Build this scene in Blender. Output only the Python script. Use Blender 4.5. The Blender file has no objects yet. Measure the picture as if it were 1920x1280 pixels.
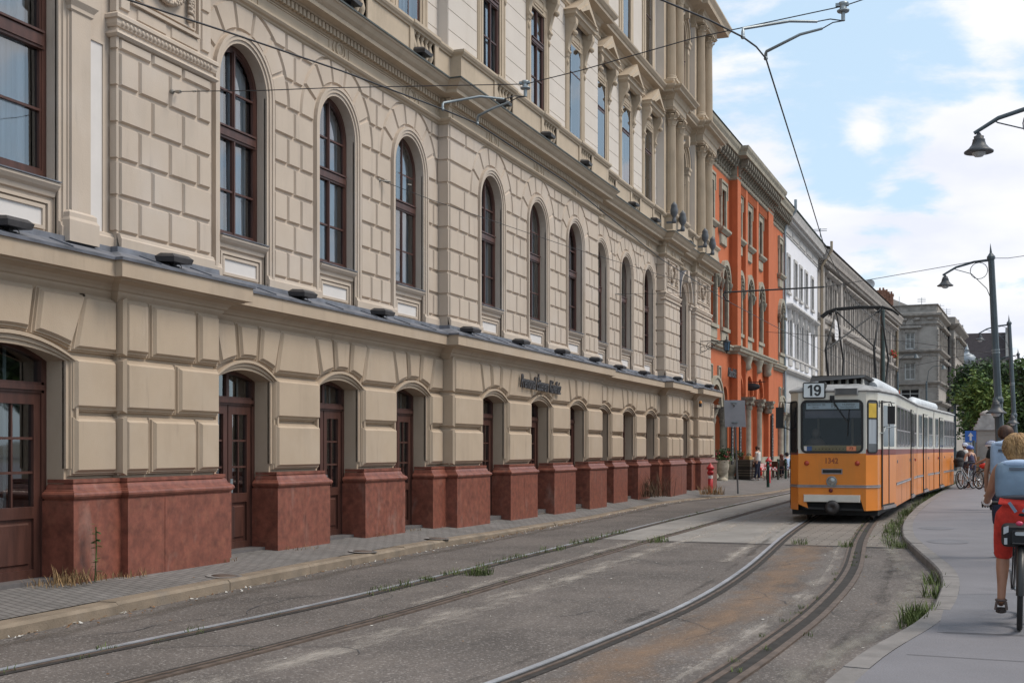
import bpy, bmesh, math, random
from mathutils import Vector, Matrix, noise
R = math.radians
rnd = random.Random(7)
scene = bpy.context.scene
COL = scene.collection

# ------------------------------------------------------------------ camera
F, VX, HY, CPX, EYE, CX = 2300.0, 1825.0, 840.0, 960.0, 1.68, 9.76
TH = math.atan2(VX - CPX, F); SN, CS = math.sin(TH), math.cos(TH)
cam = bpy.data.cameras.new('camera'); camo = bpy.data.objects.new('camera', cam); COL.objects.link(camo)
camo.location = (CX, 0, EYE); camo.rotation_euler = (R(90), 0, TH)
cam.sensor_width = 36; cam.lens = F / 1920 * 36; cam.shift_y = (HY - 640) / 1920
cam.clip_start = 0.1; cam.clip_end = 4000
scene.camera = camo

# ------------------------------------------------------------------ sky, sun, exposure
SUN_EL, SUN_AZ = 54, 75            # degrees; azimuth from +Y towards +X
w = bpy.data.worlds.new('World'); scene.world = w; w.use_nodes = True
nt = w.node_tree; nt.nodes.clear()
def N(t, typ, **k):
    n = t.nodes.new(typ)
    for a, b in k.items():
        if a.startswith('i_'): n.inputs[a[2:].replace('_', ' ')].default_value = b
        else: setattr(n, a, b)
    return n
sky = N(nt, 'ShaderNodeTexSky', sky_type='NISHITA', sun_disc=False, sun_elevation=R(SUN_EL), sun_rotation=R(SUN_AZ), air_density=1.0, dust_density=1.5, ozone_density=1.2)
tc = N(nt, 'ShaderNodeTexCoord')
def vmath(op, a, b=None, sc=None):
    n = N(nt, 'ShaderNodeVectorMath', operation=op); nt.links.new(a, n.inputs[0])
    if b is not None:
        if isinstance(b, tuple): n.inputs[1].default_value = b
        else: nt.links.new(b, n.inputs[1])
    if sc is not None: n.inputs['Scale'].default_value = sc
    return n
def mth(t, op, a, b=None, clamp=False):
    n = N(t, 'ShaderNodeMath', operation=op, use_clamp=clamp)
    for i, q in enumerate((a, b)):
        if q is None: continue
        if isinstance(q, (int, float)): n.inputs[i].default_value = q
        else: t.links.new(q, n.inputs[i])
    return n.outputs[0]
sep = N(nt, 'ShaderNodeSeparateXYZ'); nt.links.new(tc.outputs['Generated'], sep.inputs[0])
zz = mth(nt, 'ADD', mth(nt, 'MAXIMUM', sep.outputs['Z'], 0.0), 0.22)
cv = N(nt, 'ShaderNodeCombineXYZ')
nt.links.new(mth(nt, 'DIVIDE', sep.outputs['X'], zz), cv.inputs[0]); nt.links.new(mth(nt, 'DIVIDE', sep.outputs['Y'], zz), cv.inputs[1])
n1 = N(nt, 'ShaderNodeTexNoise', i_Scale=2.6, i_Detail=9.0, i_Roughness=0.56, i_Distortion=0.25)
off = vmath('ADD', cv.outputs[0], (3.45, 1.2, 0.7)); nt.links.new(off.outputs[0], n1.inputs['Vector'])
def skydir(px, py):
    t = (px - CPX) / F; v = Vector((-SN + t * CS, CS + t * SN, (HY - py) / F)); return tuple(v.normalized())
bias = None
for (px, py, k, amp) in ((1530, 190, 45, -0.12), (1640, 420, 200, -0.08), (1330, 120, 300, 0.05), (1870, 330, 160, 0.22), (1400, 300, 300, 0.12), (1560, 480, 250, 0.13), (1780, 560, 150, 0.2), (1880, 200, 300, 0.14), (1900, 440, 300, 0.14), (1620, 250, 900, 0.16), (1870, 60, 300, 0.12), (1660, 360, 1500, 0.12), (1560, 330, 900, -0.05)):
    d = vmath('DOT_PRODUCT', tc.outputs['Generated'], skydir(px, py))
    e = mth(nt, 'MULTIPLY', mth(nt, 'POWER', mth(nt, 'MAXIMUM', d.outputs['Value'], 0.0), float(k * 8)), amp)
    bias = e if bias is None else mth(nt, 'ADD', bias, e)
dens = mth(nt, 'ADD', n1.outputs['Fac'], bias)
cr = N(nt, 'ShaderNodeValToRGB'); cr.color_ramp.elements[0].position = 0.465; cr.color_ramp.elements[1].position = 0.585
cr.color_ramp.interpolation = 'EASE'; nt.links.new(dens, cr.inputs['Fac'])
n2 = N(nt, 'ShaderNodeTexNoise', i_Scale=3.1, i_Detail=6.0, i_Roughness=0.5); nt.links.new(off.outputs[0], n2.inputs['Vector'])
cc = N(nt, 'ShaderNodeValToRGB'); cc.color_ramp.elements[0].position = 0.35; cc.color_ramp.elements[1].position = 0.62
cc.color_ramp.elements[0].color = (0.80, 0.83, 0.94, 1); cc.color_ramp.elements[1].color = (0.97, 0.97, 0.98, 1); nt.links.new(n2.outputs['Fac'], cc.inputs['Fac'])
SKY_STR = 0.138
csc = N(nt, 'ShaderNodeMix', data_type='RGBA', blend_type='MULTIPLY'); csc.inputs[0].default_value = 1.0
nt.links.new(cc.outputs['Color'], csc.inputs[6]); csc.inputs[7].default_value = (6.6, 6.6, 6.6, 1)
veil = N(nt, 'ShaderNodeMix', data_type='RGBA'); veil.inputs[0].default_value = 0.72
nt.links.new(sky.outputs[0], veil.inputs[6]); veil.inputs[7].default_value = (4.2, 5.5, 6.6, 1)
mx = N(nt, 'ShaderNodeMix', data_type='RGBA')
nt.links.new(cr.outputs['Color'], mx.inputs[0]); nt.links.new(veil.outputs[2], mx.inputs[6]); nt.links.new(csc.outputs[2], mx.inputs[7])
bg = N(nt, 'ShaderNodeBackground', i_Strength=SKY_STR); nt.links.new(mx.outputs[2], bg.inputs['Color'])
wo = N(nt, 'ShaderNodeOutputWorld'); nt.links.new(bg.outputs[0], wo.inputs[0])
sun = bpy.data.lights.new('sun', 'SUN'); sun.energy = 2.2; sun.angle = R(26); sun.color = (1.0, 0.90, 0.775)
suno = bpy.data.objects.new('sun', sun); COL.objects.link(suno)
sd = Vector((math.sin(R(SUN_AZ)) * math.cos(R(SUN_EL)), math.cos(R(SUN_AZ)) * math.cos(R(SUN_EL)), math.sin(R(SUN_EL))))
suno.rotation_euler = (-sd).to_track_quat('-Z', 'Y').to_euler()
vs = scene.view_settings; vs.view_transform = 'Standard'; vs.look = 'None'; vs.gamma = 1; vs.exposure = 0.25; vs.use_curve_mapping = False

# ------------------------------------------------------------------ survey helpers: photograph pixel -> place in the world
def ray(px):
    t = (px - CPX) / F; return (-SN + t * CS, CS + t * SN)
def on_z(px, py, z):
    zc = F * (EYE - z) / (py - HY); r = ray(px); return Vector((CX + r[0] * zc, r[1] * zc, z))
def on_x(px, py, x=0.0):
    r = ray(px); zc = (x - CX) / r[0]; return Vector((x, r[1] * zc, EYE + (HY - py) * zc / F))
def at_d(px, py, zc):
    r = ray(px); return Vector((CX + r[0] * zc, r[1] * zc, EYE + (HY - py) * zc / F))

# ------------------------------------------------------------------ materials
MATS = {}
def mat(name, col, rough=0.8, metal=0.0, var=0.12, vscale=3.0, bump=0.0, bscale=40.0, spec=0.5, dark=None, stretch=(1, 1, 1), coat=0.0, coord='Object', detail=5.0):
    """principled with procedural tone variation (two noises) and fine bump"""
    if name in MATS: return MATS[name]
    m = bpy.data.materials.new(name); m.use_nodes = True; t = m.node_tree; b = t.nodes['Principled BSDF']
    b.inputs['Roughness'].default_value = rough; b.inputs['Metallic'].default_value = metal
    b.inputs['Specular IOR Level'].default_value = spec; b.inputs['Coat Weight'].default_value = coat
    co = N(t, 'ShaderNodeTexCoord'); mp = N(t, 'ShaderNodeMapping'); mp.inputs['Scale'].default_value = stretch
    t.links.new(co.outputs[coord], mp.inputs[0])
    a = N(t, 'ShaderNodeTexNoise', i_Scale=vscale, i_Detail=detail, i_Roughness=0.6); t.links.new(mp.outputs[0], a.inputs['Vector'])
    r = N(t, 'ShaderNodeValToRGB'); r.color_ramp.elements[0].position = 0.3; r.color_ramp.elements[1].position = 0.72
    d = dark if dark else tuple(c * (1 - 2 * var) for c in col)
    l = tuple(min(1, c * (1 + var)) for c in col)
    r.color_ramp.elements[0].color = (*d, 1); r.color_ramp.elements[1].color = (*l, 1)
    t.links.new(a.outputs['Fac'], r.inputs['Fac']); t.links.new(r.outputs['Color'], b.inputs['Base Color'])
    if bump:
        n = N(t, 'ShaderNodeTexNoise', i_Scale=bscale, i_Detail=4.0); t.links.new(co.outputs[coord], n.inputs['Vector'])
        bp = N(t, 'ShaderNodeBump', i_Strength=bump, i_Distance=0.02); t.links.new(n.outputs['Fac'], bp.inputs['Height']); t.links.new(bp.outputs[0], b.inputs['Normal'])
    MATS[name] = m; return m
def ramp_over(m, color, scale, p0, p1, stretch=(1, 1, 1), amount=1.0, detail=6.0, seed=0.0, dist=0.0):
    """stain layer: mixes another colour over the base where a noise is high"""
    t = m.node_tree; b = t.nodes['Principled BSDF']; src = b.inputs['Base Color'].links[0].from_socket
    co = N(t, 'ShaderNodeTexCoord'); mp = N(t, 'ShaderNodeMapping'); mp.inputs['Scale'].default_value = stretch; mp.inputs['Location'].default_value = (seed, seed * .7, seed * 1.3)
    t.links.new(co.outputs['Object'], mp.inputs[0])
    n = N(t, 'ShaderNodeTexNoise', i_Scale=scale, i_Detail=detail, i_Roughness=0.62, i_Distortion=dist); t.links.new(mp.outputs[0], n.inputs['Vector'])
    r = N(t, 'ShaderNodeValToRGB'); r.color_ramp.elements[0].position = p0; r.color_ramp.elements[1].position = p1; t.links.new(n.outputs['Fac'], r.inputs['Fac'])
    f = mth(t, 'MULTIPLY', r.outputs['Color'], amount)
    mxn = N(t, 'ShaderNodeMix', data_type='RGBA'); t.links.new(f, mxn.inputs[0]); t.links.new(src, mxn.inputs[6]); mxn.inputs[7].default_value = (*color, 1)
    t.links.new(mxn.outputs[2], b.inputs['Base Color']); return m
def glass(name, tint=(0.72, 0.77, 0.79), base=0.2):
    m = bpy.data.materials.new(name); m.use_nodes = True; t = m.node_tree; t.nodes.clear()
    tr = N(t, 'ShaderNodeBsdfTransparent'); tr.inputs[0].default_value = (*tint, 1)
    gl = N(t, 'ShaderNodeBsdfGlossy', i_Roughness=0.03); gl.inputs[0].default_value = (0.82, 0.83, 0.84, 1)
    nz = N(t, 'ShaderNodeTexNoise', i_Scale=1.3, i_Detail=1.0); bp = N(t, 'ShaderNodeBump', i_Strength=0.08, i_Distance=0.05)
    co = N(t, 'ShaderNodeTexCoord'); t.links.new(co.outputs['Object'], nz.inputs['Vector']); t.links.new(nz.outputs['Fac'], bp.inputs['Height']); t.links.new(bp.outputs[0], gl.inputs['Normal'])
    fr = N(t, 'ShaderNodeFresnel', i_IOR=1.5); f2 = mth(t, 'ADD', fr.outputs[0], base, True)
    mxs = N(t, 'ShaderNodeMixShader'); t.links.new(f2, mxs.inputs[0]); t.links.new(tr.outputs[0], mxs.inputs[1]); t.links.new(gl.outputs[0], mxs.inputs[2])
    o = N(t, 'ShaderNodeOutputMaterial'); t.links.new(mxs.outputs[0], o.inputs[0]); MATS[name] = m; return m

M_UP = mat('cream plaster', (0.515, 0.43, 0.35), 0.85, var=0.035, vscale=1.2, bump=0.12, bscale=60)
ramp_over(M_UP, (0.37, 0.315, 0.265), 2.2, 0.52, 0.78, (1, 1, 0.2), 0.55)
ramp_over(M_UP, (0.56, 0.50, 0.45), 0.7, 0.5, 0.7, (1, 1, 1), 0.4, 4, 6)
ramp_over(M_UP, (0.31, 0.26, 0.22), 7, 0.60, 0.75, (1, 1, 0.12), 0.4, 5, 11)
M_GF = mat('tan plaster', (0.445, 0.35, 0.257), 0.85, var=0.035, vscale=1.5, bump=0.12, bscale=60)
ramp_over(M_GF, (0.30, 0.235, 0.175), 2.0, 0.52, 0.82, (1, 1, 0.25), 0.55, seed=3)
ramp_over(M_GF, (0.49, 0.41, 0.33), 0.8, 0.5, 0.7, (1, 1, 1), 0.4, 4, 6)
ramp_over(M_GF, (0.23, 0.18, 0.14), 6, 0.61, 0.76, (1, 1, 0.12), 0.45, 5, 13)
M_TRIM = mat('beige stone trim', (0.48, 0.39, 0.29), 0.85, var=0.05, vscale=2.5, bump=0.15, bscale=50)
ramp_over(M_TRIM, (0.27, 0.225, 0.17), 3.0, 0.54, 0.8, (1, 1, 0.3), 0.55, seed=5)
M_PALE = mat('pale ashlar plaster', (0.60, 0.545, 0.49), 0.85, var=0.03, vscale=1.4, bump=0.1, bscale=60)
ramp_over(M_PALE, (0.48, 0.42, 0.35), 1.5, 0.55, 0.8, (1, 1, 0.2), 0.5, seed=2)
M_WHITE = mat('white plaster panel', (0.66, 0.63, 0.61), 0.8, var=0.03)
M_RED = mat('red marble plinth', (0.225, 0.074, 0.048), 0.45, var=0.22, vscale=9, bump=0.05, bscale=30, detail=9)
ramp_over(M_RED, (0.31, 0.125, 0.075), 5.0, 0.52, 0.75, (1, 1, 1), 0.55, 8, 4)
ramp_over(M_RED, (0.37, 0.26, 0.22), 1.5, 0.58, 0.76, (2.0, 2.0, 0.7), 0.42, 8, 1, 0.6)
ramp_over(M_RED, (0.085, 0.03, 0.025), 4.5, 0.54, 0.74, (1, 1, 1), 0.5, 10, 9, 1.5)
M_LEAD = mat('lead flashing', (0.17, 0.18, 0.21), 0.6, metal=0.15, var=0.2, vscale=4)
M_WOOD = mat('dark red brown wood', (0.082, 0.033, 0.024), 0.45, var=0.2, vscale=12, stretch=(1, 1, .15))
M_DARK = mat('dark interior', (0.018, 0.017, 0.018), 0.9, var=0.1)
M_CURT = mat('white net curtain', (0.72, 0.75, 0.79), 0.9, var=0.2, vscale=9, stretch=(1, 1, 0.02))
M_GLASS = glass('window glass'); M_GLASS2 = glass('clear glass', (0.85, 0.9, 0.93), 0.0)
M_IRON = mat('dark iron', (0.025, 0.025, 0.028), 0.55, metal=0.3, var=0.2)
M_LAMPBOX = mat('dark grey lamp housing', (0.055, 0.052, 0.055), 0.5, var=0.2, vscale=8)
M_STEEL = mat('galvanised steel', (0.30, 0.34, 0.36), 0.45, metal=0.6, var=0.15)
M_WIRE = mat('dark copper wire', (0.03, 0.03, 0.035), 0.6, var=0.1)

# ------------------------------------------------------------------ mesh builder
class MB:
    def __init__(s): s.v = []; s.f = []; s.m = []; s.s = []
    def add(s, vs, fs, mi=0, sm=False):
        o = len(s.v); s.v += [tuple(v) for v in vs]
        for f in fs: s.f.append(tuple(i + o for i in f)); s.m.append(mi); s.s.append(sm)
    def box(s, x0, x1, y0, y1, z0, z1, mi=0):
        if x0 > x1: x0, x1 = x1, x0
        if y0 > y1: y0, y1 = y1, y0
        if z0 > z1: z0, z1 = z1, z0
        s.add([(x0, y0, z0), (x1, y0, z0), (x1, y1, z0), (x0, y1, z0), (x0, y0, z1), (x1, y0, z1), (x1, y1, z1), (x0, y1, z1)],
              [(0, 3, 2, 1), (4, 5, 6, 7), (0, 1, 5, 4), (1, 2, 6, 5), (2, 3, 7, 6), (3, 0, 4, 7)], mi)
    def obox(s, c, ax, ay, az, hx, hy, hz, mi=0):
        c = Vector(c); ax = Vector(ax).normalized(); ay = Vector(ay).normalized(); az = Vector(az).normalized()
        vs = [c + ax * (hx * i) + ay * (hy * j) + az * (hz * k) for k in (-1, 1) for (i, j) in ((-1, -1), (1, -1), (1, 1), (-1, 1))]
        s.add(vs, [(0, 3, 2, 1), (4, 5, 6, 7), (0, 1, 5, 4), (1, 2, 6, 5), (2, 3, 7, 6), (3, 0, 4, 7)], mi)
    def panel(s, poly, w0, w1, bev=0.0, fr=None, mi=0, back=False):
        """polygon (u,v) CCW raised from w0 to w1 with a chamfered edge; fr maps (w,u,v) to xyz"""
        fr = fr or (lambda w_, u, v: (w_, u, v)); n = len(poly)
        ins = inset(poly, bev) if bev else poly
        vs = [fr(w0, *p) for p in poly] + [fr(w1, *p) for p in ins]
        fs = [(i, (i + 1) % n, n + (i + 1) % n, n + i) for i in range(n)] + [tuple(range(n, 2 * n))]
        if back: fs.append(tuple(range(n - 1, -1, -1)))
        s.add(vs, fs, mi)
    def rect(s, y0, y1, z0, z1, w0, w1, bev=0.0, fr=None, mi=0):
        s.panel([(y0, z0), (y1, z0), (y1, z1), (y0, z1)], w0, w1, bev, fr, mi)
    def ribbon(s, inner, outer, w0, w1, closed=False, fr=None, mi=0):
        """raised band between two outlines with the same number of points (both running the same way)"""
        fr = fr or (lambda w_, u, v: (w_, u, v)); n = len(inner)
        vs = [fr(w0, *p) for p in inner] + [fr(w1, *p) for p in inner] + [fr(w1, *p) for p in outer] + [fr(w0, *p) for p in outer]
        fs = []
        for i in range(n if closed else n - 1):
            j = (i + 1) % n
            fs += [(i, j, n + j, n + i)[::-1], (n + i, n + j, 2 * n + j, 2 * n + i)[::-1], (2 * n + i, 2 * n + j, 3 * n + j, 3 * n + i)[::-1]]
        if not closed: fs += [(0, n, 2 * n, 3 * n)[::-1], (n - 1, 2 * n - 1, 3 * n - 1, 4 * n - 1)]
        s.add(vs, fs, mi)
    def frame(s, y0, y1, z0, z1, t, w0, w1, fr=None, mi=0):
        s.ribbon([(y0, z0), (y0, z1), (y1, z1), (y1, z0)], [(y0 - t, z0 - t), (y0 - t, z1 + t), (y1 + t, z1 + t), (y1 + t, z0 - t)], w0, w1, True, fr, mi)
    def lathe(s, prof, c, n=16, mi=0, sm=True, axis=None):
        """prof: (r,h) list; axis: (u,v,w) frame vectors, default upright"""
        u, v, w_ = [Vector(a) for a in (axis or ((1, 0, 0), (0, 1, 0), (0, 0, 1)))]; c = Vector(c); k = len(prof); vs = []
        for i in range(n):
            a = 2 * math.pi * i / n; d = u * math.cos(a) + v * math.sin(a)
            vs += [c + d * r + w_ * h for r, h in prof]
        fs = [(i * k + j, ((i + 1) % n) * k + j, ((i + 1) % n) * k + j + 1, i * k + j + 1) for i in range(n) for j in range(k - 1)]
        s.add(vs, fs, mi, sm)
        if prof[0][0] > 1e-4: s.add([vs[i * k] for i in range(n)], [tuple(range(n - 1, -1, -1))], mi)
        if prof[-1][0] > 1e-4: s.add([vs[i * k + k - 1] for i in range(n)], [tuple(range(n))], mi)
    def tube(s, pts, r, n=8, mi=0, closed=False, cap=True):
        pts = [Vector(p) for p in pts]; k = len(pts); rs = r if isinstance(r, (list, tuple)) else [r] * k
        vs = []; up = None
        for i, p in enumerate(pts):
            a = pts[(i - 1) % k] if (closed or i > 0) else p; b = pts[(i + 1) % k] if (closed or i < k - 1) else p
            d = (b - a).normalized()
            if up is None:
                up = Vector((0, 0, 1)) if abs(d.z) < 0.9 else Vector((1, 0, 0))
            e = d.cross(up)
            if e.length < 1e-5: e = d.cross(Vector((0.3, 1, 0.2)))
            e.normalize(); up = e.cross(d).normalized()
            vs += [p + (e * math.cos(2 * math.pi * j / n) + up * math.sin(2 * math.pi * j / n)) * rs[i] for j in range(n)]
        fs = []
        for i in range(k if closed else k - 1):
            i2 = (i + 1) % k
            fs += [(i * n + j, i * n + (j + 1) % n, i2 * n + (j + 1) % n, i2 * n + j)[::-1] for j in range(n)]
        s.add(vs, fs, mi, True)
        if cap and not closed:
            s.add(vs[:n], [tuple(range(n))], mi); s.add(vs[-n:], [tuple(range(n - 1, -1, -1))], mi)
    def bar(s, a, b, r, n=6, mi=0): s.tube([a, b], r, n, mi)
    def mould(s, path, prof, mi=0, caps=True):
        """moulding: plan path of (x,y), outward to the right of the travel direction; prof (offset,z) bottom to top"""
        P = [Vector(p) for p in path]; n = len(P); k = len(prof); vs = []
        for i in range(n):
            d1 = (P[i] - P[i - 1]).normalized() if i else None; d2 = (P[i + 1] - P[i]).normalized() if i < n - 1 else None
            d1 = d1 or d2; d2 = d2 or d1
            a = Vector((d1.y, -d1.x)); b = Vector((d2.y, -d2.x)); m = (a + b) / (1 + a.dot(b))
            vs += [(P[i].x + m.x * o, P[i].y + m.y * o, z) for o, z in prof]
        fs = [(i * k + j, (i + 1) * k + j, (i + 1) * k + j + 1, i * k + j + 1) for i in range(n - 1) for j in range(k - 1)]
        s.add(vs, fs, mi)
        if caps:
            s.add(vs[:k], [tuple(range(k - 1, -1, -1))][:1], mi); s.add(vs[-k:], [tuple(range(k))], mi)
    def sphere(s, c, r, n=10, mi=0, sc=(1, 1, 1)):
        c = Vector(c); vs = []; m = max(4, n // 2 + 1)
        for i in range(m + 1):
            a = math.pi * i / m
            vs += [(c.x + r * sc[0] * math.sin(a) * math.cos(2 * math.pi * j / n), c.y + r * sc[1] * math.sin(a) * math.sin(2 * math.pi * j / n), c.z + r * sc[2] * math.cos(a)) for j in range(n)]
        fs = [(i * n + j, (i + 1) * n + j, (i + 1) * n + (j + 1) % n, i * n + (j + 1) % n) for i in range(m) for j in range(n)]
        s.add(vs, fs, mi, True)
    def build(s, name, mats, parent=None, loc=None, rot=None):
        me = bpy.data.meshes.new(name); me.from_pydata(s.v, [], s.f); me.update()
        for q in (mats if isinstance(mats, (list, tuple)) else [mats]): me.materials.append(q)
        me.polygons.foreach_set('material_index', s.m); me.polygons.foreach_set('use_smooth', s.s); me.update()
        o = bpy.data.objects.new(name, me); COL.objects.link(o)
        if parent: o.parent = parent
        if loc: o.location = loc
        if rot: o.rotation_euler = rot
        return o
def inset(poly, d):
    n = len(poly); out = []
    for i in range(n):
        p0, p1, p2 = Vector(poly[i - 1]), Vector(poly[i]), Vector(poly[(i + 1) % n])
        a = (p1 - p0); b = (p2 - p1)
        if a.length < 1e-6: a = b
        if b.length < 1e-6: b = a
        a.normalize(); b.normalize(); na = Vector((-a.y, a.x)); nb = Vector((-b.y, b.x)); q = 1 + na.dot(nb)
        m = (na + nb) / max(q, 0.35); out.append((p1.x + m.x * d, p1.y + m.y * d))
    return out
def arch_pts(yc, hw, zs, rise, n=16):
    """left foot to right foot over the top"""
    if rise <= 1e-4: return [(yc - hw, zs), (yc + hw, zs)]
    r = (hw * hw + rise * rise) / (2 * rise); a0 = math.asin(min(1, hw / r)) if rise <= hw else math.pi / 2
    return [(yc + r * math.sin(-a0 + 2 * a0 * i / n), zs + rise - r + r * math.cos(-a0 + 2 * a0 * i / n)) for i in range(n + 1)]
def opening(yc, hw, z0, zs, rise, n=16): return [(yc - hw, z0)] + arch_pts(yc, hw, zs, rise, n) + [(yc + hw, z0)]
def wall(mb, x, y0, y1, z0, z1, ops, depth, mi=0, n=16, rmi=None):
    """wall face at x with openings (yc,hw,zb,zs,rise) and reveals of the given depth"""
    y = y0
    for (yc, hw, zb, zs, rise) in sorted(ops):
        if yc - hw > y: mb.add([(x, y, z0), (x, yc - hw, z0), (x, yc - hw, z1), (x, y, z1)], [(0, 1, 2, 3)], mi)
        if zb > z0: mb.add([(x, yc - hw, z0), (x, yc + hw, z0), (x, yc + hw, zb), (x, yc - hw, zb)], [(0, 1, 2, 3)], mi)
        A = arch_pts(yc, hw, zs, rise, n); k = len(A)
        mb.add([(x, a, b) for a, b in A] + [(x, a, z1) for a, b in A], [(i, i + 1, k + i + 1, k + i) for i in range(k - 1)], mi)
        O = opening(yc, hw, zb, zs, rise, n); k = len(O)
        mb.add([(x, a, b) for a, b in O] + [(x - depth, a, b) for a, b in O], [(i, (i + 1) % k, k + (i + 1) % k, k + i) for i in range(k)], mi if rmi is None else rmi)
        y = yc + hw
    if y1 > y: mb.add([(x, y, z0), (x, y1, z0), (x, y1, z1), (x, y, z1)], [(0, 1, 2, 3)], mi)

# ------------------------------------------------------------------ object tags
def tag(o, label=None, cat=None, group=None, kind=None):
    if label: o['label'] = label
    if cat: o['category'] = cat
    if group: o['group'] = group
    if kind: o['kind'] = kind
    return o
def thing(name, label, cat, loc=(0, 0, 0), rz=0.0, group=None):
    o = bpy.data.objects.new(name, None); COL.objects.link(o); o.location = loc; o.rotation_euler = (0, 0, rz); o.empty_display_size = 0.2
    return tag(o, label, cat, group)
def copy_tree(o, parent=None, loc=None, rz=None):
    c = o.copy(); COL.objects.link(c)
    if parent: c.parent = parent
    if loc is not None: c.location = loc
    if rz is not None: c.rotation_euler = (0, 0, rz)
    for ch in list(o.children): copy_tree(ch, c)
    return c
def text(name, body, size, mtx, m, parent=None, depth=0.004, shear=0.0, align='CENTER', sx=1.0, bold=0.0):
    cu = bpy.data.curves.new(name, 'FONT'); cu.body = body; cu.size = size; cu.extrude = depth; cu.shear = shear; cu.align_x = align; cu.align_y = 'CENTER'; cu.offset = bold; cu.resolution_u = 3
    t = bpy.data.objects.new(name, cu); COL.objects.link(t); bpy.context.view_layer.update()
    me = bpy.data.meshes.new_from_object(t.evaluated_get(bpy.context.evaluated_depsgraph_get()))
    bpy.data.objects.remove(t); bpy.data.curves.remove(cu)
    me.transform(mtx @ Matrix.Diagonal((sx, 1, 1, 1))); me.materials.clear(); me.materials.append(m); me.name = name
    o = bpy.data.objects.new(name, me); COL.objects.link(o)
    if parent: o.parent = parent
    return o
def face_mtx(loc, right, up):
    r_ = Vector(right).normalized(); u = Vector(up).normalized(); n = r_.cross(u)
    return Matrix(((r_.x, u.x, n.x, loc[0]), (r_.y, u.y, n.y, loc[1]), (r_.z, u.z, n.z, loc[2]), (0, 0, 0, 1)))
# ================================================================== GROUND, ROAD, TRACKS
def crom(P, step=0.5):
    P = [Vector(p) for p in P]; out = []
    for i in range(len(P) - 1):
        a, b, c, d = P[max(0, i - 1)], P[i], P[i + 1], P[min(len(P) - 1, i + 2)]; n = max(1, int((c - b).length / step))
        for k in range(n):
            t = k / n; out.append(0.5 * ((2 * b) + (c - a) * t + (2 * a - 5 * b + 4 * c - d) * t * t + (3 * b - a - 3 * c + d) * t ** 3))
    out.append(P[-1]); return out
def offp(P, o):
    out = []
    for i, p in enumerate(P):
        d = (P[min(i + 1, len(P) - 1)] - P[max(i - 1, 0)]).normalized(); out.append(Vector((p.x + d.y * o, p.y - d.x * o)))
    return out
def strip(mb, A, B, za, zb, mi=0):
    n = len(A); za = za if isinstance(za, list) else [za] * n; zb = zb if isinstance(zb, list) else [zb] * n
    mb.add([(p.x, p.y, z) for p, z in zip(A, za)] + [(p.x, p.y, z) for p, z in zip(B, zb)], [(i, n + i, n + i + 1, i + 1) for i in range(n - 1)], mi)

M_ASPH = mat('old asphalt', (0.122, 0.104, 0.094), 0.9, var=0.24, vscale=0.55, bump=0.5, bscale=45, detail=9)
ramp_over(M_ASPH, (0.19, 0.163, 0.142), 0.8, 0.54, 0.74, (1.6, .35, 1), 0.55, 9, 3)
ramp_over(M_ASPH, (0.075, 0.067, 0.064), 1.3, 0.57, 0.75, (1, .5, 1), 0.5, 9, 8)
ramp_over(M_ASPH, (0.36, 0.33, 0.31), 42, 0.57, 0.66, (1, 1, 1), 0.62, 2, 1)
ramp_over(M_ASPH, (0.045, 0.04, 0.04), 30, 0.58, 0.67, (1, 1, 1), 0.72, 2, 5)
ramp_over(M_ASPH, (0.40, 0.37, 0.34), 14, 0.70, 0.74, (1, 1, 1), 0.6, 3, 15)
M_PAVE = mat('grey footpath asphalt', (0.175, 0.17, 0.185), 0.9, var=0.07, vscale=0.9, bump=0.3, bscale=60, detail=8)
ramp_over(M_PAVE, (0.235, 0.225, 0.235), 0.5, 0.5, 0.75, (1, .4, 1), 0.45, 8, 2)
ramp_over(M_PAVE, (0.10, 0.098, 0.105), 1.1, 0.63, 0.76, (1, .6, 1), 0.5, 8, 7)
M_KERB = mat('sandy stone kerb', (0.235, 0.185, 0.135), 0.85, var=0.16, vscale=3, bump=0.3, bscale=50, detail=8)
ramp_over(M_KERB, (0.17, 0.15, 0.13), 2.2, 0.52, 0.75, (1, 1, 1), 0.6, 8, 2)
M_KERB2 = mat('concrete kerb', (0.205, 0.19, 0.182), 0.85, var=0.16, vscale=3, bump=0.3, bscale=50, detail=8)
M_CONC = mat('worn concrete slab', (0.25, 0.235, 0.22), 0.9, var=0.12, vscale=0.8, bump=0.3, bscale=40, detail=9)
ramp_over(M_CONC, (0.34, 0.32, 0.30), 1.0, 0.55, 0.75, (1.5, .4, 1), 0.5, 9, 4)
ramp_over(M_CONC, (0.14, 0.13, 0.125), 0.9, 0.58, 0.75, (1.2, .4, 1), 0.5, 9, 7)
M_SOIL = mat('bare ground', (0.16, 0.15, 0.12), 0.95, var=0.15, vscale=0.3)
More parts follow.
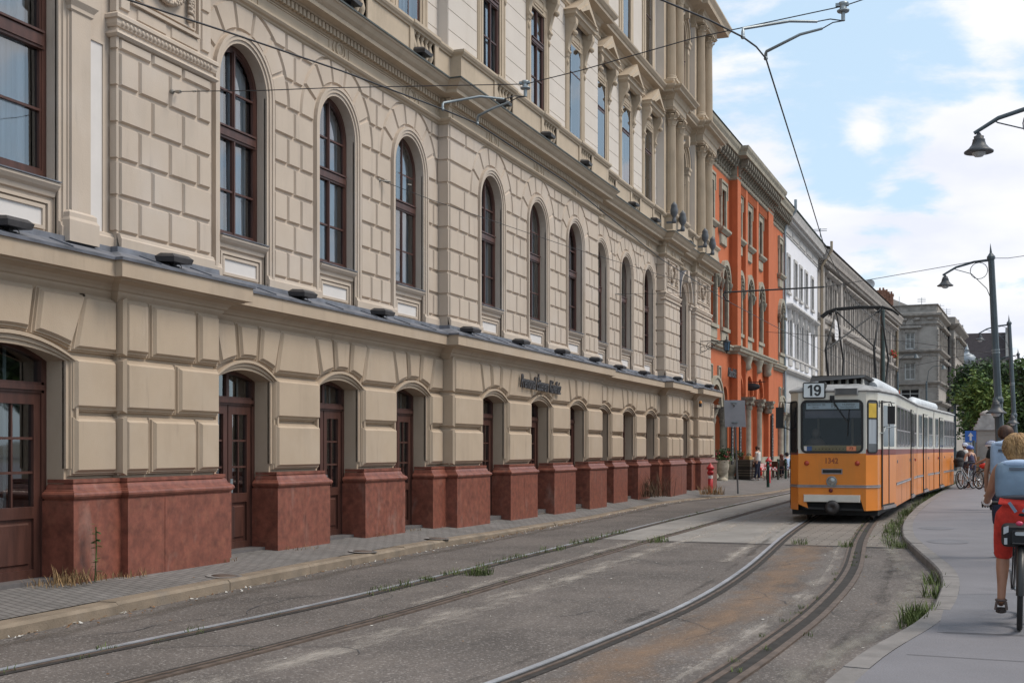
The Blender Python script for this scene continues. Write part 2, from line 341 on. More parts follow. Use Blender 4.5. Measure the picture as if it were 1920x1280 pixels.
def brick_mat(name, c1, c2, mortar, sc, bw=0.5, rh=0.25, rot=0.0):
    m = bpy.data.materials.new(name); m.use_nodes = True; t = m.node_tree; b = t.nodes['Principled BSDF']; b.inputs['Roughness'].default_value = 0.9
    co = N(t, 'ShaderNodeTexCoord'); mp = N(t, 'ShaderNodeMapping'); mp.inputs['Rotation'].default_value = (0, 0, rot); t.links.new(co.outputs['Object'], mp.inputs[0])
    br = N(t, 'ShaderNodeTexBrick', i_Scale=sc); br.inputs['Brick Width'].default_value = bw; br.inputs['Row Height'].default_value = rh; br.inputs['Mortar Size'].default_value = 0.012; br.inputs['Mortar Smooth'].default_value = 0.3
    br.inputs['Color1'].default_value = (*c1, 1); br.inputs['Color2'].default_value = (*c2, 1); br.inputs['Mortar'].default_value = (*mortar, 1); t.links.new(mp.outputs[0], br.inputs['Vector'])
    n = N(t, 'ShaderNodeTexNoise', i_Scale=1.1, i_Detail=8.0, i_Roughness=0.65); t.links.new(co.outputs['Object'], n.inputs['Vector'])
    rr = N(t, 'ShaderNodeValToRGB'); rr.color_ramp.elements[0].color = (0.72, 0.70, 0.68, 1); rr.color_ramp.elements[0].position = 0.3; rr.color_ramp.elements[1].position = 0.7; rr.color_ramp.elements[1].color = (1.12, 1.1, 1.08, 1); t.links.new(n.outputs['Fac'], rr.inputs['Fac'])
    mu = N(t, 'ShaderNodeMix', data_type='RGBA', blend_type='MULTIPLY'); mu.inputs[0].default_value = 1; t.links.new(br.outputs['Color'], mu.inputs[6]); t.links.new(rr.outputs['Color'], mu.inputs[7]); t.links.new(mu.outputs[2], b.inputs['Base Color'])
    bp = N(t, 'ShaderNodeBump', i_Strength=0.5, i_Distance=0.01); bp.invert = True; t.links.new(br.outputs['Fac'], bp.inputs['Height']); t.links.new(bp.outputs[0], b.inputs['Normal'])
    MATS[name] = m; return m
M_SIDE = brick_mat('grey paver sidewalk', (0.20, 0.19, 0.185), (0.165, 0.158, 0.155), (0.10, 0.095, 0.09), 1.0, 0.2, 0.1, R(20))
M_BLOCK = brick_mat('concrete block paving', (0.225, 0.20, 0.18), (0.18, 0.163, 0.148), (0.07, 0.062, 0.05), 1.0, 0.4, 0.2)

g = MB(); g.add([(-1500, -600, -0.03), (1500, -600, -0.03), (1500, 2600, -0.03), (-1500, 2600, -0.03)], [(0, 1, 2, 3)]); tag(g.build('ground', M_SOIL), kind='structure')
g = MB(); g.add([(-6, -6, 0), (16, -6, 0), (16, 60, 0), (-6, 60, 0)], [(0, 1, 2, 3)]); g.add([(-6, 60, 0), (16, 60, 0), (60, 220, 0), (-6, 220, 0)], [(0, 1, 2, 3)])
tag(g.build('road', M_ASPH), kind='structure')

KL = crom([(1.95, -4), (1.86, 5), (1.74, 8.5), (1.56, 12), (1.42, 16), (1.34, 20), (1.27, 26), (1.12, 32), (1.0, 37), (1.5, 41), (2.7, 46), (2.85, 60), (3.4, 75), (5.0, 95), (7.5, 120), (11, 150)], 0.4)
def kz(y): return 0.13 if y < 18 else max(0.035, 0.13 - (y - 18) * 0.009)
zk = [kz(p.y) for p in KL]
wallx = lambda y: -0.35 if y < 46.9 else (-2.4 if y < 100 else -3.0)
inner = offp(KL, -0.23)
g = MB(); B = [Vector((wallx(p.y), p.y)) for p in KL]; strip(g, B, inner, [0.215] * len(KL), [z - 0.004 for z in zk]); tag(g.build('sidewalk', M_SIDE), kind='structure')
g = MB(); i = 0
while i < len(KL) - 1:                                             # kerb stones of uneven length
    j = min(len(KL) - 1, i + rnd.choice((3, 4, 5, 6))); dz = rnd.uniform(-0.012, 0.006); dx = rnd.uniform(-0.015, 0.015)
    A = [Vector((p.x + dx, p.y)) for p in KL[i:j + 1]]; Bq = [Vector((p.x, p.y)) for p in inner[i:j + 1]]
    A[0] = A[0].lerp(A[1], 0.02); z = [q + dz for q in zk[i:j + 1]]
    C1 = offp(A, -0.03); strip(g, Bq, C1, z, z); strip(g, C1, A, z, [q - 0.03 for q in z]); strip(g, A, A, [q - 0.03 for q in z], [-0.02] * len(z))
    for q in (0, -1): g.add([(Bq[q].x, Bq[q].y, -.02), (A[q].x, A[q].y, -.02), (A[q].x, A[q].y, z[q] - .03), (C1[q].x, C1[q].y, z[q]), (Bq[q].x, Bq[q].y, z[q])], [(0, 1, 2, 3, 4)])
    i = j
tag(g.build('kerb', M_KERB), kind='structure')

KR = crom([(8.0, -4), (8.5, 4), (8.87, 9.05), (9.28, 11.8), (9.41, 14.1), (9.34, 16.7), (8.9, 20.3), (8.53, 23.8), (8.33, 30), (8.47, 40.8), (9.17, 61), (10.6, 80), (14, 110), (22, 150)], 0.35)
kin = offp(KR, 0.20)
g = MB(); strip(g, kin, [Vector((60 if p.y < 100 else 90, p.y)) for p in kin], 0.118, 0.118); tag(g.build('pavement', M_PAVE), kind='structure')
g = MB(); i = 0
while i < len(KR) - 1:
    j = min(len(KR) - 1, i + 3); dz = rnd.uniform(-0.006, 0.004); A = KR[i:j + 1]; Bq = kin[i:j + 1]; A = [A[0].lerp(A[1], 0.025)] + A[1:]; C1 = offp(A, 0.02)
    strip(g, C1, Bq, 0.122 + dz, 0.122 + dz); strip(g, A, C1, 0.10 + dz, 0.122 + dz); strip(g, A, A, -0.02, 0.10 + dz)
    for q in (0, -1): g.add([(A[q].x, A[q].y, -.02), (Bq[q].x, Bq[q].y, -.02), (Bq[q].x, Bq[q].y, .122 + dz), (C1[q].x, C1[q].y, .122 + dz), (A[q].x, A[q].y, .1 + dz)], [(0, 1, 2, 3, 4)])
    i = j
tag(g.build('kerb', M_KERB2), kind='structure')
# seams and repair patches in the footpath
M_PATCH = mat('newer asphalt patch', (0.155, 0.155, 0.172), 0.9, var=0.08, vscale=2, bump=0.3, bscale=60)
M_SEAM = mat('dark tar seam', (0.06, 0.06, 0.065), 0.9)
g = MB()
for (px0, py0, px1, py1) in ((1775, 1115, 1925, 1112), (1768, 1186, 1925, 1192), (1700, 1226, 1925, 1240)):
    a = on_z(px0, py0, 0.12); b = on_z(px1, py1, 0.12); d = (b - a).normalized(); q = Vector((-d.y, d.x, 0)) * 0.006; g.add([(a + q).to_tuple()[:2] + (0.122,), (a - q).to_tuple()[:2] + (0.122,), (b - q).to_tuple()[:2] + (0.122,), (b + q).to_tuple()[:2] + (0.122,)], [(0, 1, 2, 3)])
tag(g.build('tar_seam', M_SEAM), kind='structure')
g = MB()
for (px, py, r) in ((1718, 989, 0.26), (1722, 1013, 0.28)):
    c = on_z(px, py, 0.12); c.x = min(KR, key=lambda q: abs(q.y - c.y)).x + .24 + r * 1.5; g.add([(c.x + r * (1 + .25 * rnd.random()) * math.cos(a * .5236) * 1.1, c.y + r * (1 + .3 * rnd.random()) * math.sin(a * .5236) * 1.6, 0.1225) for a in range(12)], [tuple(range(12))])
a = [on_z(px, py, 0.12) for px, py in ((1778, 1113), (1920, 1111), (1920, 1190), (1757, 1184))]; g.add([(p.x, p.y, 0.1212) for p in a], [(0, 1, 2, 3)])
tag(g.build('asphalt_patch', M_PATCH), kind='structure')

# concrete and block paving round the tracks farther up the street
RA_L = crom([(2.7, -4), (2.78, 5), (3.0, 9), (3.13, 11), (3.19, 14), (3.18, 20), (3.08, 28), (3.12, 37), (3.3, 48), (4.1, 65), (5.6, 85), (9, 115), (16, 155)])
RA_R = crom([(3.95, -4), (4.08, 5), (4.3, 9), (4.38, 12), (4.36, 15), (4.32, 21), (4.36, 25), (4.4, 40), (4.6, 48), (5.45, 65), (6.95, 85), (10.3, 115), (17.3, 155)])
RB_L = crom([(5.6, -4), (6.3, 6), (6.54, 8.17), (6.7, 10), (6.87, 13.1), (6.77, 17.2), (6.32, 24.4), (6.05, 31.3), (6.0, 38), (6.35, 50), (7.3, 65), (8.9, 85), (12.3, 115), (19.5, 155)])
RB_R = crom([(7.1, -4), (7.8, 6), (7.99, 8.7), (8.1, 10.4), (8.2, 13.2), (8.14, 17.3), (7.75, 23.5), (7.5, 30.4), (7.45, 38), (7.78, 50), (8.75, 65), (10.3, 85), (13.7, 115), (20.9, 155)])
def clip(P, y0, y1=999): return [p for p in P if y0 <= p.y <= y1]
g = MB(); P = clip(RA_L, 21.6); Q = [Vector((q.x, p.y)) for p in P for q in [min(RB_L, key=lambda s: abs(s.y - p.y))]]; strip(g, P, Q, 0.004, 0.004); tag(g.build('concrete_paving', M_CONC), kind='structure')
g = MB(); P = clip(RB_L, 21.6); Q = [Vector((q.x + .05, p.y)) for p in P for q in [min(KR, key=lambda s: abs(s.y - p.y))]]; strip(g, P, Q, 0.005, 0.005); tag(g.build('block_paving', M_BLOCK), kind='structure')

M_RAIL = mat('worn bright rail head', (0.40, 0.42, 0.46), 0.4, metal=0.3, var=0.15, vscale=3)
M_RUST = mat('rusty rail', (0.135, 0.10, 0.08), 0.7, metal=0.2, var=0.25, vscale=6)
M_GROOVE = mat('dirty groove', (0.035, 0.03, 0.027), 0.95, var=0.3, vscale=9)
def rail(P, side, bright, parent, check=False):
    g = MB(); hw = 0.027
    pr = lambda a, b, z0, z1: [(a, z0), (a, z1), (b, z1), (b, z0)]
    g.mould(P, pr(-hw, hw, 0, 0.016), 0 if bright else 1)
    a, b = (hw, hw + 0.05) if side > 0 else (-hw - 0.05, -hw)
    g.mould(P, [(a, 0.0075), (b, 0.0075)], 2, False)
    if check: a, b = -hw - .045, -hw
    c, d = (b, b + 0.03) if side > 0 else (a - 0.03, a)
    g.mould(P, pr(c, d, 0, 0.014), 1)
    if check:
        g.mould(P, pr(0.135, 0.195, 0, 0.02), 1); g.mould(P, [(hw, 0.0085), (0.14, 0.0085)], 2, False);
    else:
        e = 0.115 if side > 0 else -0.115
        g.mould(P, [(min(e * 0.2, e * 1.5), 0.0062), (max(e * .2, e * 1.5), 0.0062)], 2, False)
    return g.build('rail', [M_RAIL, M_RUST, M_GROOVE], parent)
tA = thing('tram_track', 'straight tram track beside the sidewalk with weeds along its rail', 'tram track'); rail(RA_L, 1, True, tA); rail(RA_R, -1, False, tA)
tB = thing('tram_track', 'curving tram track nearest the footpath kerb, leading under the orange tram', 'tram track'); rail(RB_L, 1, True, tB); rail(RB_R, -1, False, tB, True)

# dust along the rails: noise-masked sheets
def mask_mat(name, col, scale, p0, p1, stretch=(1, 1, 1), mx_=1.0):
    m = bpy.data.materials.new(name); m.use_nodes = True; t = m.node_tree; b = t.nodes['Principled BSDF']; b.inputs['Base Color'].default_value = (*col, 1); b.inputs['Roughness'].default_value = 0.95
    co = N(t, 'ShaderNodeTexCoord'); mp = N(t, 'ShaderNodeMapping'); mp.inputs['Scale'].default_value = stretch; t.links.new(co.outputs['Object'], mp.inputs[0])
    n = N(t, 'ShaderNodeTexNoise', i_Scale=scale, i_Detail=10.0, i_Roughness=0.7); t.links.new(mp.outputs[0], n.inputs['Vector'])
    at = N(t, 'ShaderNodeAttribute', attribute_name='edge'); s = mth(t, 'MULTIPLY', at.outputs['Fac'], 0.32); s = mth(t, 'SUBTRACT', n.outputs['Fac'], s)
    r = N(t, 'ShaderNodeValToRGB'); r.color_ramp.elements[0].position = p0; r.color_ramp.elements[1].position = p1; t.links.new(s, r.inputs['Fac'])
    t.links.new(mth(t, 'MULTIPLY', r.outputs['Color'], mx_), b.inputs['Alpha']); return m
def dust(P, o0, o1, z, m, name='road_dust'):
    g = MB(); A = offp(P, o0); Mid = offp(P, (o0 + o1) / 2); Bq = offp(P, o1); strip(g, A, Mid, z, z); strip(g, Mid, Bq, z, z); o = g.build(name, m); n = len(P)
    at = o.data.attributes.new('edge', 'FLOAT', 'POINT')
    for i in range(4 * n): at.data[i].value = 1.0 if (i < n or i >= 3 * n) else 0.0
    return tag(o, 'thin dust lying along the tram rails', 'dust', None, 'stuff')
D1 = mask_mat('pale dust', (0.42, 0.38, 0.34), 2.2, 0.36, 0.62, (2, .5, 1), 0.75)
D2 = mask_mat('rusty dust', (0.30, 0.195, 0.125), 2.0, 0.24, 0.62, (1.5, .5, 1), 0.62)
D3 = mask_mat('dark oil stain', (0.045, 0.04, 0.038), 1.6, 0.42, 0.66, (2, .4, 1), 0.6)
dust(clip(RA_R, 6, 60), 0.06, 0.95, 0.0045, D1); dust(clip(RB_L, 5, 26), 0.1, 1.1, 0.0046, D2); dust(clip(RB_R, 6, 24), -0.5, -0.05, 0.0046, D1)
dust(clip(RA_R, 12, 60), -0.5, -0.05, 0.0047, D1); dust(clip(RB_L, 18, 32), -0.7, -0.05, 0.0087, D1); dust(clip(RB_L, 6, 30), -0.35, -0.03, 0.0089, D3); dust(clip(RB_R, 6, 30), 0.25, 0.9, 0.0052, D3)
dust(clip(KL, 5, 45), 0.02, 0.55, 0.0042, mask_mat('gutter dirt', (0.12, 0.10, 0.085), 2.2, 0.34, 0.6, (2, .5, 1), 0.7)); dust(clip(KR, 3, 60), -0.6, -0.02, 0.0092, mask_mat('gutter dust', (0.27, 0.25, 0.22), 2.2, 0.34, 0.6, (2, .5, 1), 0.7))

# ------------------------------------------------------------------ weeds, litter
M_GRASS = mat('green grass', (0.11, 0.15, 0.04), 0.8, var=0.4, vscale=5)
M_DRY = mat('dry grass', (0.30, 0.19, 0.09), 0.9, var=0.3, vscale=5)
def tufts(name, spots, m, label, cat, mi=None):
    """spots: (x,y,z,radius,height,count)"""
    g = MB()
    for (x, y, z, r, h, n) in spots:
        for _ in range(n):
            a = rnd.uniform(0, 6.283); q = r * math.sqrt(rnd.random()); bx, by = x + q * math.cos(a), y + q * math.sin(a); b = rnd.uniform(0, 6.283); hh = h * rnd.uniform(.35, 1.1); l = hh * rnd.uniform(.2, .9); wd = min(.006, 0.002 + 0.03 * hh)
            dx, dy = math.cos(b), math.sin(b); ox, oy = -dy * wd, dx * wd
            g.add([(bx - ox, by - oy, z), (bx + ox, by + oy, z), (bx + dx * l * .5 + ox * .8, by + dy * l * .5 + oy * .8, z + hh * .65), (bx + dx * l * .5 - ox * .8, by + dy * l * .5 - oy * .8, z + hh * .65), (bx + dx * l, by + dy * l, z + hh)], [(0, 1, 2, 3), (3, 2, 4)])
    return tag(g.build(name, m), label, cat, None, 'stuff')
sp = []
for p in clip(RA_L, 7, 50):
    k = noise.noise(Vector((p.y * .45, 3.1, 0))) + (0.35 if 12.5 < p.y < 24 else -0.02)
    for _ in range(3):
        if rnd.random() < 0.25 + k: sp.append((p.x + 0.08 + rnd.gauss(0, .05), p.y + rnd.uniform(-.25, .25), 0, 0.10, 0.06 * rnd.uniform(.3, 1.3) * (1.4 if 12.5 < p.y < 24 else .8), 22))
for p in clip(RA_R, 7, 30):
    if rnd.random() < 0.42: sp.append((p.x - 0.08 + rnd.gauss(0, .03), p.y + rnd.uniform(-.25, .25), 0, 0.06, 0.05 * rnd.uniform(.4, 1.2), 16))
for p in clip(RB_R, 9, 32):
    if rnd.random() < 0.75: sp.append((p.x - 0.06 + rnd.choice((0, 0.12, .3, -.05)), p.y + rnd.uniform(-.2, .2), 0.002, 0.06, 0.05, 16))
for px, py in ((905, 1076), (900, 1078), (890, 1078), (1228, 1017), (1240, 1015), (1500, 1020), (1585, 1025)):
    c = on_z(px, py, 0); sp.append((c.x, c.y, 0, 0.14, 0.12, 60))
tufts('grass', sp, M_GRASS, 'short green weeds growing in the grooves of the tram rails', 'grass')
sp = []
for p in clip(KR, 21, 62):
    for _ in range(3):
        if rnd.random() < 0.5 + .5 * noise.noise(Vector((p.y * .5, 7, 0))): sp.append((p.x - rnd.uniform(0.03, .28), p.y + rnd.uniform(-.3, .3), 0.005, 0.12, rnd.uniform(.05, .17), 20))
for (px, py, n) in ((1732, 1168, 150), (1722, 1178, 90), (1745, 1160, 80), (1760, 1095, 60), (1762, 1120, 70)):
    c = on_z(px, py, 0); sp.append((c.x - .05, c.y, 0, 0.14, 0.2, n))
tufts('grass', sp, M_GRASS, 'taller green weeds along the foot of the footpath kerb', 'grass')
sp = []
for (px, py, n, h, r) in ((95, 1096, 70, .10, .28), (130, 1092, 110, .2, .24), (175, 1085, 70, .12, .2), (235, 1078, 70, .1, .3), (420, 1050, 40, .06, .2), (560, 1028, 40, .06, .3), (700, 1003, 60, .06, .35), (770, 993, 30, .05, .2)):
    c = on_z(px, py, 0.2); sp.append((c.x, c.y, 0.19, r, h, n))
for p in clip(KL, 20, 27): sp.append((p.x + .03, p.y, 0.0, .14, .05, 24))
c = on_z(1335, 925, .15); sp.append((c.x, c.y, 0.12, .42, .35, 200))
tufts('dry_grass', sp, M_DRY, 'dry straw coloured grass along the foot of the red plinth and the hydrant', 'dry grass')
c = on_x(1228, 929, 0.55); sp = [(c.x + rnd.gauss(0, .15), c.y + rnd.gauss(0, .55), 0.19, .3, .75, 34) for _ in range(6)]
tufts('dry_bush', sp, mat('withered weeds', (0.13, 0.085, 0.05), .9, var=.4, vscale=6), 'withered brown weeds growing against the red plinth near the corner', 'weeds')
# leafy weed in the corner of the plinth
g = MB(); c = on_x(178, 1078, 0.53); c.z = 0.18; g.tube([c, c + Vector((.02, .0, .35)), c + Vector((.03, -.02, .62))], .008, 5, 1)
for k in range(34):
    h_ = rnd.uniform(.08, .66); a = rnd.uniform(0, 6.28); l = rnd.uniform(.06, .1); b = c + Vector((.02, 0, h_)); d = Vector((math.cos(a), math.sin(a), rnd.uniform(-.5, .3))) * l; q = Vector((-math.sin(a), math.cos(a), 0)) * l * .38
    g.add([b, b + d * .5 + q, b + d, b + d * .5 - q], [(0, 1, 2, 3)])
tag(g.build('weed', [mat('weed leaf', (0.06, 0.13, 0.025), .6, var=.3, vscale=8), M_GRASS]), 'leafy green weed growing up the corner of the red plinth', 'weed')
g = MB()                                                            # litter: dead leaves and bits of paper along the kerb
for p in clip(KL, 6, 44):
    for _ in range(7):
        x = p.x + abs(rnd.gauss(0.03, .12)); y = p.y + rnd.uniform(-.2, .2); s_ = rnd.uniform(.008, .03); a = rnd.uniform(0, 3.14); z = .006 + rnd.uniform(0, .01); i_ = 1 if rnd.random() < .28 else 0
        dx, dy = s_ * math.cos(a), s_ * math.sin(a); g.add([(x - dx, y - dy, z), (x + dy * .6, y - dx * .6, z + .004), (x + dx, y + dy, z + rnd.uniform(0, .02)), (x - dy * .6, y + dx * .6, z)], [(0, 1, 2, 3)], i_)
for _ in range(420):
    x, y = rnd.uniform(-.2, 9), rnd.uniform(7, 34); z = .155 if x < 1.2 else .008
    if x < 1.2: z = 0.215 - (x + .35) / 1.75 * .085 + .004
    s_ = rnd.uniform(.005, .018); a = rnd.uniform(0, 3.14); dx, dy = s_ * math.cos(a), s_ * math.sin(a); g.add([(x - dx, y - dy, z), (x + dy, y - dx, z + .003), (x + dx, y + dy, z + .004), (x - dy, y + dx, z)], [(0, 1, 2, 3)], rnd.choice((0, 0, 1)))
tag(g.build('litter', [mat('dead leaf', (0.24, 0.12, 0.05), .9, var=.4, vscale=20), mat('scrap paper', (.6, .58, .54), .9)]), 'dead leaves and scraps scattered along the kerb and road', 'litter', None, 'stuff')
# manhole covers in the sidewalk
for i_, (px, py, lb) in enumerate(((420, 1076, 'round iron cover set in the sidewalk near the widest red plinth'), (680, 1031, 'round iron cover in the sidewalk in front of the third pier'), (820, 1007, 'small iron cover in the sidewalk farther along'))):
    c = on_z(px, py, .155); z = 0.215 - (c.x + .35) / 1.75 * .085
    g = MB(); g.lathe([(.15, -.02), (.15, .004), (.0, .004)], (0, 0, 0), 20); o = g.build('utility_cover', M_RUST, None, (c.x, c.y, z), (0, .0486, 0)); tag(o, lb, 'cover', 'covers in the sidewalk')
    g = MB(); g.lathe([(.151, -.02), (.151, .002), (.22, .001)], (0, 0, 0), 20); g.build('collar', M_KERB2, o)

# cracks and tar lines in the old road, patches in the footpath
g = MB(); rq = random.Random(21)
def crack(x, y, a, L, z, w0=.006):
    P = [Vector((x, y))]; 
    for _ in range(int(L / .18)): a += rq.gauss(0, .33); P.append(P[-1] + Vector((math.cos(a), math.sin(a))) * .18)
    n = len(P); A = []; B2 = []
    for i, p in enumerate(P):
        d = (P[min(i + 1, n - 1)] - P[max(i - 1, 0)]).normalized(); w_ = w0 * (.4 + rq.random()) * (1 - abs(2 * i / (n - 1) - 1) ** 4 * .9); A.append(Vector((p.x - d.y * w_, p.y + d.x * w_))); B2.append(Vector((p.x + d.y * w_, p.y - d.x * w_)))
    strip(g, A, B2, z, z)
for (x, y, a, L) in ((2.2, 8.5, .8, 2.4), (5.1, 8.8, 1.9, 3.0), (5.6, 11.5, .4, 1.3), (4.9, 14.5, 1.2, 3.2), (5.8, 17, 2.2, 2.4), (7.4, 10.5, 1.3, 2.6), (7.2, 13.5, .3, .8), (8.6, 12.5, 1.7, 2.6), (8.5, 17, 1.4, 2.0), (2.4, 14, 1.4, 3.5), (2.0, 18, .2, 1.0), (3.7, 12, 1.5, 4), (3.8, 18, 1.5, 3), (7.0, 17, 1.6, 2.5)): crack(x, y, a, L, .0058)
for (x, y, a, L) in ((10.2, 10.5, 1.2, 2.2), (10.8, 15, 1.9, 3.5), (9.9, 19.5, .6, 2.0), (11.5, 22, 2.5, 3)): crack(x, y, a, L, .1222, .004)
strip(g, [Vector((4.45, 21.55)), Vector((6.55, 21.6))], [Vector((4.45, 21.63)), Vector((6.55, 21.67))], .0062, .0062); strip(g, [Vector((6.7, 21.55)), Vector((8.6, 21.5))], [Vector((6.7, 21.64)), Vector((8.6, 21.6))], .0066, .0066)
tag(g.build('road_crack', M_SEAM), kind='structure')
# ================================================================== THE BEIGE PALACE
palace = thing('palace', 'long cream palace with rusticated walls, arched windows and a red marble plinth', 'building')
ZS = 6.82; CH = 0.432; Z0 = 4.23
BAYS = [dict(n='b0', y0=4.0, y1=11.95, x=0.16, wc=[10.2]), dict(n='pl', y0=11.95, y1=13.87, x=0.26, wc=[]),
        dict(n='b1', y0=13.87, y1=21.82, x=0.0, wc=[15.03, 17.79, 20.53]), dict(n='b2', y0=21.82, y1=31.95, x=0.22, wc=[24.10, 27.04, 29.90]),
        dict(n='b3', y0=31.95, y1=39.40, x=0.0, wc=[32.93, 35.63, 38.32]), dict(n='p1', y0=39.40, y1=41.60, x=0.27, wc=[]),
        dict(n='pc', y0=41.60, y1=44.15, x=0.08, wc=[42.85]), dict(n='p2', y0=44.15, y1=46.95, x=0.27, wc=[])]
def plan(dx=0.0, ya=4.0):
    P = []
    for b in BAYS: P += [(b['x'] + dx, b['y0']), (b['x'] + dx, b['y1'])]
    P[0] = (P[0][0], ya); P.append((-14, P[-1][1])); return P
HWIN = 0.60
def kind(b): return 'big' if b['n'] == 'b0' else ('pav' if b['n'] == 'pc' else 'win')
def win1(b): return {'big': (0.85, 4.70, ZS, .85), 'pav': (0.62, 4.70, ZS, .62), 'win': (HWIN, 4.66, ZS, HWIN)}[kind(b)]

# ---- first floor wall (rusticated)
W = MB(); AP = MB(); TR = MB(); LDH = MB()
def courses(): return [(Z0 + CH * k, Z0 + CH * (k + 1)) for k in range(6)]
JX = .038; BEV = .02; GAP = .018
def blocks(mb, y0, y1, z0, z1, x, njoint, fr=None):
    ys = [y0 + (y1 - y0) * k / (njoint + 1) for k in range(njoint + 2)]
    for a, b_ in zip(ys, ys[1:]): mb.rect(a + GAP, b_ - GAP, z0 + GAP, z1 - GAP, x, x + JX, BEV, fr)
for b in BAYS:
    x, wc = b['x'], b['wc']; hw, zb, zs, rise = win1(b) if wc else (0, 0, 0, 0)
    wall(W, x, b['y0'], b['y1'], 3.9, 8.0, [(c, hw, 4.0, zs, rise) for c in wc], 0.22)
    nx = {'b1': (1, 2), 'b2': (1, 2), 'b3': (1, 2)}.get(b['n'], (2, 3))
    if kind(b) == 'win' and wc:
        spans = [(b['y0'] + .015, wc[0] - .79)] + [(p + .79, q - .79) for p, q in zip(wc, wc[1:])] + [(wc[-1] + .79, b['y1'] - .015)]
        for si, (a, c) in enumerate(spans):
            for k, (z0, z1) in enumerate(courses()):
                wide = c - a; nj = (1 if k % 2 else 2) if wide > .95 else ((1 if k % 2 == 0 else 0) if wide > .45 else 0)
                blocks(W, a, c, z0, z1, x, nj)
        RO = 1.20
        rows = [(ZS, ZS + CH, 0), (ZS + CH, ZS + 2 * CH, 1), (ZS + 2 * CH, 7.975, 2)]
        for si in range(len(wc) + 1):
            for z0, z1, nj in rows:
                zz_ = [z0 + GAP + (z1 - z0 - 2 * GAP) * t / 5 for t in range(6)]
                L = [(wc[si - 1] + math.sqrt(max(0, RO ** 2 - (z - ZS) ** 2)) + .02) if si else b['y0'] + .03 for z in zz_]
                Rr = [(wc[si] - math.sqrt(max(0, RO ** 2 - (z - ZS) ** 2)) - .02) if si < len(wc) else b['y1'] - .03 for z in zz_]
                if si in (0, len(wc)): nj = max(0, nj - 1)
                if min(r_ - l_ for l_, r_ in zip(L, Rr)) < 0.07: continue
                m0 = sum(L) / 6; m1 = sum(Rr) / 6; cuts = [m0 + (m1 - m0) * (k + 1) / (nj + 1) for k in range(nj)]
                edges = [L] + [[c_] * 6 for c_ in cuts] + [Rr]
                for k in range(nj + 1):
                    ea = [e + (GAP if k else 0) for e in edges[k]]; eb = [e - (GAP if k < nj else 0) for e in edges[k + 1]]
                    poly = list(zip(ea, zz_))[::-1] + list(zip(eb, zz_)); poly = poly[5:6] + poly[6:] + poly[:5]
                    if min(q - p for p, q in zip(ea, eb)) > .06: W.panel(poly, x, x + JX, BEV)
        for c in wc:                                               # voussoirs of the round arches
            for k in range(7):
                a0 = math.pi * k / 7 + .016; a1 = math.pi * (k + 1) / 7 - .016; n = 6
                poly = [(c + 1.18 * math.cos(a0 + (a1 - a0) * i / n), ZS + 1.18 * math.sin(a0 + (a1 - a0) * i / n)) for i in range(n + 1)] + [(c + .795 * math.cos(a1 + (a0 - a1) * i / n), ZS + .795 * math.sin(a1 + (a0 - a1) * i / n)) for i in range(n + 1)]
                W.panel([p for p in poly if p[1] < 7.97] if False else [(p[0], min(p[1], 7.965)) for p in poly], x, x + JX, BEV)
    elif b['n'] in ('pl', 'p1', 'p2'):
        for k, (z0, z1) in enumerate(courses()):
            if k == 5: z1 = 6.56
            y0, y1 = b['y0'] + .015, b['y1'] - .03
            js = ([.333, .667] if k % 2 else [.2, .52, .84]) if b['n'] == 'pl' else ([.4, .75] if k % 2 else [.25, .55, .85])
            e = [0] + js + [1]
            for p, q in zip(e, e[1:]): W.rect(y0 + (y1 - y0) * p + GAP, y0 + (y1 - y0) * q - GAP, z0 + GAP, z1 - GAP, x, x + JX, BEV)
# returns of the steps that face down the street, with the same courses
for y, xa, xb in ((11.95, .16, .26), (21.82, 0.0, .22), (39.40, 0.0, .27), (44.15, .08, .27)):
    W.add([(xa, y, 3.9), (xb, y, 3.9), (xb, y, 8.0), (xa, y, 8.0)], [(0, 1, 2, 3)])
    fr = lambda w_, u, v, y=y: (u, y - w_, v)
    for k, (z0, z1) in enumerate(courses() + [(ZS, ZS + CH), (ZS + CH, ZS + 2 * CH), (ZS + 2 * CH, 7.97)]): W.rect(xa + .02, xb + JX - .004, z0 + GAP, z1 - GAP, 0, .03, .012, fr)
for y, xa, xb in ((13.87, 0.0, .26), (31.95, 0.0, .22), (41.60, .08, .27), (46.95, -14, .27)):
    W.add([(xb, y, 3.9), (xa, y, 3.9), (xa, y, 8.0), (xb, y, 8.0)], [(0, 1, 2, 3)])
W.build('rusticated_wall', M_UP, palace)

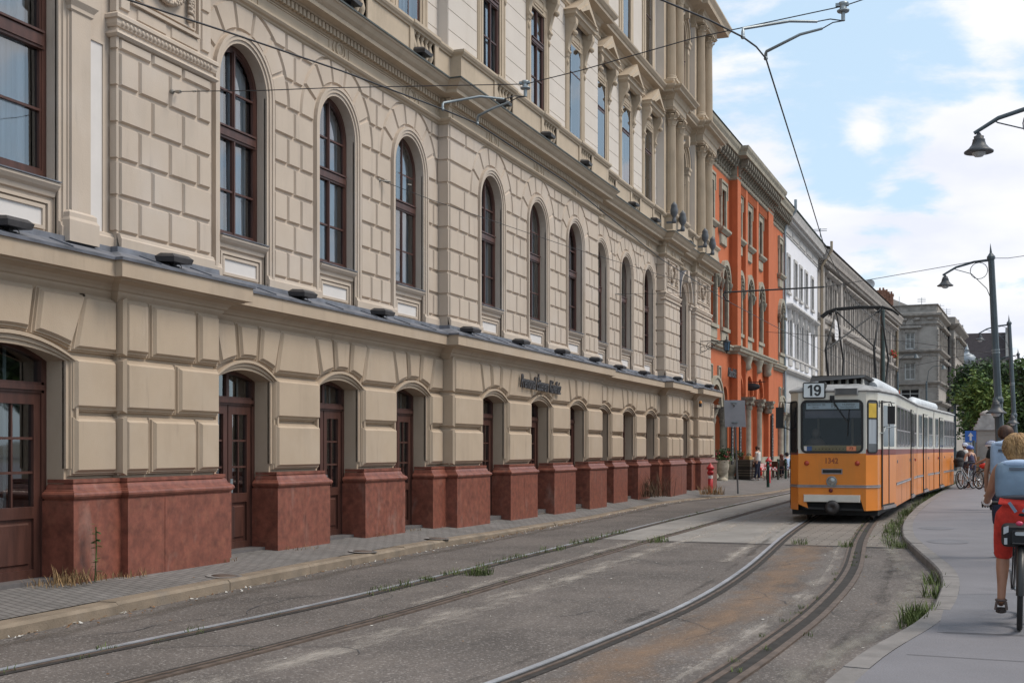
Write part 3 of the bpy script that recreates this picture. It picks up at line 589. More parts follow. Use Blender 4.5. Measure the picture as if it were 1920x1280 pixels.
# ---- window surrounds, aprons, sills, bases
for b in BAYS:
    x = b['x']; hw, zb, zs, rise = win1(b) if b['wc'] else (0, 0, 0, 0)
    k_ = kind(b)
    for c in b['wc']:
        o1 = .155 if k_ == 'win' else .13
        I = opening(c, hw, 4.02, zs, rise, 20); O = opening(c, hw + o1, 4.02, zs, rise + o1, 20); I2 = opening(c, hw + .05, 4.02, zs, rise + .05, 20); I3 = opening(c, hw + .105, 4.02, zs, rise + .105, 20)
        TR.ribbon(I, I2, x - .02, x + .028); TR.ribbon(I2, I3, x - .02, x + .05); TR.ribbon(I3, O, x - .02, x + .068)
        # sill and apron
        TR.rect(c - hw + .002, c + hw - .002, 4.0, zb - .02, x - .10, x - .05); AP = MB(); AP.rect(c - hw + .19, c + hw - .19, 4.14, 4.33, x - .05, x - .044); AP.build('apron_panel', M_WHITE, palace); AP = MB(); AP.mould([(x - .045, c - hw + .003), (x - .045, c + hw - .003)], [(.0, 4.642), (.125, 4.634), (.125, 4.648), (-.1, 4.672)]); AP.build('sill_flashing', M_LEAD, palace); AP = MB()
        TR.mould([(x - .045, c - hw + .003), (x - .045, c + hw - .003)], [(0, 4.47), (.03, 4.48), (.04, 4.53), (.08, 4.56), (.11, 4.60), (.11, 4.63), (0, 4.64)])
        TR.frame(c - hw + .19, c + hw - .19, 4.14, 4.33, .04, x - .045, x - .022); TR.frame(c - hw + .12, c + hw - .12, 4.08, 4.39, .035, x - .045, x - .012)
        if k_ == 'pav':
            for r0, r1, d in ((.80, .92, .10), (.92, 1.02, .19)): TR.ribbon(arch_pts(c, r0, zs + .1, r0, 20), arch_pts(c, r1, zs + .1, r1, 20), x - .01, x + d)
            LDH.ribbon(arch_pts(c, 1.02, zs + .1, 1.02, 20), arch_pts(c, 1.045, zs + .1, 1.045, 20), x, x + .2)
            TR.panel([(c - .1, zs + .68), (c + .1, zs + .68), (c + .16, zs + 1.16), (c - .16, zs + 1.16)], x, x + .26, .03)
            for sgn in (-1, 1): TR.rect(c + sgn * .98 - .11, c + sgn * .98 + .11, 4.02, 6.7, x, x + .09, .01); TR.mould([(x, c + sgn * .98 - .13), (x + .1, c + sgn * .98 - .13), (x + .1, c + sgn * .98 + .13), (x, c + sgn * .98 + .13)], [(0, 6.66), (.02, 6.68), (.03, 6.75), (.07, 6.80), (.07, 6.85), (0, 6.86)])
        if k_ == 'big':
            for y0, y1 in ((c + .97, c + 1.31),):                   # plain impost pilaster and pale inlaid strip
                TR.rect(y0, y1, 4.3, 6.66, x, x + .10, .012); TR.mould([(x, y0 - .03), (x + .10, y0 - .03), (x + .10, y1 + .03), (x, y1 + .03)], [(.05, 4.0), (.05, 4.24), (.03, 4.28), (.03, 4.33), (.0, 4.36)]); TR.mould([(x, y0), (x + .10, y0), (x + .10, y1), (x, y1)], [(0, 6.60), (.02, 6.62), (.02, 6.66), (.06, 6.72), (.06, 6.80), (0, 6.82)])
                AP.rect(y1 + .07, y1 + .30, 4.22, 6.42, x, x + .004); AP.build('inlaid_panel', M_WHITE, palace); TR.frame(y1 + .07, y1 + .30, 4.22, 6.42, .03, x, x + .02)
            TR.ribbon(arch_pts(c, 1.0, zs, 1.0, 20), arch_pts(c, 1.12, zs, 1.12, 20), x, x + .08)
    # base course between the windows
    e = [b['y0'] + .0] + [v for c in b['wc'] for v in (c - hw, c + hw)] + [b['y1']]
    for p, q in zip(e[::2], e[1::2]):
        xr = x + .0
        TR.mould([(xr, p + .002), (xr, q - .002)], [(.07, 3.95), (.075, 4.16), (.06, 4.18), (.055, 4.21), (.03, 4.222), (0, 4.226)])
    if b['n'] in ('pl', 'p1', 'p2'):                                # impost band with egg and dart, relief panel above
        p = [(x - .1, b['y0'] - .002), (x, b['y0'] - .002), (x, b['y1']), (x - .1, b['y1'])]
        TR.mould(p, [(.0, 6.535), (.05, 6.545), (.08, 6.575), (.07, 6.605), (.025, 6.625), (.025, 6.66), (.045, 6.665), (.06, 6.70), (.06, 6.75), (.085, 6.76), (.085, 6.80), (.05, 6.83), (.0, 6.84)])
        n = int((b['y1'] - b['y0']) / .075)
        for i in range(n): y = b['y0'] + .04 + i * .075; TR.sphere((x + .058, y, 6.71), .03, 8, sc=(.8, .85, 1.1))
        ya, yb = b['y0'] + .28, b['y1'] - .34; za, zc_ = 7.06, 7.9
        TR.frame(ya, yb, za, zc_, .04, x, x + .05); TR.frame(ya + .06, yb - .06, za + .06, zc_ - .06, .02, x, x + .03)
        for yy in (b['y0'] + .13, b['y1'] - .15): W2 = TR; TR.rect(yy - .09, yy + .09, 6.9, 7.4, x, x + .03, .012); TR.rect(yy - .09, yy + .09, 7.43, 7.93, x, x + .03, .012)
        for f_ in (.35, .7): TR.rect(b['y0'] + (b['y1'] - b['y0']) * f_ - .3, b['y0'] + (b['y1'] - b['y0']) * f_ + .27, 6.86, 7.0, x, x + .02, .01)
        yc = (ya + yb) / 2; zc2 = 7.53
        def leafy(pts, r, n):                                       # garland: a rope with leaf bumps
            TR.tube(pts, r * .75, 7)
            for i, q in enumerate(pts):
                for k in range(n): a = k * 6.283 / n + i * .7; TR.sphere((q[0] + abs(math.cos(a)) * r * .7, q[1] + math.sin(a) * r * .75, q[2] + math.cos(a + i) * r * .4), r * .42, 6)
        leafy([(x + .05, yc + .26 * math.sin(t * .2618 * 1.0) * 1.15, zc2 + .26 * math.cos(t * .2618)) for t in range(24)], .055, 5)
        TR.lathe([(.15, 0), (.14, .03), (.09, .035), (.06, .06), (0, .07)], (x, yc, zc2), 16, axis=((0, 1, 0), (0, 0, 1), (1, 0, 0)))
        for sgn in (-1, 1):
            yy = yc + sgn * (yb - ya) * .36; leafy([(x + .05, yy, zc2 + .34 - i * .075) for i in range(9)], .05, 5); TR.sphere((x + .05, yy, zc2 - .33), .05, 8)
            leafy([(x + .05, yc + sgn * (.28 + .1 * t), zc2 + .2 - .12 * math.sin(t * 1.0)) for t in range(3)], .045, 4)
TR.build('stone_trim', M_UP, palace); LDH.build('hood_flashing', M_LEAD, palace)

# ---- ledge between ground and first floor, and its lead covering
LG = MB(); P = plan(0.0)
LG.mould(P, [(.05, 3.40), (.11, 3.475), (.12, 3.49), (.125, 3.515), (.15, 3.53), (.165, 3.555), (.20, 3.59), (.27, 3.615), (.315, 3.622), (.325, 3.64), (.40, 3.645), (.40, 3.84), (.0, 3.86)])
LG.build('ledge', M_GF, palace)
LD = MB(); LD.mould(P, [(.40, 3.845), (.425, 3.83), (.43, 3.865), (.10, 3.985), (.085, 3.99), (.08, 4.055), (.06, 4.06)])
for b in BAYS:
    y = b['y0'] + .3
    while y < b['y1'] - .2: LD.obox((b['x'] + .26, y, 3.932), (1, 0, -.36), (0, 1, 0), (.36, 0, 1), .17, .008, .012); y += rnd.uniform(.8, 1.3)
LD.build('lead_flashing', M_LEAD, palace)

# ---- ground floor: piers with panelled blocks, red plinth, door arches
DOORS = [dict(c=10.2, hw=.92, b=BAYS[0], big=True)] + [dict(c=c - .04, hw=.67, b=b, big=False) for b in BAYS for c in b['wc'] if b['n'] in ('b1', 'b2', 'b3')] + [dict(c=42.85, hw=.62, b=BAYS[6], big=False)]
ZSP, RISE = 2.66, .13
GFm = MB(); RP = MB()
def block2(mb, y0, y1, z0, z1, x, fr=None):                         # block with a stepped, moulded margin
    mb.rect(y0, y1, z0, z1, x, x + .045, .012, fr); mb.rect(y0 + .026, y1 - .026, z0 + .026, z1 - .026, x + .045, x + .075, .008, fr); mb.rect(y0 + .046, y1 - .046, z0 + .046, z1 - .046, x + .075, x + .115, .03, fr)
def poly2(mb, poly, x):
    mb.panel(poly, x, x + .045, .012); a = inset(poly, .026); mb.panel(a, x + .045, x + .075, .008); mb.panel(inset(a, .02), x + .075, x + .112, .028)
for b in BAYS:
    ds = [d for d in DOORS if d['b'] is b]; x = b['x'] + .04
    wall(GFm, x, b['y0'], b['y1'], .15, 3.5, [(d['c'], d['hw'], .15, ZSP, RISE + (.08 if d['big'] else 0)) for d in ds], .42)
    for d in ds:                                                    # stepped arch moulding and wedge stones
        c, hw = d['c'], d['hw']
        for i, (q0, q1, dd) in enumerate(((0, .05, .03), (.05, .10, .055), (.10, .14, .09))):
            TRG = GFm; TRG.ribbon(opening(c, hw + q0, 1.45, ZSP, RISE + q0, 14), opening(c, hw + q1, 1.45, ZSP, RISE + q1, 14), x - .02, x + dd)
        zt = 3.455; hb = hw + .06; r = lambda y: ZSP + .125 + (RISE + .02) * max(0, 1 - ((y - c) / hb) ** 2)
        bot = [-hb, -hb * .33, hb * .33, hb]; top = [-hb * 1.28, -hb * .42, hb * .42, hb * 1.28]
        for k in range(3):
            n = 5; pb = [(c + bot[k] + .015 + (bot[k + 1] - bot[k] - .03) * i / n) for i in range(n + 1)]
            poly2(GFm, [(y, r(y)) for y in pb] + [(c + top[k + 1] - .015, zt), (c + top[k] + .015, zt)], x)
    # piers between openings
    e = [b['y0']] + [v for d in ds for v in (d['c'] - d['hw'] - .03, d['c'] + d['hw'] + .03)] + [b['y1']]
    for i in range(0, len(e), 2):
        p, q = e[i], e[i + 1]; free0 = i > 0; free1 = i + 2 < len(e)
        if q - p < .05: continue
        stepL = (not free0) and b['n'] in ('b2', 'pl', 'p1', 'p2'); stepR = (not free1) and b['n'] in ('b2', 'pl', 'p1', 'p2')
        y0 = p + (.0 if free0 else (-.04 if stepL else .0)); y1 = q - (0 if free1 else (-.04 if stepR else 0))
        w_ = q - p
        if b['n'] == 'pl' or (b['n'] in ('p1', 'p2')): cut = ([0, .26, .74, 1], [0, .52, 1], [0, .26, .74, 1])
        elif w_ > 1.9: cut = ([0, .33, .67, 1], [0, .5, 1], [0, .33, .67, 1])
        else: cut = ([0, 1], [0, 1], None)
        for (z0, z1), cu in zip(((1.36, 2.06), (2.09, 2.735)), cut):
            for a, c_ in zip(cu, cu[1:]): block2(GFm, y0 + (y1 - y0) * a + .006, y0 + (y1 - y0) * c_ - .006, z0, z1, x)
        # top row (wedge between the door arches)
        tl = (p + .12 if free0 else y0 + .006); tr = (q - .12 if free1 else y1 - .006)
        if cut[2]:
            for a, c_ in zip(cut[2], cut[2][1:]): block2(GFm, y0 + (y1 - y0) * a + .006, y0 + (y1 - y0) * c_ - .006, 2.765, 3.455, x)
        else:
            poly2(GFm, [(p - (.0 if free0 else 0) + .0, 2.765), (q, 2.765), (q - (.17 if free1 else .0), 3.455), (p + (.17 if free0 else .0), 3.455)], x)
        # red marble plinth block and its torus
        xf = x + .20; pa = y0 - (.10 if free0 else (.05 if stepL else .0)); pb = y1 + (.10 if free1 else (.05 if stepR else 0))
        back = -.30
        RP = MB(); nsl = 3 if pb - pa > 1.9 else (2 if pb - pa > 1.0 else 1)
        for si_ in range(nsl): RP.box(back, xf - rnd.uniform(0, .004), pa + (pb - pa) * si_ / nsl + (.0025 if si_ else 0), pa + (pb - pa) * (si_ + 1) / nsl - (.0025 if si_ < nsl - 1 else 0), .0, 1.09)
        RP.box(back, xf - .02, pa + .01, pb - .01, .0, 1.085)
        pth = [(x - .22, pa + .07), (xf - .07, pa + .07), (xf - .07, pb - .07), (x - .22, pb - .07)]
        if not free0 and not stepL: pth = pth[1:]; pth[0] = (xf - .07, pa)
        if not free1 and not stepR: pth = pth[:-1]; pth[-1] = (xf - .07, pb)
        RP.mould(pth, [(.06, 1.085), (.065, 1.107), (.085, 1.116), (.10, 1.141), (.10, 1.162), (.085, 1.184), (.06, 1.197), (.055, 1.209), (.035, 1.215), (.028, 1.240), (.015, 1.265), (-.005, 1.286), (.012, 1.290), (.012, 1.330), (-.06, 1.333)])
        RP.build('marble_plinth', M_RED, palace)
        # lower reveal lining in marble
for y, xa, xb in ((11.95, .16, .26), (21.82, 0.0, .22), (39.40, 0.0, .27), (44.15, .08, .27)):
    fr = lambda w_, u, v, y=y: (u, y - w_, v)
    GFm.add([(xa, y, .15), (xb + .05, y, .15), (xb + .05, y, 3.5), (xa, y, 3.5)], [(0, 1, 2, 3)])
    for z0, z1 in ((1.36, 2.06), (2.09, 2.735), (2.765, 3.455)): GFm.rect(xa + .06, xb + .155, z0, z1, .0, .04, .03, fr)
for y, xa, xb in ((13.87, .0, .26), (31.95, .0, .22), (41.60, .08, .27), (46.95, -14, .27)): GFm.add([(xb + .05, y, .15), (xa, y, .15), (xa, y, 3.5), (xb + .05, y, 3.5)], [(0, 1, 2, 3)])
GFm.build('ground_floor_wall', M_GF, palace)

# ---- windows and doors (built once, then copied)
def make_window(name, hw, z0, zs, rise, ztr, bars, arch=True, curtain='side', wood=None, light=False):
    """frame at local y=0; z absolute. transom at ztr=(lo,hi)"""
    wood = wood or M_WOOD
    f = MB(); t = .075
    O = opening(0, hw, z0, zs, rise, 18) if arch else [(-hw, z0), (-hw, zs), (hw, zs), (hw, z0)]
    I = opening(0, hw - t, z0 + t, zs, max(rise - t, 0), 18) if arch else [(-hw + t, z0 + t), (-hw + t, zs - t), (hw - t, zs - t), (hw - t, z0 + t)]
    f.ribbon(I, O, -.05, .0, True); t2 = t + .022
    I2 = opening(0, hw - t2, z0 + t2, zs, max(rise - t2, 0), 18) if arch else [(-hw + t2, z0 + t2), (-hw + t2, zs - t2), (hw - t2, zs - t2), (hw - t2, z0 + t2)]
    f.ribbon(I2, I, -.05, -.01, True)
    ztop = zs + rise if arch else zs
    f.box(-.05, -.004, -.036, .036, z0 + t, ztop - t); f.box(-.03, .008, -.018, .018, z0 + t, ztop - t)
    lo, hi = ztr
    f.box(-.05, .012, -hw + t * .5, hw - t * .5, lo, hi); f.box(-.05, .03, -hw + t, hw - t, lo + .03, hi - .045); f.box(-.05, .05, -hw + t, hw - t, hi - .03, hi - .005)
    for z in bars: f.box(-.045, -.008, -hw + t, hw - t, z - .014, z + .014)
    o = f.build(name, wood)
    p = MB(); G = opening(0, hw - t, z0 + t, zs, max(rise - t, 0), 18) if arch else [(-hw + t, z0 + t), (-hw + t, zs - t), (hw - t, zs - t), (hw - t, z0 + t)]
    p.add([(-.02, a, b_) for a, b_ in G], [tuple(range(len(G)))[::-1]]); p.build('pane', M_GLASS, o)
    c = MB()
    if curtain in ('side', 'full'):
        for y0, y1 in (((-hw + .02, -.02), (.05, hw - .05)) if curtain == 'side' else ((-hw + .01, -.03), (.03, hw + .30))):
            n = 14; ys = [y0 + (y1 - y0) * i / n for i in range(n + 1)]
            c.add([(-.14 + .018 * (i % 2), y, z0) for i, y in enumerate(ys)] + [(-.14 + .018 * (i % 2), y, ztop if not arch else zs + math.sqrt(max(.01, hw * hw - y * y)) * (rise / hw if hw else 0)) for i, y in enumerate(ys)], [(i, i + 1, n + 2 + i, n + 1 + i) for i in range(n)])
    elif curtain == 'strips':
        for y0 in (-hw * .78, -hw * .42, hw * .2, hw * .58): c.box(-.13, -.12, y0, y0 + .07, z0, zs)
    if c.v: c.build('curtain', M_CURT if curtain != 'strips' else mat('grey blind', (.30, .36, .36), .9, var=.1), o)
    return o
def make_door(hw, zs, rise):
    f = MB(); t = .08; z0 = .17; lo, hi = 2.30, 2.42
    O = opening(0, hw, z0, zs, rise, 12); I = opening(0, hw - t, z0 + .03, zs, rise - t * .7, 12); f.ribbon(I, O, -.06, .05, True)
    f.box(-.06, .05, -hw + .04, hw - .04, lo, hi); f.box(-.06, .075, -hw + .05, hw - .05, lo + .03, hi - .03); f.box(-.05, .03, -.035, .035, lo, zs + rise - .03)
    for s_ in (-1, 1):
        a, b_ = sorted((s_ * .012, s_ * (hw - t))); st = .10
        f.box(-.04, .03, a, a + st, z0 + .03, lo); f.box(-.04, .03, b_ - st, b_, z0 + .03, lo); f.box(-.04, .03, a + st, b_ - st, lo - .13, lo); f.box(-.04, .03, a + st, b_ - st, z0 + .03, z0 + .16); f.box(-.04, .03, a + st, b_ - st, .90, 1.03)
        f.box(-.04, .0, a + st, b_ - st, z0 + .16, .90); f.rect(a + st + .05, b_ - st - .05, z0 + .21, .85, .0, .02, .02)
        m = (a + b_) / 2; f.box(-.035, .012, m - .011, m + .011, 1.03, lo - .13)
        for k in (1, 2): z = 1.03 + (lo - .13 - 1.03) * k / 3; f.box(-.036, .014, a + st, b_ - st, z - .014, z + .014)
    o = f.build('door', M_WOOD)
    p = MB()
    p.add([(-.01, -hw + t, 1.03), (-.01, hw - t, 1.03), (-.01, hw - t, lo), (-.01, -hw + t, lo)], [(0, 1, 2, 3)]); G = opening(0, hw - t, hi, zs, rise - t * .7, 12); p.add([(-.01, a, b_) for a, b_ in G], [tuple(range(len(G)))[::-1]]); p.build('pane', M_GLASS, o)
    c = MB()
    for s_ in (-1, 1):
        for q in (.16, .30, .44): c.box(-.11, -.10, s_ * q - .022, s_ * q + .022, 1.0, 2.9)
    c.build('blind', mat('grey blind', (.30, .36, .36), .9, var=.1), o)
    h_ = MB(); h_.tube([(.03, .09, 1.12), (.08, .09, 1.12), (.08, .02, 1.12)], .011, 6); h_.box(.028, .036, .06, .12, 1.04, 1.24); h_.build('handle', M_STEEL, o)
    return o
def place(o, x, y, used=[]):
    c = o if o not in used else copy_tree(o)
    if o not in used: used.append(o)
    c.parent = palace; c.location = (x, y, 0)
    for ch in c.children:
        if ch.name.startswith('pane'): ch.rotation_euler = (0, rnd.uniform(-.006, .006), rnd.uniform(-.012, .012)); ch.location.x = -.004
        if ch.name.startswith('curtain'): ch.scale.y = rnd.choice((1, 1, 1, .88)); ch.location.y = rnd.uniform(-.08, .08)
    return c
wA = make_window('window', HWIN, 4.66, ZS, HWIN, (6.06, 6.24), (5.33, 6.75)); wB = make_window('window', .85, 4.70, ZS, .85, (6.13, 6.33), (5.45, 6.9)); wP = make_window('window', .62, 4.70, ZS, .62, (6.06, 6.24), (5.33, 6.75), curtain='none')
for b in BAYS:
    for c in b['wc']: place({'big': wB, 'pav': wP, 'win': wA}[kind(b)], b['x'] - .14, c)
dA = make_door(.67, ZSP, RISE); dB = make_door(.92, ZSP, RISE + .08)
for d in DOORS:
    if d['b']['n'] in ('b3', 'pc') and d['c'] != 0: pass
    place(dB if d['big'] else dA, d['b']['x'] - .25, d['c'])
for d in DOORS: SI = MB(); SI.box(d['b']['x'] - .42, d['b']['x'] + .02, d['c'] - d['hw'] - .05, d['c'] + d['hw'] + .05, .1, .235); SI.build('door_sill', mat('dark stone sill', (.12, .11, .11), .8), palace)
# dark rooms behind the glass
DK = MB(); DK.add([(-1.1, 4, 0), (-1.1, 47, 0), (-1.1, 47, 18), (-1.1, 4, 18)], [(0, 1, 2, 3)])
for z in (.1, 3.7, 8.4, 13.6, 17.9): DK.add([(-1.1, 4, z), (-.28, 4, z), (-.28, 46.9, z), (-1.1, 46.9, z)], [(0, 1, 2, 3)])
DK.build('room_back', M_DARK, palace)

# ---- string course, frieze with medallions, dentil cornice
CO = MB(); P = plan(0.0)
CO.mould(P, [(.0, 7.93), (.035, 7.955), (.05, 7.965), (.06, 7.985), (.10, 8.0), (.125, 8.03), (.125, 8.055), (.06, 8.075), (.04, 8.085), (.04, 8.285), (.06, 8.295), (.07, 8.31), (.075, 8.425), (.15, 8.43), (.165, 8.45), (.33, 8.458), (.34, 8.52), (.36, 8.535), (.40, 8.57), (.445, 8.63), (.47, 8.645), (.48, 8.675), (.05, 8.70)])
for b in BAYS:
    y = b['y0'] + (.05 if b['x'] > .1 else .02)
    while y < b['y1'] + (0.03 if b['x'] > .1 else -.12): CO.box(b['x'] + .06, b['x'] + .145, y, y + .075, 8.315, 8.42); y += .118
    xs = b['x'] + .04
    cs = b['wc'] if b['wc'] else [(b['y0'] + b['y1']) / 2]
    for c in cs: CO.lathe([(.115, 0), (.115, .03), (.088, .03), (.095, .008), (.07, .008), (.06, .02), (0, .025)], (xs, c, 8.185), 20, axis=((0, 1, 0), (0, 0, 1), (1, 0, 0))); CO.ribbon([(c - .19 * math.cos(a * .35), 8.185 + .13 * math.sin(a * .35)) for a in range(-2, 3)], [(c - .22 * math.cos(a * .35), 8.185 + .15 * math.sin(a * .35)) for a in range(-2, 3)], xs, xs + .02); CO.ribbon([(c + .19 * math.cos(a * .35), 8.185 - .13 * math.sin(a * .35)) for a in range(-2, 3)], [(c + .22 * math.cos(a * .35), 8.185 - .15 * math.sin(a * .35)) for a in range(-2, 3)], xs, xs + .02)
    e = [b['y0'] + .1] + [v for c in cs for v in (c - .28, c + .28)] + [b['y1'] - .1]
    for p, q in zip(e[::2], e[1::2]):
        if q - p > .3: CO.frame(p + .06, q - .06, 8.115, 8.255, .018, xs, xs + .015)
for y, xa, xb in ((11.95, .16, .26), (21.82, 0, .22), (39.4, 0, .27)):
    xx = xa + .02
    while xx < xb + .1: CO.box(xx, xx + .07, y - .145, y - .06, 8.315, 8.42); xx += .118
CO.build('cornice', M_TRIM, palace)
LD2 = MB(); LD2.mould(P, [(.48, 8.68), (.495, 8.67), (.497, 8.70), (.10, 8.745), (.05, 8.76)]); LD2.build('cornice_flashing', mat('greenish dark flashing', (.07, .08, .075), .6, var=.2), palace)

# ---- second floor
U = MB(); U2 = MB(); UT = MB(); SEC = [dict(b=BAYS[0], w=[10.2]), dict(b=BAYS[2], w=BAYS[2]['wc']), dict(b=BAYS[3], w=BAYS[3]['wc']), dict(b=BAYS[4], w=BAYS[4]['wc']), dict(b=BAYS[6], w=[42.85])]
W2 = (.47, 9.36, 11.95); W3 = (.42, 13.62, 16.6)
for b in BAYS:
    x = b['x'] - .0; av = b['n'] == 'pc'
    ops2 = [(c, .5 if av else W2[0], W2[1], 11.75 if av else W2[2], .5 if av else 0) for c in b['wc']]
    ops3 = [(c, .5 if av else W3[0], W3[1], 16.3 if av else W3[2], .5 if av else 0) for c in b['wc']]
    UU = U2 if b['n'] in ('p1', 'pc', 'p2') else U
    wall(UU, x, b['y0'], b['y1'], 8.65, 13.6, ops2, .2); wall(UU, x, b['y0'], b['y1'], 13.6, 17.9, ops3, .2)
for y, xa, xb in ((11.95, .16, .26), (21.82, 0.0, .22), (39.40, 0.0, .27), (44.15, .08, .27)): U.add([(xa, y, 8.6), (xb, y, 8.6), (xb, y, 17.9), (xa, y, 17.9)], [(0, 1, 2, 3)])
for y, xa, xb in ((13.87, 0.0, .26), (31.95, 0.0, .22), (41.60, .08, .27), (46.95, -14, .27)): U.add([(xb, y, 8.6), (xa, y, 8.6), (xa, y, 17.9), (xb, y, 17.9)], [(0, 1, 2, 3)])
for b in BAYS:                                                      # thin ashlar joints
    z = 9.9
    hwj = .8
    e = [b['y0']] + [v for c in b['wc'] for v in (c - hwj, c + hwj)] + [b['y1']]
    for p, q in zip(e[::2], e[1::2]):
        k = 0; z = 9.40
        while z < 13.0 and q - p > .2 and b['n'] not in ('p1', 'pc', 'p2'):
            U.rect(p + .01, q - .01, z + .005, z + .395, b['x'], b['x'] + .012, .004); z += .40
U.build('upper_wall', M_PALE, palace); U2.build('pavilion_upper_wall', M_TRIM, palace)
# pedestal zone with balustrades under the windows
PZ = MB(); XB = .33
def baluster_profile(z0, h): return [(r_ * 1.15, z0 + q * h / .48) for r_, q in [(.055, 0), (.055, .05), (.035, .06), (.03, .09), (.055, .16), (.062, .21), (.05, .27), (.03, .36), (.026, .40), (.04, .42), (.04, .44), (.03, .445), (.052, .45), (.052, .48)]]
for b in BAYS:
    x = b['x']; ext = .035 if b['x'] > .1 else 0
    holes = [(c - .46, c + .46) for c in b['wc']]
    e = [b['y0'] - ext] + [v for h_ in holes for v in h_] + [b['y1'] + ext]
    for p, q in zip(e[::2], e[1::2]):
        PZ.box(x - .05, x + XB - .03, p, q, 8.79, 9.24); PZ.mould([(x, p), (x + XB - .03, p), (x + XB - .03, q), (x, q)], [(.05, 8.68), (.05, 8.79), (.03, 8.81), (.0, 8.825)])
        if p not in (b['y0'] - ext,): PZ.box(x, x + XB + .0, p - .0, p + .16, 8.79, 9.235)
        if q not in (b['y1'] + ext,): PZ.box(x, x + XB + .0, q - .16, q, 8.79, 9.235)
    for p, q in holes: PZ.box(x - .05, x + XB - .02, p, q, 8.68, 8.765); PZ.box(x - .02, x + .02, p, q, 8.7, 9.3)
    rp = [(x, b['y0'] - ext), (x + XB, b['y0'] - ext), (x + XB, b['y1'] + ext), (x, b['y1'] + ext)] if ext else [(x + XB, b['y0']), (x + XB, b['y1'])]
    PZ.mould(rp, [(-.08, 9.225), (.0, 9.23), (.01, 9.255), (.035, 9.275), (.055, 9.31), (.055, 9.35), (-.33, 9.37)])
    for h_ in holes: PZ.mould([(x + XB, h_[0] - .12), (x + XB, h_[1] + .12)], [(.0, 9.255), (.05, 9.275), (.075, 9.315), (.075, 9.365), (-.33, 9.385)])
PZ.build('balustrade_wall', M_TRIM, palace)
bal0 = None
for b in BAYS:
    for c in b['wc']:
        if c < 13: continue
        rt = thing('balustrade', None, None); rt.parent = palace; rt.location = (b['x'] + .26, c, 0)
        for k in range(5):
            if bal0 is None: m = MB(); m.lathe(baluster_profile(8.76, .48), (0, 0, 0), 10); bal0 = m.build('baluster', M_TRIM, rt); o = bal0
            else: o = bal0.copy(); COL.objects.link(o); o.parent = rt
            o.location = (0, -.36 + .18 * k, 0)
w2 = make_window('window', W2[0], W2[1], W2[2], 0, (11.06, 11.2), (10.3,), False, 'full'); w3 = make_window('window', W3[0], W3[1], W3[2], 0, (15.35, 15.5), (14.85,), False, 'full')
w2p = make_window('window', .5, W2[1], 11.75, .5, (10.95, 11.1), (10.3, 11.7), True, 'full'); w3p = make_window('window', .5, W3[1], 16.3, .5, (15.35, 15.5), (14.85, 16.2), True, 'full')
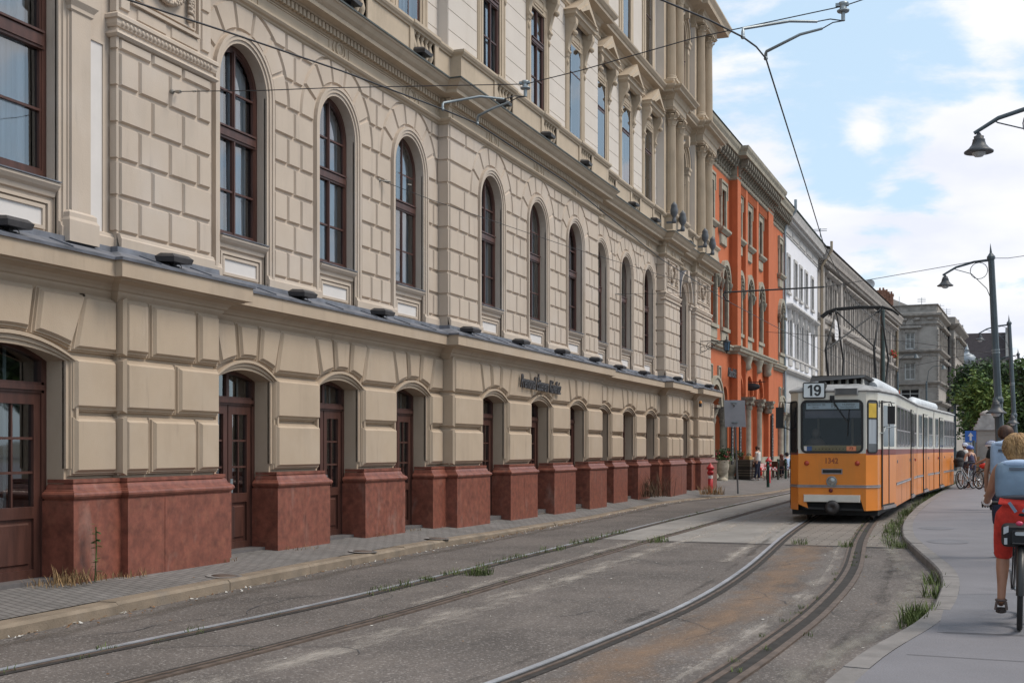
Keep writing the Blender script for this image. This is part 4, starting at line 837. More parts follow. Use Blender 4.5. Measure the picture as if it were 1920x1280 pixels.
for b in BAYS:
    x = b['x']
    for c in b['wc']:
        av = b['n'] == 'pc'
        place(w2p if av else w2, x - .012, c)
        if c > 30: place(w3p if av else w3, x - .012, c)
        if av:
            for z_, top in ((11.75, 13.0), (16.3, 17.4)):
                for r0, r1, d in ((.5, .6, .05), (.6, .70, .09), (.70, .80, .16)): UT.ribbon(arch_pts(c, r0, z_, r0, 18), arch_pts(c, r1, z_, r1, 18), x - .01, x + d)
                LH2 = MB(); LH2.ribbon(arch_pts(c, .80, z_, .80, 18), arch_pts(c, .822, z_, .822, 18), x, x + .18); LH2.build('hood_flashing', M_LEAD, palace); UT.panel([(c - .09, z_ + .55), (c + .09, z_ + .55), (c + .16, z_ + .98), (c - .16, z_ + .98)], x, x + .28, .03)
                for s_ in (-1, 1): UT.rect(c + s_ * .72 - .14, c + s_ * .72 + .14, z_ - 2.1, z_ - .2, x, x + .09, .01); UT.frame(c + s_ * .72 - .07, c + s_ * .72 + .07, z_ - 1.9, z_ - .5, .025, x + .09, x + .105); UT.mould([(x, c + s_ * .72 - .15), (x + .1, c + s_ * .72 - .15), (x + .1, c + s_ * .72 + .15), (x, c + s_ * .72 + .15)], [(.0, z_ - .28), (.03, z_ - .26), (.03, z_ - .16), (.07, z_ - .1), (.07, z_ - .03), (0, z_ - .02)])
            continue
        hw, z0, z1 = W2
        UT.ribbon([(c - hw, 9.36), (c - hw, z1), (c + hw, z1), (c + hw, 9.36)], [(c - hw - .07, 9.36), (c - hw - .07, z1 + .07), (c + hw + .07, z1 + .07), (c + hw + .07, 9.36)], x - .01, x + .02)
        UT.ribbon([(c - hw - .07, 9.36), (c - hw - .07, z1 + .07), (c + hw + .07, z1 + .07), (c + hw + .07, 9.36)], [(c - hw - .16, 9.36), (c - hw - .16, z1 + .16), (c + hw + .16, z1 + .16), (c + hw + .16, 9.36)], x - .01, x + .042)
        for s_ in (-1, 1):
            UT.rect(c + s_ * (hw + .24) - .07, c + s_ * (hw + .24) + .07, 9.37, 12.7, x, x + .035, .008); UT.rect(c + s_ * (hw + .24) - .035, c + s_ * (hw + .24) + .035, 9.37, 12.6, x + .035, x + .05, .006)
            # scroll console
            yk = c + s_ * (hw + .24); prof = [(.04, 11.44), (.07, 11.47), (.10, 11.56), (.085, 11.65), (.10, 11.77), (.16, 11.97), (.24, 12.14), (.29, 12.24), (.30, 12.34), (.27, 12.42), (.0, 12.44), (.0, 11.44)]
            UT.panel([(p, q) for p, q in prof], yk - .085, yk + .085, 0, lambda w_, u, v, x=x: (x + u, w_, v), back=True)
            UT.tube([(x + .22, yk - .1, 12.32), (x + .22, yk + .1, 12.32)], .075, 10); UT.tube([(x + .075, yk - .1, 11.58), (x + .075, yk + .1, 11.58)], .045, 8); UT.sphere((x + .25, yk, 12.02), .07, 8); UT.sphere((x + .05, yk, 11.32), .05, 6, sc=(.8, .8, 1.6))
        UT.rect(c - hw - .1, c + hw + .1, 11.870, 12.290, x, x + .03, .01); UT.frame(c - .3, c + .3, 11.970, 12.170, .03, x + .03, x + .05)
        yw = hw + .42; pp = [(x, c - yw), (x + .32, c - yw), (x + .32, c + yw), (x, c + yw)]
        UT.mould([(x, c - yw + .1), (x + .22, c - yw + .1), (x + .22, c + yw - .1), (x, c + yw - .1)], [(-.1, 12.390), (.0, 12.395), (.05, 12.450), (.07, 12.460), (.1, 12.470), (.10, 12.540), (.12, 12.570), (-.22, 12.580)])
        tri = lambda q, b0, h_: [(c - q, b0), (c, h_), (c + q, b0)]
        UT.ribbon(tri(yw * .62, 12.589, 12.826), tri(yw + .06, 12.570, 13.143), x, x + .36, True); UT.ribbon(tri(yw * .62, 12.589, 12.826), tri(yw * .83, 12.580, 12.967), x + .36, x + .4, True)
        UT.panel(tri(yw * .7, 12.580, 12.914), x, x + .03)
        hw, z0, z1 = W3
        if c > 24:
            UT.ribbon([(c - hw, 13.6), (c - hw, z1), (c + hw, z1), (c + hw, 13.6)], [(c - hw - .16, 13.6), (c - hw - .16, z1 + .16), (c + hw + .16, z1 + .16), (c + hw + .16, 13.6)], x - .01, x + .05)
            for s_ in (-1, 1): UT.rect(c + s_ * (hw + .27) - .08, c + s_ * (hw + .27) + .08, 13.6, 16.7, x, x + .04, .01)
            UT.mould([(x, c - .9), (x + .1, c - .9), (x + .1, c + .9), (x, c + .9)], [(0, 16.72), (.03, 16.75), (.12, 16.83), (.12, 16.89), (0, 16.9)])
P = plan(0.0)
UT.mould(P, [(.0, 12.720), (.03, 12.729), (.05, 12.774), (.07, 12.783), (.07, 12.828), (.03, 12.837), (.03, 13.080), (.06, 13.098), (.08, 13.170), (.12, 13.197), (.14, 13.242), (.36, 13.260), (.37, 13.332), (.40, 13.350), (.46, 13.422), (.47, 13.467), (.0, 13.530)])
UT.mould(P, [(.0, 17.000), (.04, 17.011), (.07, 17.095), (.03, 17.116), (.03, 17.367), (.1, 17.410), (.12, 17.525), (.2, 17.578), (.6, 17.609), (.62, 17.735), (.72, 17.893), (.72, 17.956), (.0, 18.050)])
# entablature blocks standing out over the column pairs
for b in (BAYS[5], BAYS[7]):
    x = b['x']; ya, yb = b['y0'] + .05, b['y1'] - .25
    for zb_ in (12.78, 17.2):
        UT.mould([(x - .1, ya), (x + .28, ya), (x + .28, yb), (x - .1, yb)], [(o_, zb_ + (z_ - 13.13) * .68) for o_, z_ in [(-.25, 13.13), (.0, 13.13), (.02, 13.2), (.05, 13.24), (.02, 13.27), (.02, 13.58), (.06, 13.62), (.09, 13.75), (.12, 13.83), (.14, 13.88), (.30, 13.90), (.31, 13.98), (.40, 14.08), (.41, 14.14), (-.3, 14.22)]])
    for zz0 in (8.72, 13.45):                                         # pedestals under the columns
        h_ = 9.30 if zz0 < 10 else 13.76
        UT.mould([(x - .1, ya), (x + .26, ya), (x + .26, yb), (x - .1, yb)], [(.06, zz0), (.06, zz0 + .1), (.0, zz0 + .14), (.0, h_ - .12), (.03, h_ - .1), (.06, h_ - .05), (.06, h_), (-.26, h_ + .02)])
UT.build('upper_trim', M_TRIM, palace)
def make_column(z0, z1, r=.17):
    c = MB(); n = 48; k = []                                         # fluted shaft with entasis
    zs_ = [z0 + .16 + (z1 - z0 - .62) * t / 6 for t in range(7)]; vs = []
    for i, z in enumerate(zs_):
        rr = r * (1 - .13 * (i / 6) ** 1.6)
        for j in range(n): a = 2 * math.pi * j / n; q = rr * (1 - (.085 if j % 2 else 0)); vs.append((q * math.cos(a), q * math.sin(a), z))
    c.add(vs, [(i * n + j, i * n + (j + 1) % n, (i + 1) * n + (j + 1) % n, (i + 1) * n + j) for i in range(6) for j in range(n)])
    o = c.build('column', M_TRIM)
    d = MB(); d.box(-r * 1.45, r * 1.45, -r * 1.45, r * 1.45, z0 - .04, z0 + .03); d.lathe([(r * 1.4, z0 + .03), (r * 1.42, z0 + .06), (r * 1.3, z0 + .085), (r * 1.15, z0 + .1), (r * 1.12, z0 + .12), (r * 1.2, z0 + .14), (r * 1.12, z0 + .165), (r, z0 + .175)], (0, 0, 0), 20); d.build('column_base', M_TRIM, o)
    e = MB(); zc = z1 - .46; e.lathe([(r * .88, zc), (r * .95, zc + .015), (r * .88, zc + .03), (r * .86, zc + .2), (r * 1.0, zc + .36), (r * 1.1, zc + .4)], (0, 0, 0), 16)
    for row, (zz_, nn, out, h_) in enumerate(((zc + .03, 8, 1.5, .18), (zc + .16, 8, 1.75, .2))):
        for j in range(nn):
            a = 2 * math.pi * (j + .5 * row) / nn; ca, sa = math.cos(a), math.sin(a); t_ = (-sa, ca)
            pr = [(r * .86, 0, .06), (r * 1.08, h_ * .5, .07), (r * out * .95, h_ * .95, .06), (r * out * 1.08, h_ * .8, .035)]
            vs = [(q * ca + s_ * w_ * t_[0], q * sa + s_ * w_ * t_[1], zz_ + z) for q, z, w_ in pr for s_ in (-1, 1)]
            e.add(vs, [(2 * i, 2 * i + 1, 2 * i + 3, 2 * i + 2) for i in range(3)])
    for j in range(4):
        a = math.pi / 4 + j * math.pi / 2; ca, sa = math.cos(a), math.sin(a); e.tube([(r * .95 * ca, r * .95 * sa, zc + .22), (r * 1.3 * ca, r * 1.3 * sa, zc + .36), (r * 1.55 * ca, r * 1.55 * sa, zc + .40), (r * 1.6 * ca, r * 1.6 * sa, zc + .35), (r * 1.48 * ca, r * 1.48 * sa, zc + .34)], .022, 5)
    e.box(-r * 1.35, r * 1.35, -r * 1.35, r * 1.35, zc + .405, z1); e.build('capital', M_TRIM, o)
    return o
ca, cb = make_column(9.34, 12.78), make_column(13.80, 17.2, .16)
for y in (39.85, 41.05, 44.6, 45.95): place(ca, .40, y); place(cb, .40, y)
RF = MB(); RF.add([(-14, 4, 17.98), (.6, 4, 17.98), (.6, 47, 17.98), (-14, 47, 17.98)], [(0, 1, 2, 3)]); RF.add([(.6, 4, 18.0), (.6, 47.2, 18.0), (-6, 44, 21.5), (-6, 4, 21.5)], [(0, 1, 2, 3)]); RF.build('roof', M_LEAD, palace)

# ---- lettering over the doors
M_SIGN = mat('dark grey sign letters', (.045, .04, .042), .5)
pa = on_x(1014, 722, BAYS[3]['x'] + .20)
sg = text('sign', 'Premonál Étterem Kávéház', .42, face_mtx((BAYS[3]['x'] + .22, 26.7, 3.13), (0, 1, -.02), (0, 0, 1)), M_SIGN, None, .015, .42, sx=.60, bold=.006)
tag(sg, 'dark metal script lettering naming the restaurant, fixed above the cream palace doors', 'sign')

# ---- floodlights standing on the two ledges
def make_flood():
    t = thing('floodlight', 'x', 'lamp')
    m = MB(); m.add([(-.13, -.17, -.04), (.14, -.17, -.055), (.14, .17, -.055), (-.13, .17, -.04), (-.14, -.19, .025), (.155, -.19, .005), (.155, .19, .005), (-.14, .19, .025), (-.08, -.15, .065), (.10, -.15, .05), (.10, .15, .05), (-.08, .15, .065)], [(0, 3, 2, 1), (0, 1, 5, 4), (1, 2, 6, 5), (2, 3, 7, 6), (3, 0, 4, 7), (4, 5, 9, 8), (5, 6, 10, 9), (6, 7, 11, 10), (7, 4, 8, 11), (8, 9, 10, 11)])
    m.build('housing', M_LAMPBOX, t)
    b_ = MB(); b_.box(-.04, .02, -.03, .03, -.09, -.03); b_.box(-.07, .05, -.05, .05, -.10, -.085); b_.tube([(.03, .05, -.04), (.05, .08, -.08), (.04, .09, -.11), (.02, .05, -.12)], .005, 5); b_.build('bracket', M_IRON, t); return t
fl = None
LOWER = [(18, 408), (326, 480), (567, 548), (717, 583), (882, 615), (977, 637), (1054, 659), (1117, 671), (1162, 686), (1208, 697), (1271, 707), (1294, 715), (1330, 721)]
UPPER = [(655, 4), (790, 99), (942, 187), (1026, 253), (1097, 302), (1145, 353), (1187, 387), (1228, 414), (1291, 455)]
names = ['first', 'second', 'third', 'fourth', 'fifth', 'sixth', 'seventh', 'eighth', 'ninth', 'tenth', 'eleventh', 'twelfth', 'thirteenth']
for grp, pts, z, gname in (('lower', LOWER, 4.0, 'floodlights on the lower ledge'), ('upper', UPPER, 8.84, 'floodlights on the dentil cornice')):
    for i, (px, py) in enumerate(pts):
        p = on_z(px, py, z); bx = [b['x'] for b in BAYS if b['y0'] <= p.y <= b['y1']]; x = (bx[0] if bx else .27) + (.30 if grp == 'lower' else .40)
        p = on_x(px, py, x)
        o = fl if fl is None and False else None
        if fl is None: fl = make_flood(); o = fl
        else: o = copy_tree(fl)
        o.location = (x, p.y, z); o.rotation_euler = (0, 0, rnd.uniform(-.08, .08))
        lb = ('flat grey floodlight on the ledge above the red plinth piers, %s from the left' if grp == 'lower' else 'dark floodlight on the dentil cornice under the balusters, %s from the left') % names[i]
        tag(o, lb, 'floodlight', gname)
# ---- upright stone finials and dark urn lamps on the pavilion balconies
M_ZINC = mat('weathered zinc', (.13, .14, .155), .6, var=.2)
k = 0
for (px, py, x, z) in ((1264, 392, .75, 9.05), (1280, 408, .75, 9.05), (1322, 440, .8, 9.05), (1336, 455, .8, 9.05)):
    p = on_x(px, py, x); t = MB(); t.lathe([(.0, -.1), (.07, -.1), (.075, .0), (.05, .06), (.06, .1), (.12, .2), (.13, .32), (.10, .42), (.11, .46), (.07, .52), (.03, .56), (0, .6)], (0, 0, 0), 12); t.box(-.25, .03, -.03, .03, -.1, -.04)
    o = t.build('urn_lamp', M_ZINC, None, (x, p.y, p.z - .35)); k += 1
    tag(o, 'grey zinc urn fixed beside the fluted columns of the palace corner, %s from the left' % names[k - 1], 'urn', 'zinc urns on the corner pavilion')
# ---- wrought iron wall lantern and sign bracket on the corner pier
lt = thing('wall_lantern', 'black wrought iron lantern on a scroll bracket at the palace corner', 'lantern', (BAYS[7]['x'] + .03, 44.2, 0))
y0, zt = 0.0, 5.55
m = MB(); q0 = on_x(1313, 640, BAYS[7]['x'] + .03); L0 = Vector((0, q0.y - 44.2, q0.z));
br_len = .98
m.tube([L0 + Vector((0, 0, .12)), L0 + Vector((0, 0, -.45))], .018, 6); m.tube([L0, L0 + Vector((br_len, 0, .0))], .016, 6)
sc = [L0 + Vector((.36 + .17 * (1 - t / 30) * math.cos(t * .42), 0, -.2 + .17 * (1 - t / 30) * math.sin(t * .42))) for t in range(28)]; m.tube(sc, .012, 5)
m.tube([L0 + Vector((0, 0, -.42)), L0 + Vector((.18, 0, -.36)), L0 + Vector((.5, 0, -.14)), L0 + Vector((.8, 0, -.02))], .012, 5); m.tube([L0 + Vector((.1 + .09 * math.cos(t * .5), 0, -.28 + .09 * math.sin(t * .5))) for t in range(12)], .01, 5)
m.tube([L0 + Vector((.62 + .05 * math.cos(t * .5), 0, -.09 + .05 * math.sin(t * .5))) for t in range(12)], .009, 5); m.build('bracket', M_IRON, lt)
m = MB(); lc = L0 + Vector((br_len, 0, 0)); m.lathe([(.0, .22), (.015, .14), (.03, .12), (.02, .06), (.07, .02), (.13, -.02), (.14, -.05)], lc, 12); m.lathe([(.1, -.36), (.06, -.40), (.02, -.42), (.02, -.46), (0, -.47)][::-1], lc, 12)
for a in range(6): m.tube([lc + Vector((.135 * math.cos(a * 1.047), .135 * math.sin(a * 1.047), -.05)), lc + Vector((.1 * math.cos(a * 1.047), .1 * math.sin(a * 1.047), -.36))], .009, 4)
m.build('lantern_frame', M_IRON, lt); m = MB(); m.lathe([(.095, -.355), (.125, -.05)], lc, 6, sm=False); m.build('lantern_glass', mat('bluish lantern glass', (.05, .11, .18), .15, var=.2), lt)
sb = thing('sign_bracket', 'small black iron scroll bracket low on the palace corner pier', 'bracket', (BAYS[7]['x'] + .18, 46.4, 0)); m = MB(); L0 = Vector((0, 0, 3.12))
m.tube([L0 + Vector((0, 0, .2)), L0 + Vector((0, 0, -.2))], .014, 6); m.tube([L0 + Vector((0, 0, .1)), L0 + Vector((.62, 0, .1))], .012, 6)
for cx_ in (.15, .36): m.tube([L0 + Vector((cx_ + .09 * (1 - t / 26) * math.cos(t * .45), 0, .0 + .09 * (1 - t / 26) * math.sin(t * .45))) for t in range(24)], .009, 5)
m.build('scroll', M_IRON, sb)
ab = MB(); p = on_x(1311, 757, BAYS[7]['x'] + .2); ab.box(-.0, .09, -.07, .07, -.11, .02); ab.lathe([(.06, .02), (.06, .06), (.04, .11), (0, .12)], (.045, 0, 0), 10, 1); tag(ab.build('alarm_box', [mat('dark alarm box', (.05, .04, .04), .5), mat('amber alarm lens', (.55, .2, .02), .3)], None, p), 'small alarm box with an amber lens on the palace corner pier', 'alarm')
# ================================================================== THE OTHER HOUSES OF THE STREET
def plane_thing(name, label, cat, x, y, vp):
    d = Vector(ray(vp)).normalized(); return thing(name, label, cat, (x, y, 0), math.atan2(-d.x, d.y))
M_OR = mat('orange plaster', (0.50, 0.135, 0.052), 0.9, var=0.07, vscale=1.2, bump=.1, bscale=50)
ramp_over(M_OR, (0.47, 0.13, 0.045), 0.9, .5, .75, (1, 1, .3), .6, 8, 2)
M_GS = mat('grey green stone trim', (0.36, 0.325, 0.255), 0.9, var=.16, vscale=3, bump=.3, bscale=30)
M_GSD = mat('carved dark stone', (0.27, 0.24, 0.19), 0.9, var=.3, vscale=9, bump=.5, bscale=30)
M_WP = mat('white house plaster', (0.76, 0.76, 0.80), 0.9, var=.03, vscale=1)
M_WT = mat('grey white trim', (0.50, 0.48, 0.46), 0.9, var=.1, vscale=2)
M_GR = mat('sooty grey plaster', (0.43, 0.39, 0.35), 0.9, var=.14, vscale=1.2, stretch=(1, 1, .3))
M_GRT = mat('sooty grey trim', (0.36, 0.325, 0.295), 0.9, var=.16, vscale=2)
M_GR2 = mat('grey stone', (0.37, 0.335, 0.30), 0.9, var=.12, vscale=1.0, bump=.2)
M_GR2T = mat('grey stone trim', (0.31, 0.28, 0.25), 0.9, var=.2, vscale=2)
M_ROOF = mat('dark roof', (0.10, 0.085, 0.08), 0.8, var=.2, vscale=3)
M_PANE = mat('dark window pane', (0.05, 0.055, 0.06), 0.08, var=.3, vscale=2, spec=.8)
M_PANEL = mat('pale blind behind glass', (0.27, 0.265, 0.25), 0.2, var=.2, vscale=2)
M_WFR = mat('white window frame', (.62, .62, .60), .6, var=.05)
M_BRF = mat('brown window frame', (.10, .06, .045), .6, var=.1)
def win_part(par, x, y, hw, z0, z1, rise, fr_m, pane_m, tr=None, mull=True, t=.07):
    f = MB(); O = opening(0, hw, z0, z1, rise, 10) if rise else [(-hw, z0), (-hw, z1), (hw, z1), (hw, z0)]
    I = opening(0, hw - t, z0 + t, z1, max(rise - t, 0), 10) if rise else [(-hw + t, z0 + t), (-hw + t, z1 - t), (hw - t, z1 - t), (hw - t, z0 + t)]
    f.ribbon(I, O, -.06, .04, True)
    if mull: f.box(-.05, .035, -.035, .035, z0 + t, z1 + rise - t)
    for q in (tr or ()): f.box(-.05, .045, -hw + t, hw - t, q - .035, q + .035)
    o = f.build('window', fr_m, par, (x, y, 0)); p = MB(); p.add([(-.02, a, b) for a, b in O], [tuple(range(len(O)))[::-1]]); p.build('pane', pane_m, o); return o
def dup_win(o, par, x, y):
    c = copy_tree(o, par); c.location = (x, y, 0); return c

# ---- orange house
OR = plane_thing('orange_house', 'tall orange plastered house with grey stone arches and a bracketed cornice', 'building', -1.7, 57, 1870)
H0 = 5.0                                                            # steps of the facade: left part, centre standing forward, right part
secs = [(-7.0, 4.0, 0.0), (4.0, 14.45, .37), (14.45, 20.55, 0.0)]
W = MB(); T = MB(); CARV = MB()
UW = [(-.35, .62), (2.4, .62), (5.65, .5), (8.25, .6), (11.5, .62), (19.3, .62)]      # upper rectangular windows
AW = [(.1, .95), (2.75, .9), (5.65, .75), (8.25, .9), (11.5, .95), (19.6, .95)]       # first floor arched windows
GA = [(.6, 1.15, 3.55, 'arch'), (3.05, .62, 4.1, 'plain'), (5.55, .85, 4.5, 'plain'), (8.2, 1.0, 4.5, 'plain'), (11.3, 1.0, 4.5, 'plain'), (19.75, .75, 3.75, 'arch')]
for y0, y1, x in secs:
    inn = lambda L: [q for q in L if y0 < q[0] < y1]
    xr = x - (.22 if x else 0)
    wall(W, xr, y0, y1, 0, 6.45, [(c, h_, .2 if k == 'plain' else .2, z, h_) for c, h_, z, k in inn(GA)], .7, n=12)
    wall(W, xr, y0, y1, 6.45, 11.4, [(c, h_ * .72, 7.55, 9.75, h_ * .72) for c, h_ in inn(AW)], .35, n=12)
    wall(W, xr, y0, y1, 11.4, 16.0, [(c, h_ * .72, 12.35, 14.2, 0) for c, h_ in inn(UW)], .35)
    if x:
        for a, b in ((4.0, 4.85), (6.45, 7.0), (9.55, 10.1), (12.9, 14.45)):
            W.box(xr - .1, x + (.06 if a in (4.0, 12.9) else 0), a, b, 0, 15.7)
        for a, b in ((4.85, 6.45), (7.0, 9.55), (10.1, 12.9)):
            for i in range(9): W.box(xr - .02, x - .02, a + (b - a) * (i + .2) / 9, a + (b - a) * (i + .65) / 9, 14.55, 15.1)   # corbel rows
            W.box(xr, x - .04, a, b, 14.9, 15.2)
for y, xa, xb in ((4.0, 0, .15), ): W.add([(xa, y, 0), (xb, y, 0), (xb, y, 16), (xa, y, 16)], [(0, 1, 2, 3)])
W.add([(.15, 14.45, 0), (-.1, 14.45, 0), (-.1, 14.45, 16), (.15, 14.45, 16)], [(0, 1, 2, 3)])
W.box(-12, -.75, -7, 20.5, 0, 16.4); W.add([(-12, 20.55, 0), (0, 20.55, 0), (0, 20.55, 16), (-12, 20.55, 16)][::-1], [(0, 1, 2, 3)])
W.build('wall', M_OR, OR)
path = []
for y0, y1, x in secs: path += [(x, y0), (x, y1)]
T.mould(path, [(.0, 6.35), (.08, 6.38), (.1, 6.45), (.22, 6.5), (.25, 6.62), (.3, 6.66), (.3, 6.74), (0, 6.8)])
T.mould(path, [(.0, 15.0), (.06, 15.05), (.08, 15.15), (.04, 15.18), (.04, 15.95), (.12, 15.98), (.16, 16.03), (.62, 16.06), (.64, 16.22), (.72, 16.36), (.75, 16.5), (0, 16.6)])
brk = None
for y0, y1, x in secs:                                              # brackets under the eaves
    y = y0 + .2
    while y < y1 - .1:
        if brk is None:
            q = MB(); pr = [(.03, 15.25), (.08, 15.22), (.13, 15.32), (.11, 15.42), (.2, 15.55), (.36, 15.65), (.52, 15.76), (.56, 15.9), (.54, 16.04), (.03, 16.04)]
            q.panel(pr, 0, .22, 0, lambda w_, u, v: (u, w_, v), back=True); q.sphere((.38, .11, 15.62), .1, 6); q.sphere((.1, .11, 15.25), .08, 6); brk = q.build('cornice_bracket', M_GSD, OR); o = brk
        else: o = brk.copy(); COL.objects.link(o); o.parent = OR
        o.location = (x, y, 0); y += .52
for c, h_ in UW:
    x = .15 if 4.0 < c < 14.4 else 0; hw = h_ * .72
    T.ribbon([(c - hw, 12.3), (c - hw, 14.2), (c + hw, 14.2), (c + hw, 12.3)], [(c - hw - .22, 12.3), (c - hw - .22, 14.45), (c + hw + .22, 14.45), (c + hw + .22, 12.3)], x - .1, x + .1)
    T.ribbon([(c - hw - .2, 13.8), (c - hw - .2, 14.5), (c + hw + .2, 14.5), (c + hw + .2, 13.8)], [(c - hw - .3, 13.8), (c - hw - .3, 14.62), (c + hw + .3, 14.62), (c + hw + .3, 13.8)], x - .1, x + .14)
    T.rect(c - hw - .25, c + hw + .25, 14.3, 14.5, x, x + .08); T.mould([(x, c - hw - .4), (x + .12, c - hw - .4), (x + .12, c + hw + .4), (x, c + hw + .4)], [(0, 12.05), (.05, 12.1), (.15, 12.2), (.15, 12.3), (0, 12.32)]); T.rect(c - hw - .25, c + hw + .25, 11.5, 12.05, x, x + .1, .05)
for c, h_ in AW:
    x = .15 if 4.0 < c < 14.4 else 0; hw = h_ * .72
    T.ribbon(opening(c, hw, 7.5, 9.75, hw, 12), opening(c, hw + .22, 7.5, 9.75, hw + .22, 12), x - .1, x + .08); T.ribbon(arch_pts(c, hw + .2, 9.75, hw + .2, 12), arch_pts(c, hw + .34, 9.75, hw + .45, 12), x - .05, x + .18)
    CARV = MB()
    for s_ in (-1, 1): CARV.lathe([(0, 9.3), (.08, 9.4), (.1, 9.55), (.16, 9.65), (.16, 9.8)], (x + .1, c + s_ * (hw + .28), 0), 8)
    for k in range(9): a = math.pi * (k + .5) / 9; CARV.sphere((x + .1, c + (hw + .12) * math.cos(a), 9.75 + (hw + .12) * math.sin(a)), .07, 6)
    T.rect(c - hw - .2, c + hw + .2, 7.35, 7.52, x, x + .16); T.rect(c - hw - .15, c + hw + .15, 6.85, 7.35, x, x + .08, .04)
    CARV.build('carved_arch', M_GSD, OR)
CARV = MB()
for c, h_, z, k in GA:
    x = .15 if 4.0 < c < 14.4 else 0
    if k == 'arch':
        T.ribbon(arch_pts(c, h_, z, h_, 14), arch_pts(c, h_ + .32, z, h_ + .32, 14), x - .05, x + .12); T.ribbon(arch_pts(c, h_ + .3, z, h_ + .3, 14), arch_pts(c, h_ + .42, z, h_ + .42, 14), x - .05, x + .18)
        for s_ in (-1, 1):
            T.lathe([(.26, .15), (.26, .5), (.2, .6), (.2, z - .85), (.22, z - .8)], (x + .12, c + s_ * (h_ + .2), 0), 14); CARV.lathe([(.2, z - .8), (.26, z - .6), (.24, z - .45), (.36, z - .15), (.38, z)], (x + .12, c + s_ * (h_ + .2), 0), 10); CARV.box(x - .1, x + .5, c + s_ * (h_ + .2) - .38, c + s_ * (h_ + .2) + .38, z - .02, z + .12)
            T.frame(c + s_ * (h_ * .8) - .22, c + s_ * (h_ * .8) + .22, z + h_ + .1, z + h_ + .85, .08, x, x + .08); CARV.rect(c + s_ * (h_ * .8) - .2, c + s_ * (h_ * .8) + .2, z + h_ + .12, z + h_ + .83, x, x + .04)
for y in (6.7, 9.8, 12.75):                                         # stone columns of the centre arcade, each with its capital
    x = .42; q = MB()
    if y < 12: q.lathe([(.27, .1), (.27, .45), (.22, .55), (.19, .65), (.18, 3.6), (.21, 3.65)], (x, y, 0), 16)
    o = q.build('column', M_GS, OR) if q.v else OR; q = MB(); q.lathe([(.12, 5.7), (.25, 5.8), (.22, 6.0), (.32, 6.3), (.34, 6.42)], (x - .05, y, 0), 8); q.build('corbel', M_GS, OR); q = MB()
    q.lathe([(.19, 3.62), (.25, 3.72), (.23, 3.85), (.33, 4.1), (.35, 4.2)], (x, y, 0), 10); q.box(x - .34, x + .34, y - .36, y + .36, 4.19, 4.32)
    for k in range(8): a = k * .785; q.sphere((x + .27 * math.cos(a), y + .27 * math.sin(a), 3.97), .09, 6)
    q.build('capital', M_GSD, o)
OM = MB()
for c in (5.55, 8.2, 11.3):                                        # paired slim orange arches inside each big arch
    for s_ in (-1, 1): OM.ribbon(opening(c + s_ * .42, .28, .5, 3.6, .28, 8), opening(c + s_ * .42, .42, .5, 3.6, .45, 8), -.3, .05)
    hw_ = .85 if c < 6 else 1.0; OM.ribbon(arch_pts(c, hw_, 4.5, hw_, 12), arch_pts(c, hw_ + .16, 4.5, hw_ + .16, 12), .1, .24); OM.box(-.5, -.3, c - hw_, c + hw_, 0, 1.2); OM.ribbon(arch_pts(c, hw_ - .2, 4.3, hw_ - .2, 12), arch_pts(c, hw_, 4.45, hw_, 12), -.3, .05)
OM.build('inner_arch', M_OR, OR)
T.build('stone_trim', M_GS, OR); CARV.build('carved_stone', M_GSD, OR)
bs = MB()
for y0, y1, x in secs: bs.box(x - .1, x + .10, y0, y1, 0, 1.2)
for c, h_, z, k in GA: pass
bs.build('base_course', M_GS, OR)
u0 = a0 = None
for c, h_ in UW:
    x = (.15 if 4.0 < c < 14.4 else 0) - .3
    if u0 is None: u0 = win_part(OR, x, c, .45, 12.35, 14.2, 0, M_BRF, M_PANE, (13.4, 13.0, 14.0)); o = u0
    else: o = dup_win(u0, OR, x, c)
for c, h_ in AW:
    x = (.15 if 4.0 < c < 14.4 else 0) - .3
    if a0 is None: a0 = win_part(OR, x, c, .69, 7.55, 9.75, .69, M_BRF, M_PANE, (8.6, 9.7)); o = a0
    else: o = dup_win(a0, OR, x, c)
for c, h_, z, k in GA:
    x = (.15 if 4.0 < c < 14.4 else 0) - .6
    win_part(OR, x, c, h_ * .98, .2, z, h_ * .98, M_BRF, M_DARK, (2.6,))
dk = MB(); 
RFm = MB(); RFm.add([(.75, -7, 16.61), (.75, 20.55, 16.61), (-5, 20.55, 18.2), (-5, -7, 18.2)], [(0, 1, 2, 3)]); RFm.add([(.5, -7, 16.65), (.5, 1.2, 16.65), (.2, .6, 17.1), (.2, -7, 17.1)], [(0, 1, 2, 3)]); RFm.build('roof', mat('green grey roof', (.09, .11, .10), .7, var=.2), OR)
# signs of the restaurant: hanging oval board, lettering, blackboards
M_CHALK = mat('blackboard', (.035, .033, .035), .7, var=.15); M_CHW = mat('chalk', (.55, .55, .53), .9, var=.1)
def banner(y, x, z0, z1, label):
    m = MB(); m.box(x, x + .05, y - .22, y + .22, z0, z1); o = m.build('menu_board', M_CHALK); o.location = OR.location; o.rotation_euler = OR.rotation_euler
    c = MB(); z = z1 - .15; r_ = random.Random(int(y * 10))
    while z > z0 + .2:
        hh = r_.uniform(.05, .13); yy = y + r_.uniform(-.05, .05); c.box(x + .051, x + .056, yy - .07, yy - .045, z - hh, z)
        if r_.random() < .7: c.box(x + .051, x + .056, yy - .07, yy + r_.uniform(.0, .09), z - hh * .5 - .012, z - hh * .5 + .012)
        if r_.random() < .5: c.box(x + .051, x + .056, yy + .05, yy + .075, z - hh, z)
        z -= hh + r_.uniform(.04, .1)
    c.build('chalk_marks', M_CHW, o); tag(o, label, 'sign', 'blackboard banners on the orange house')
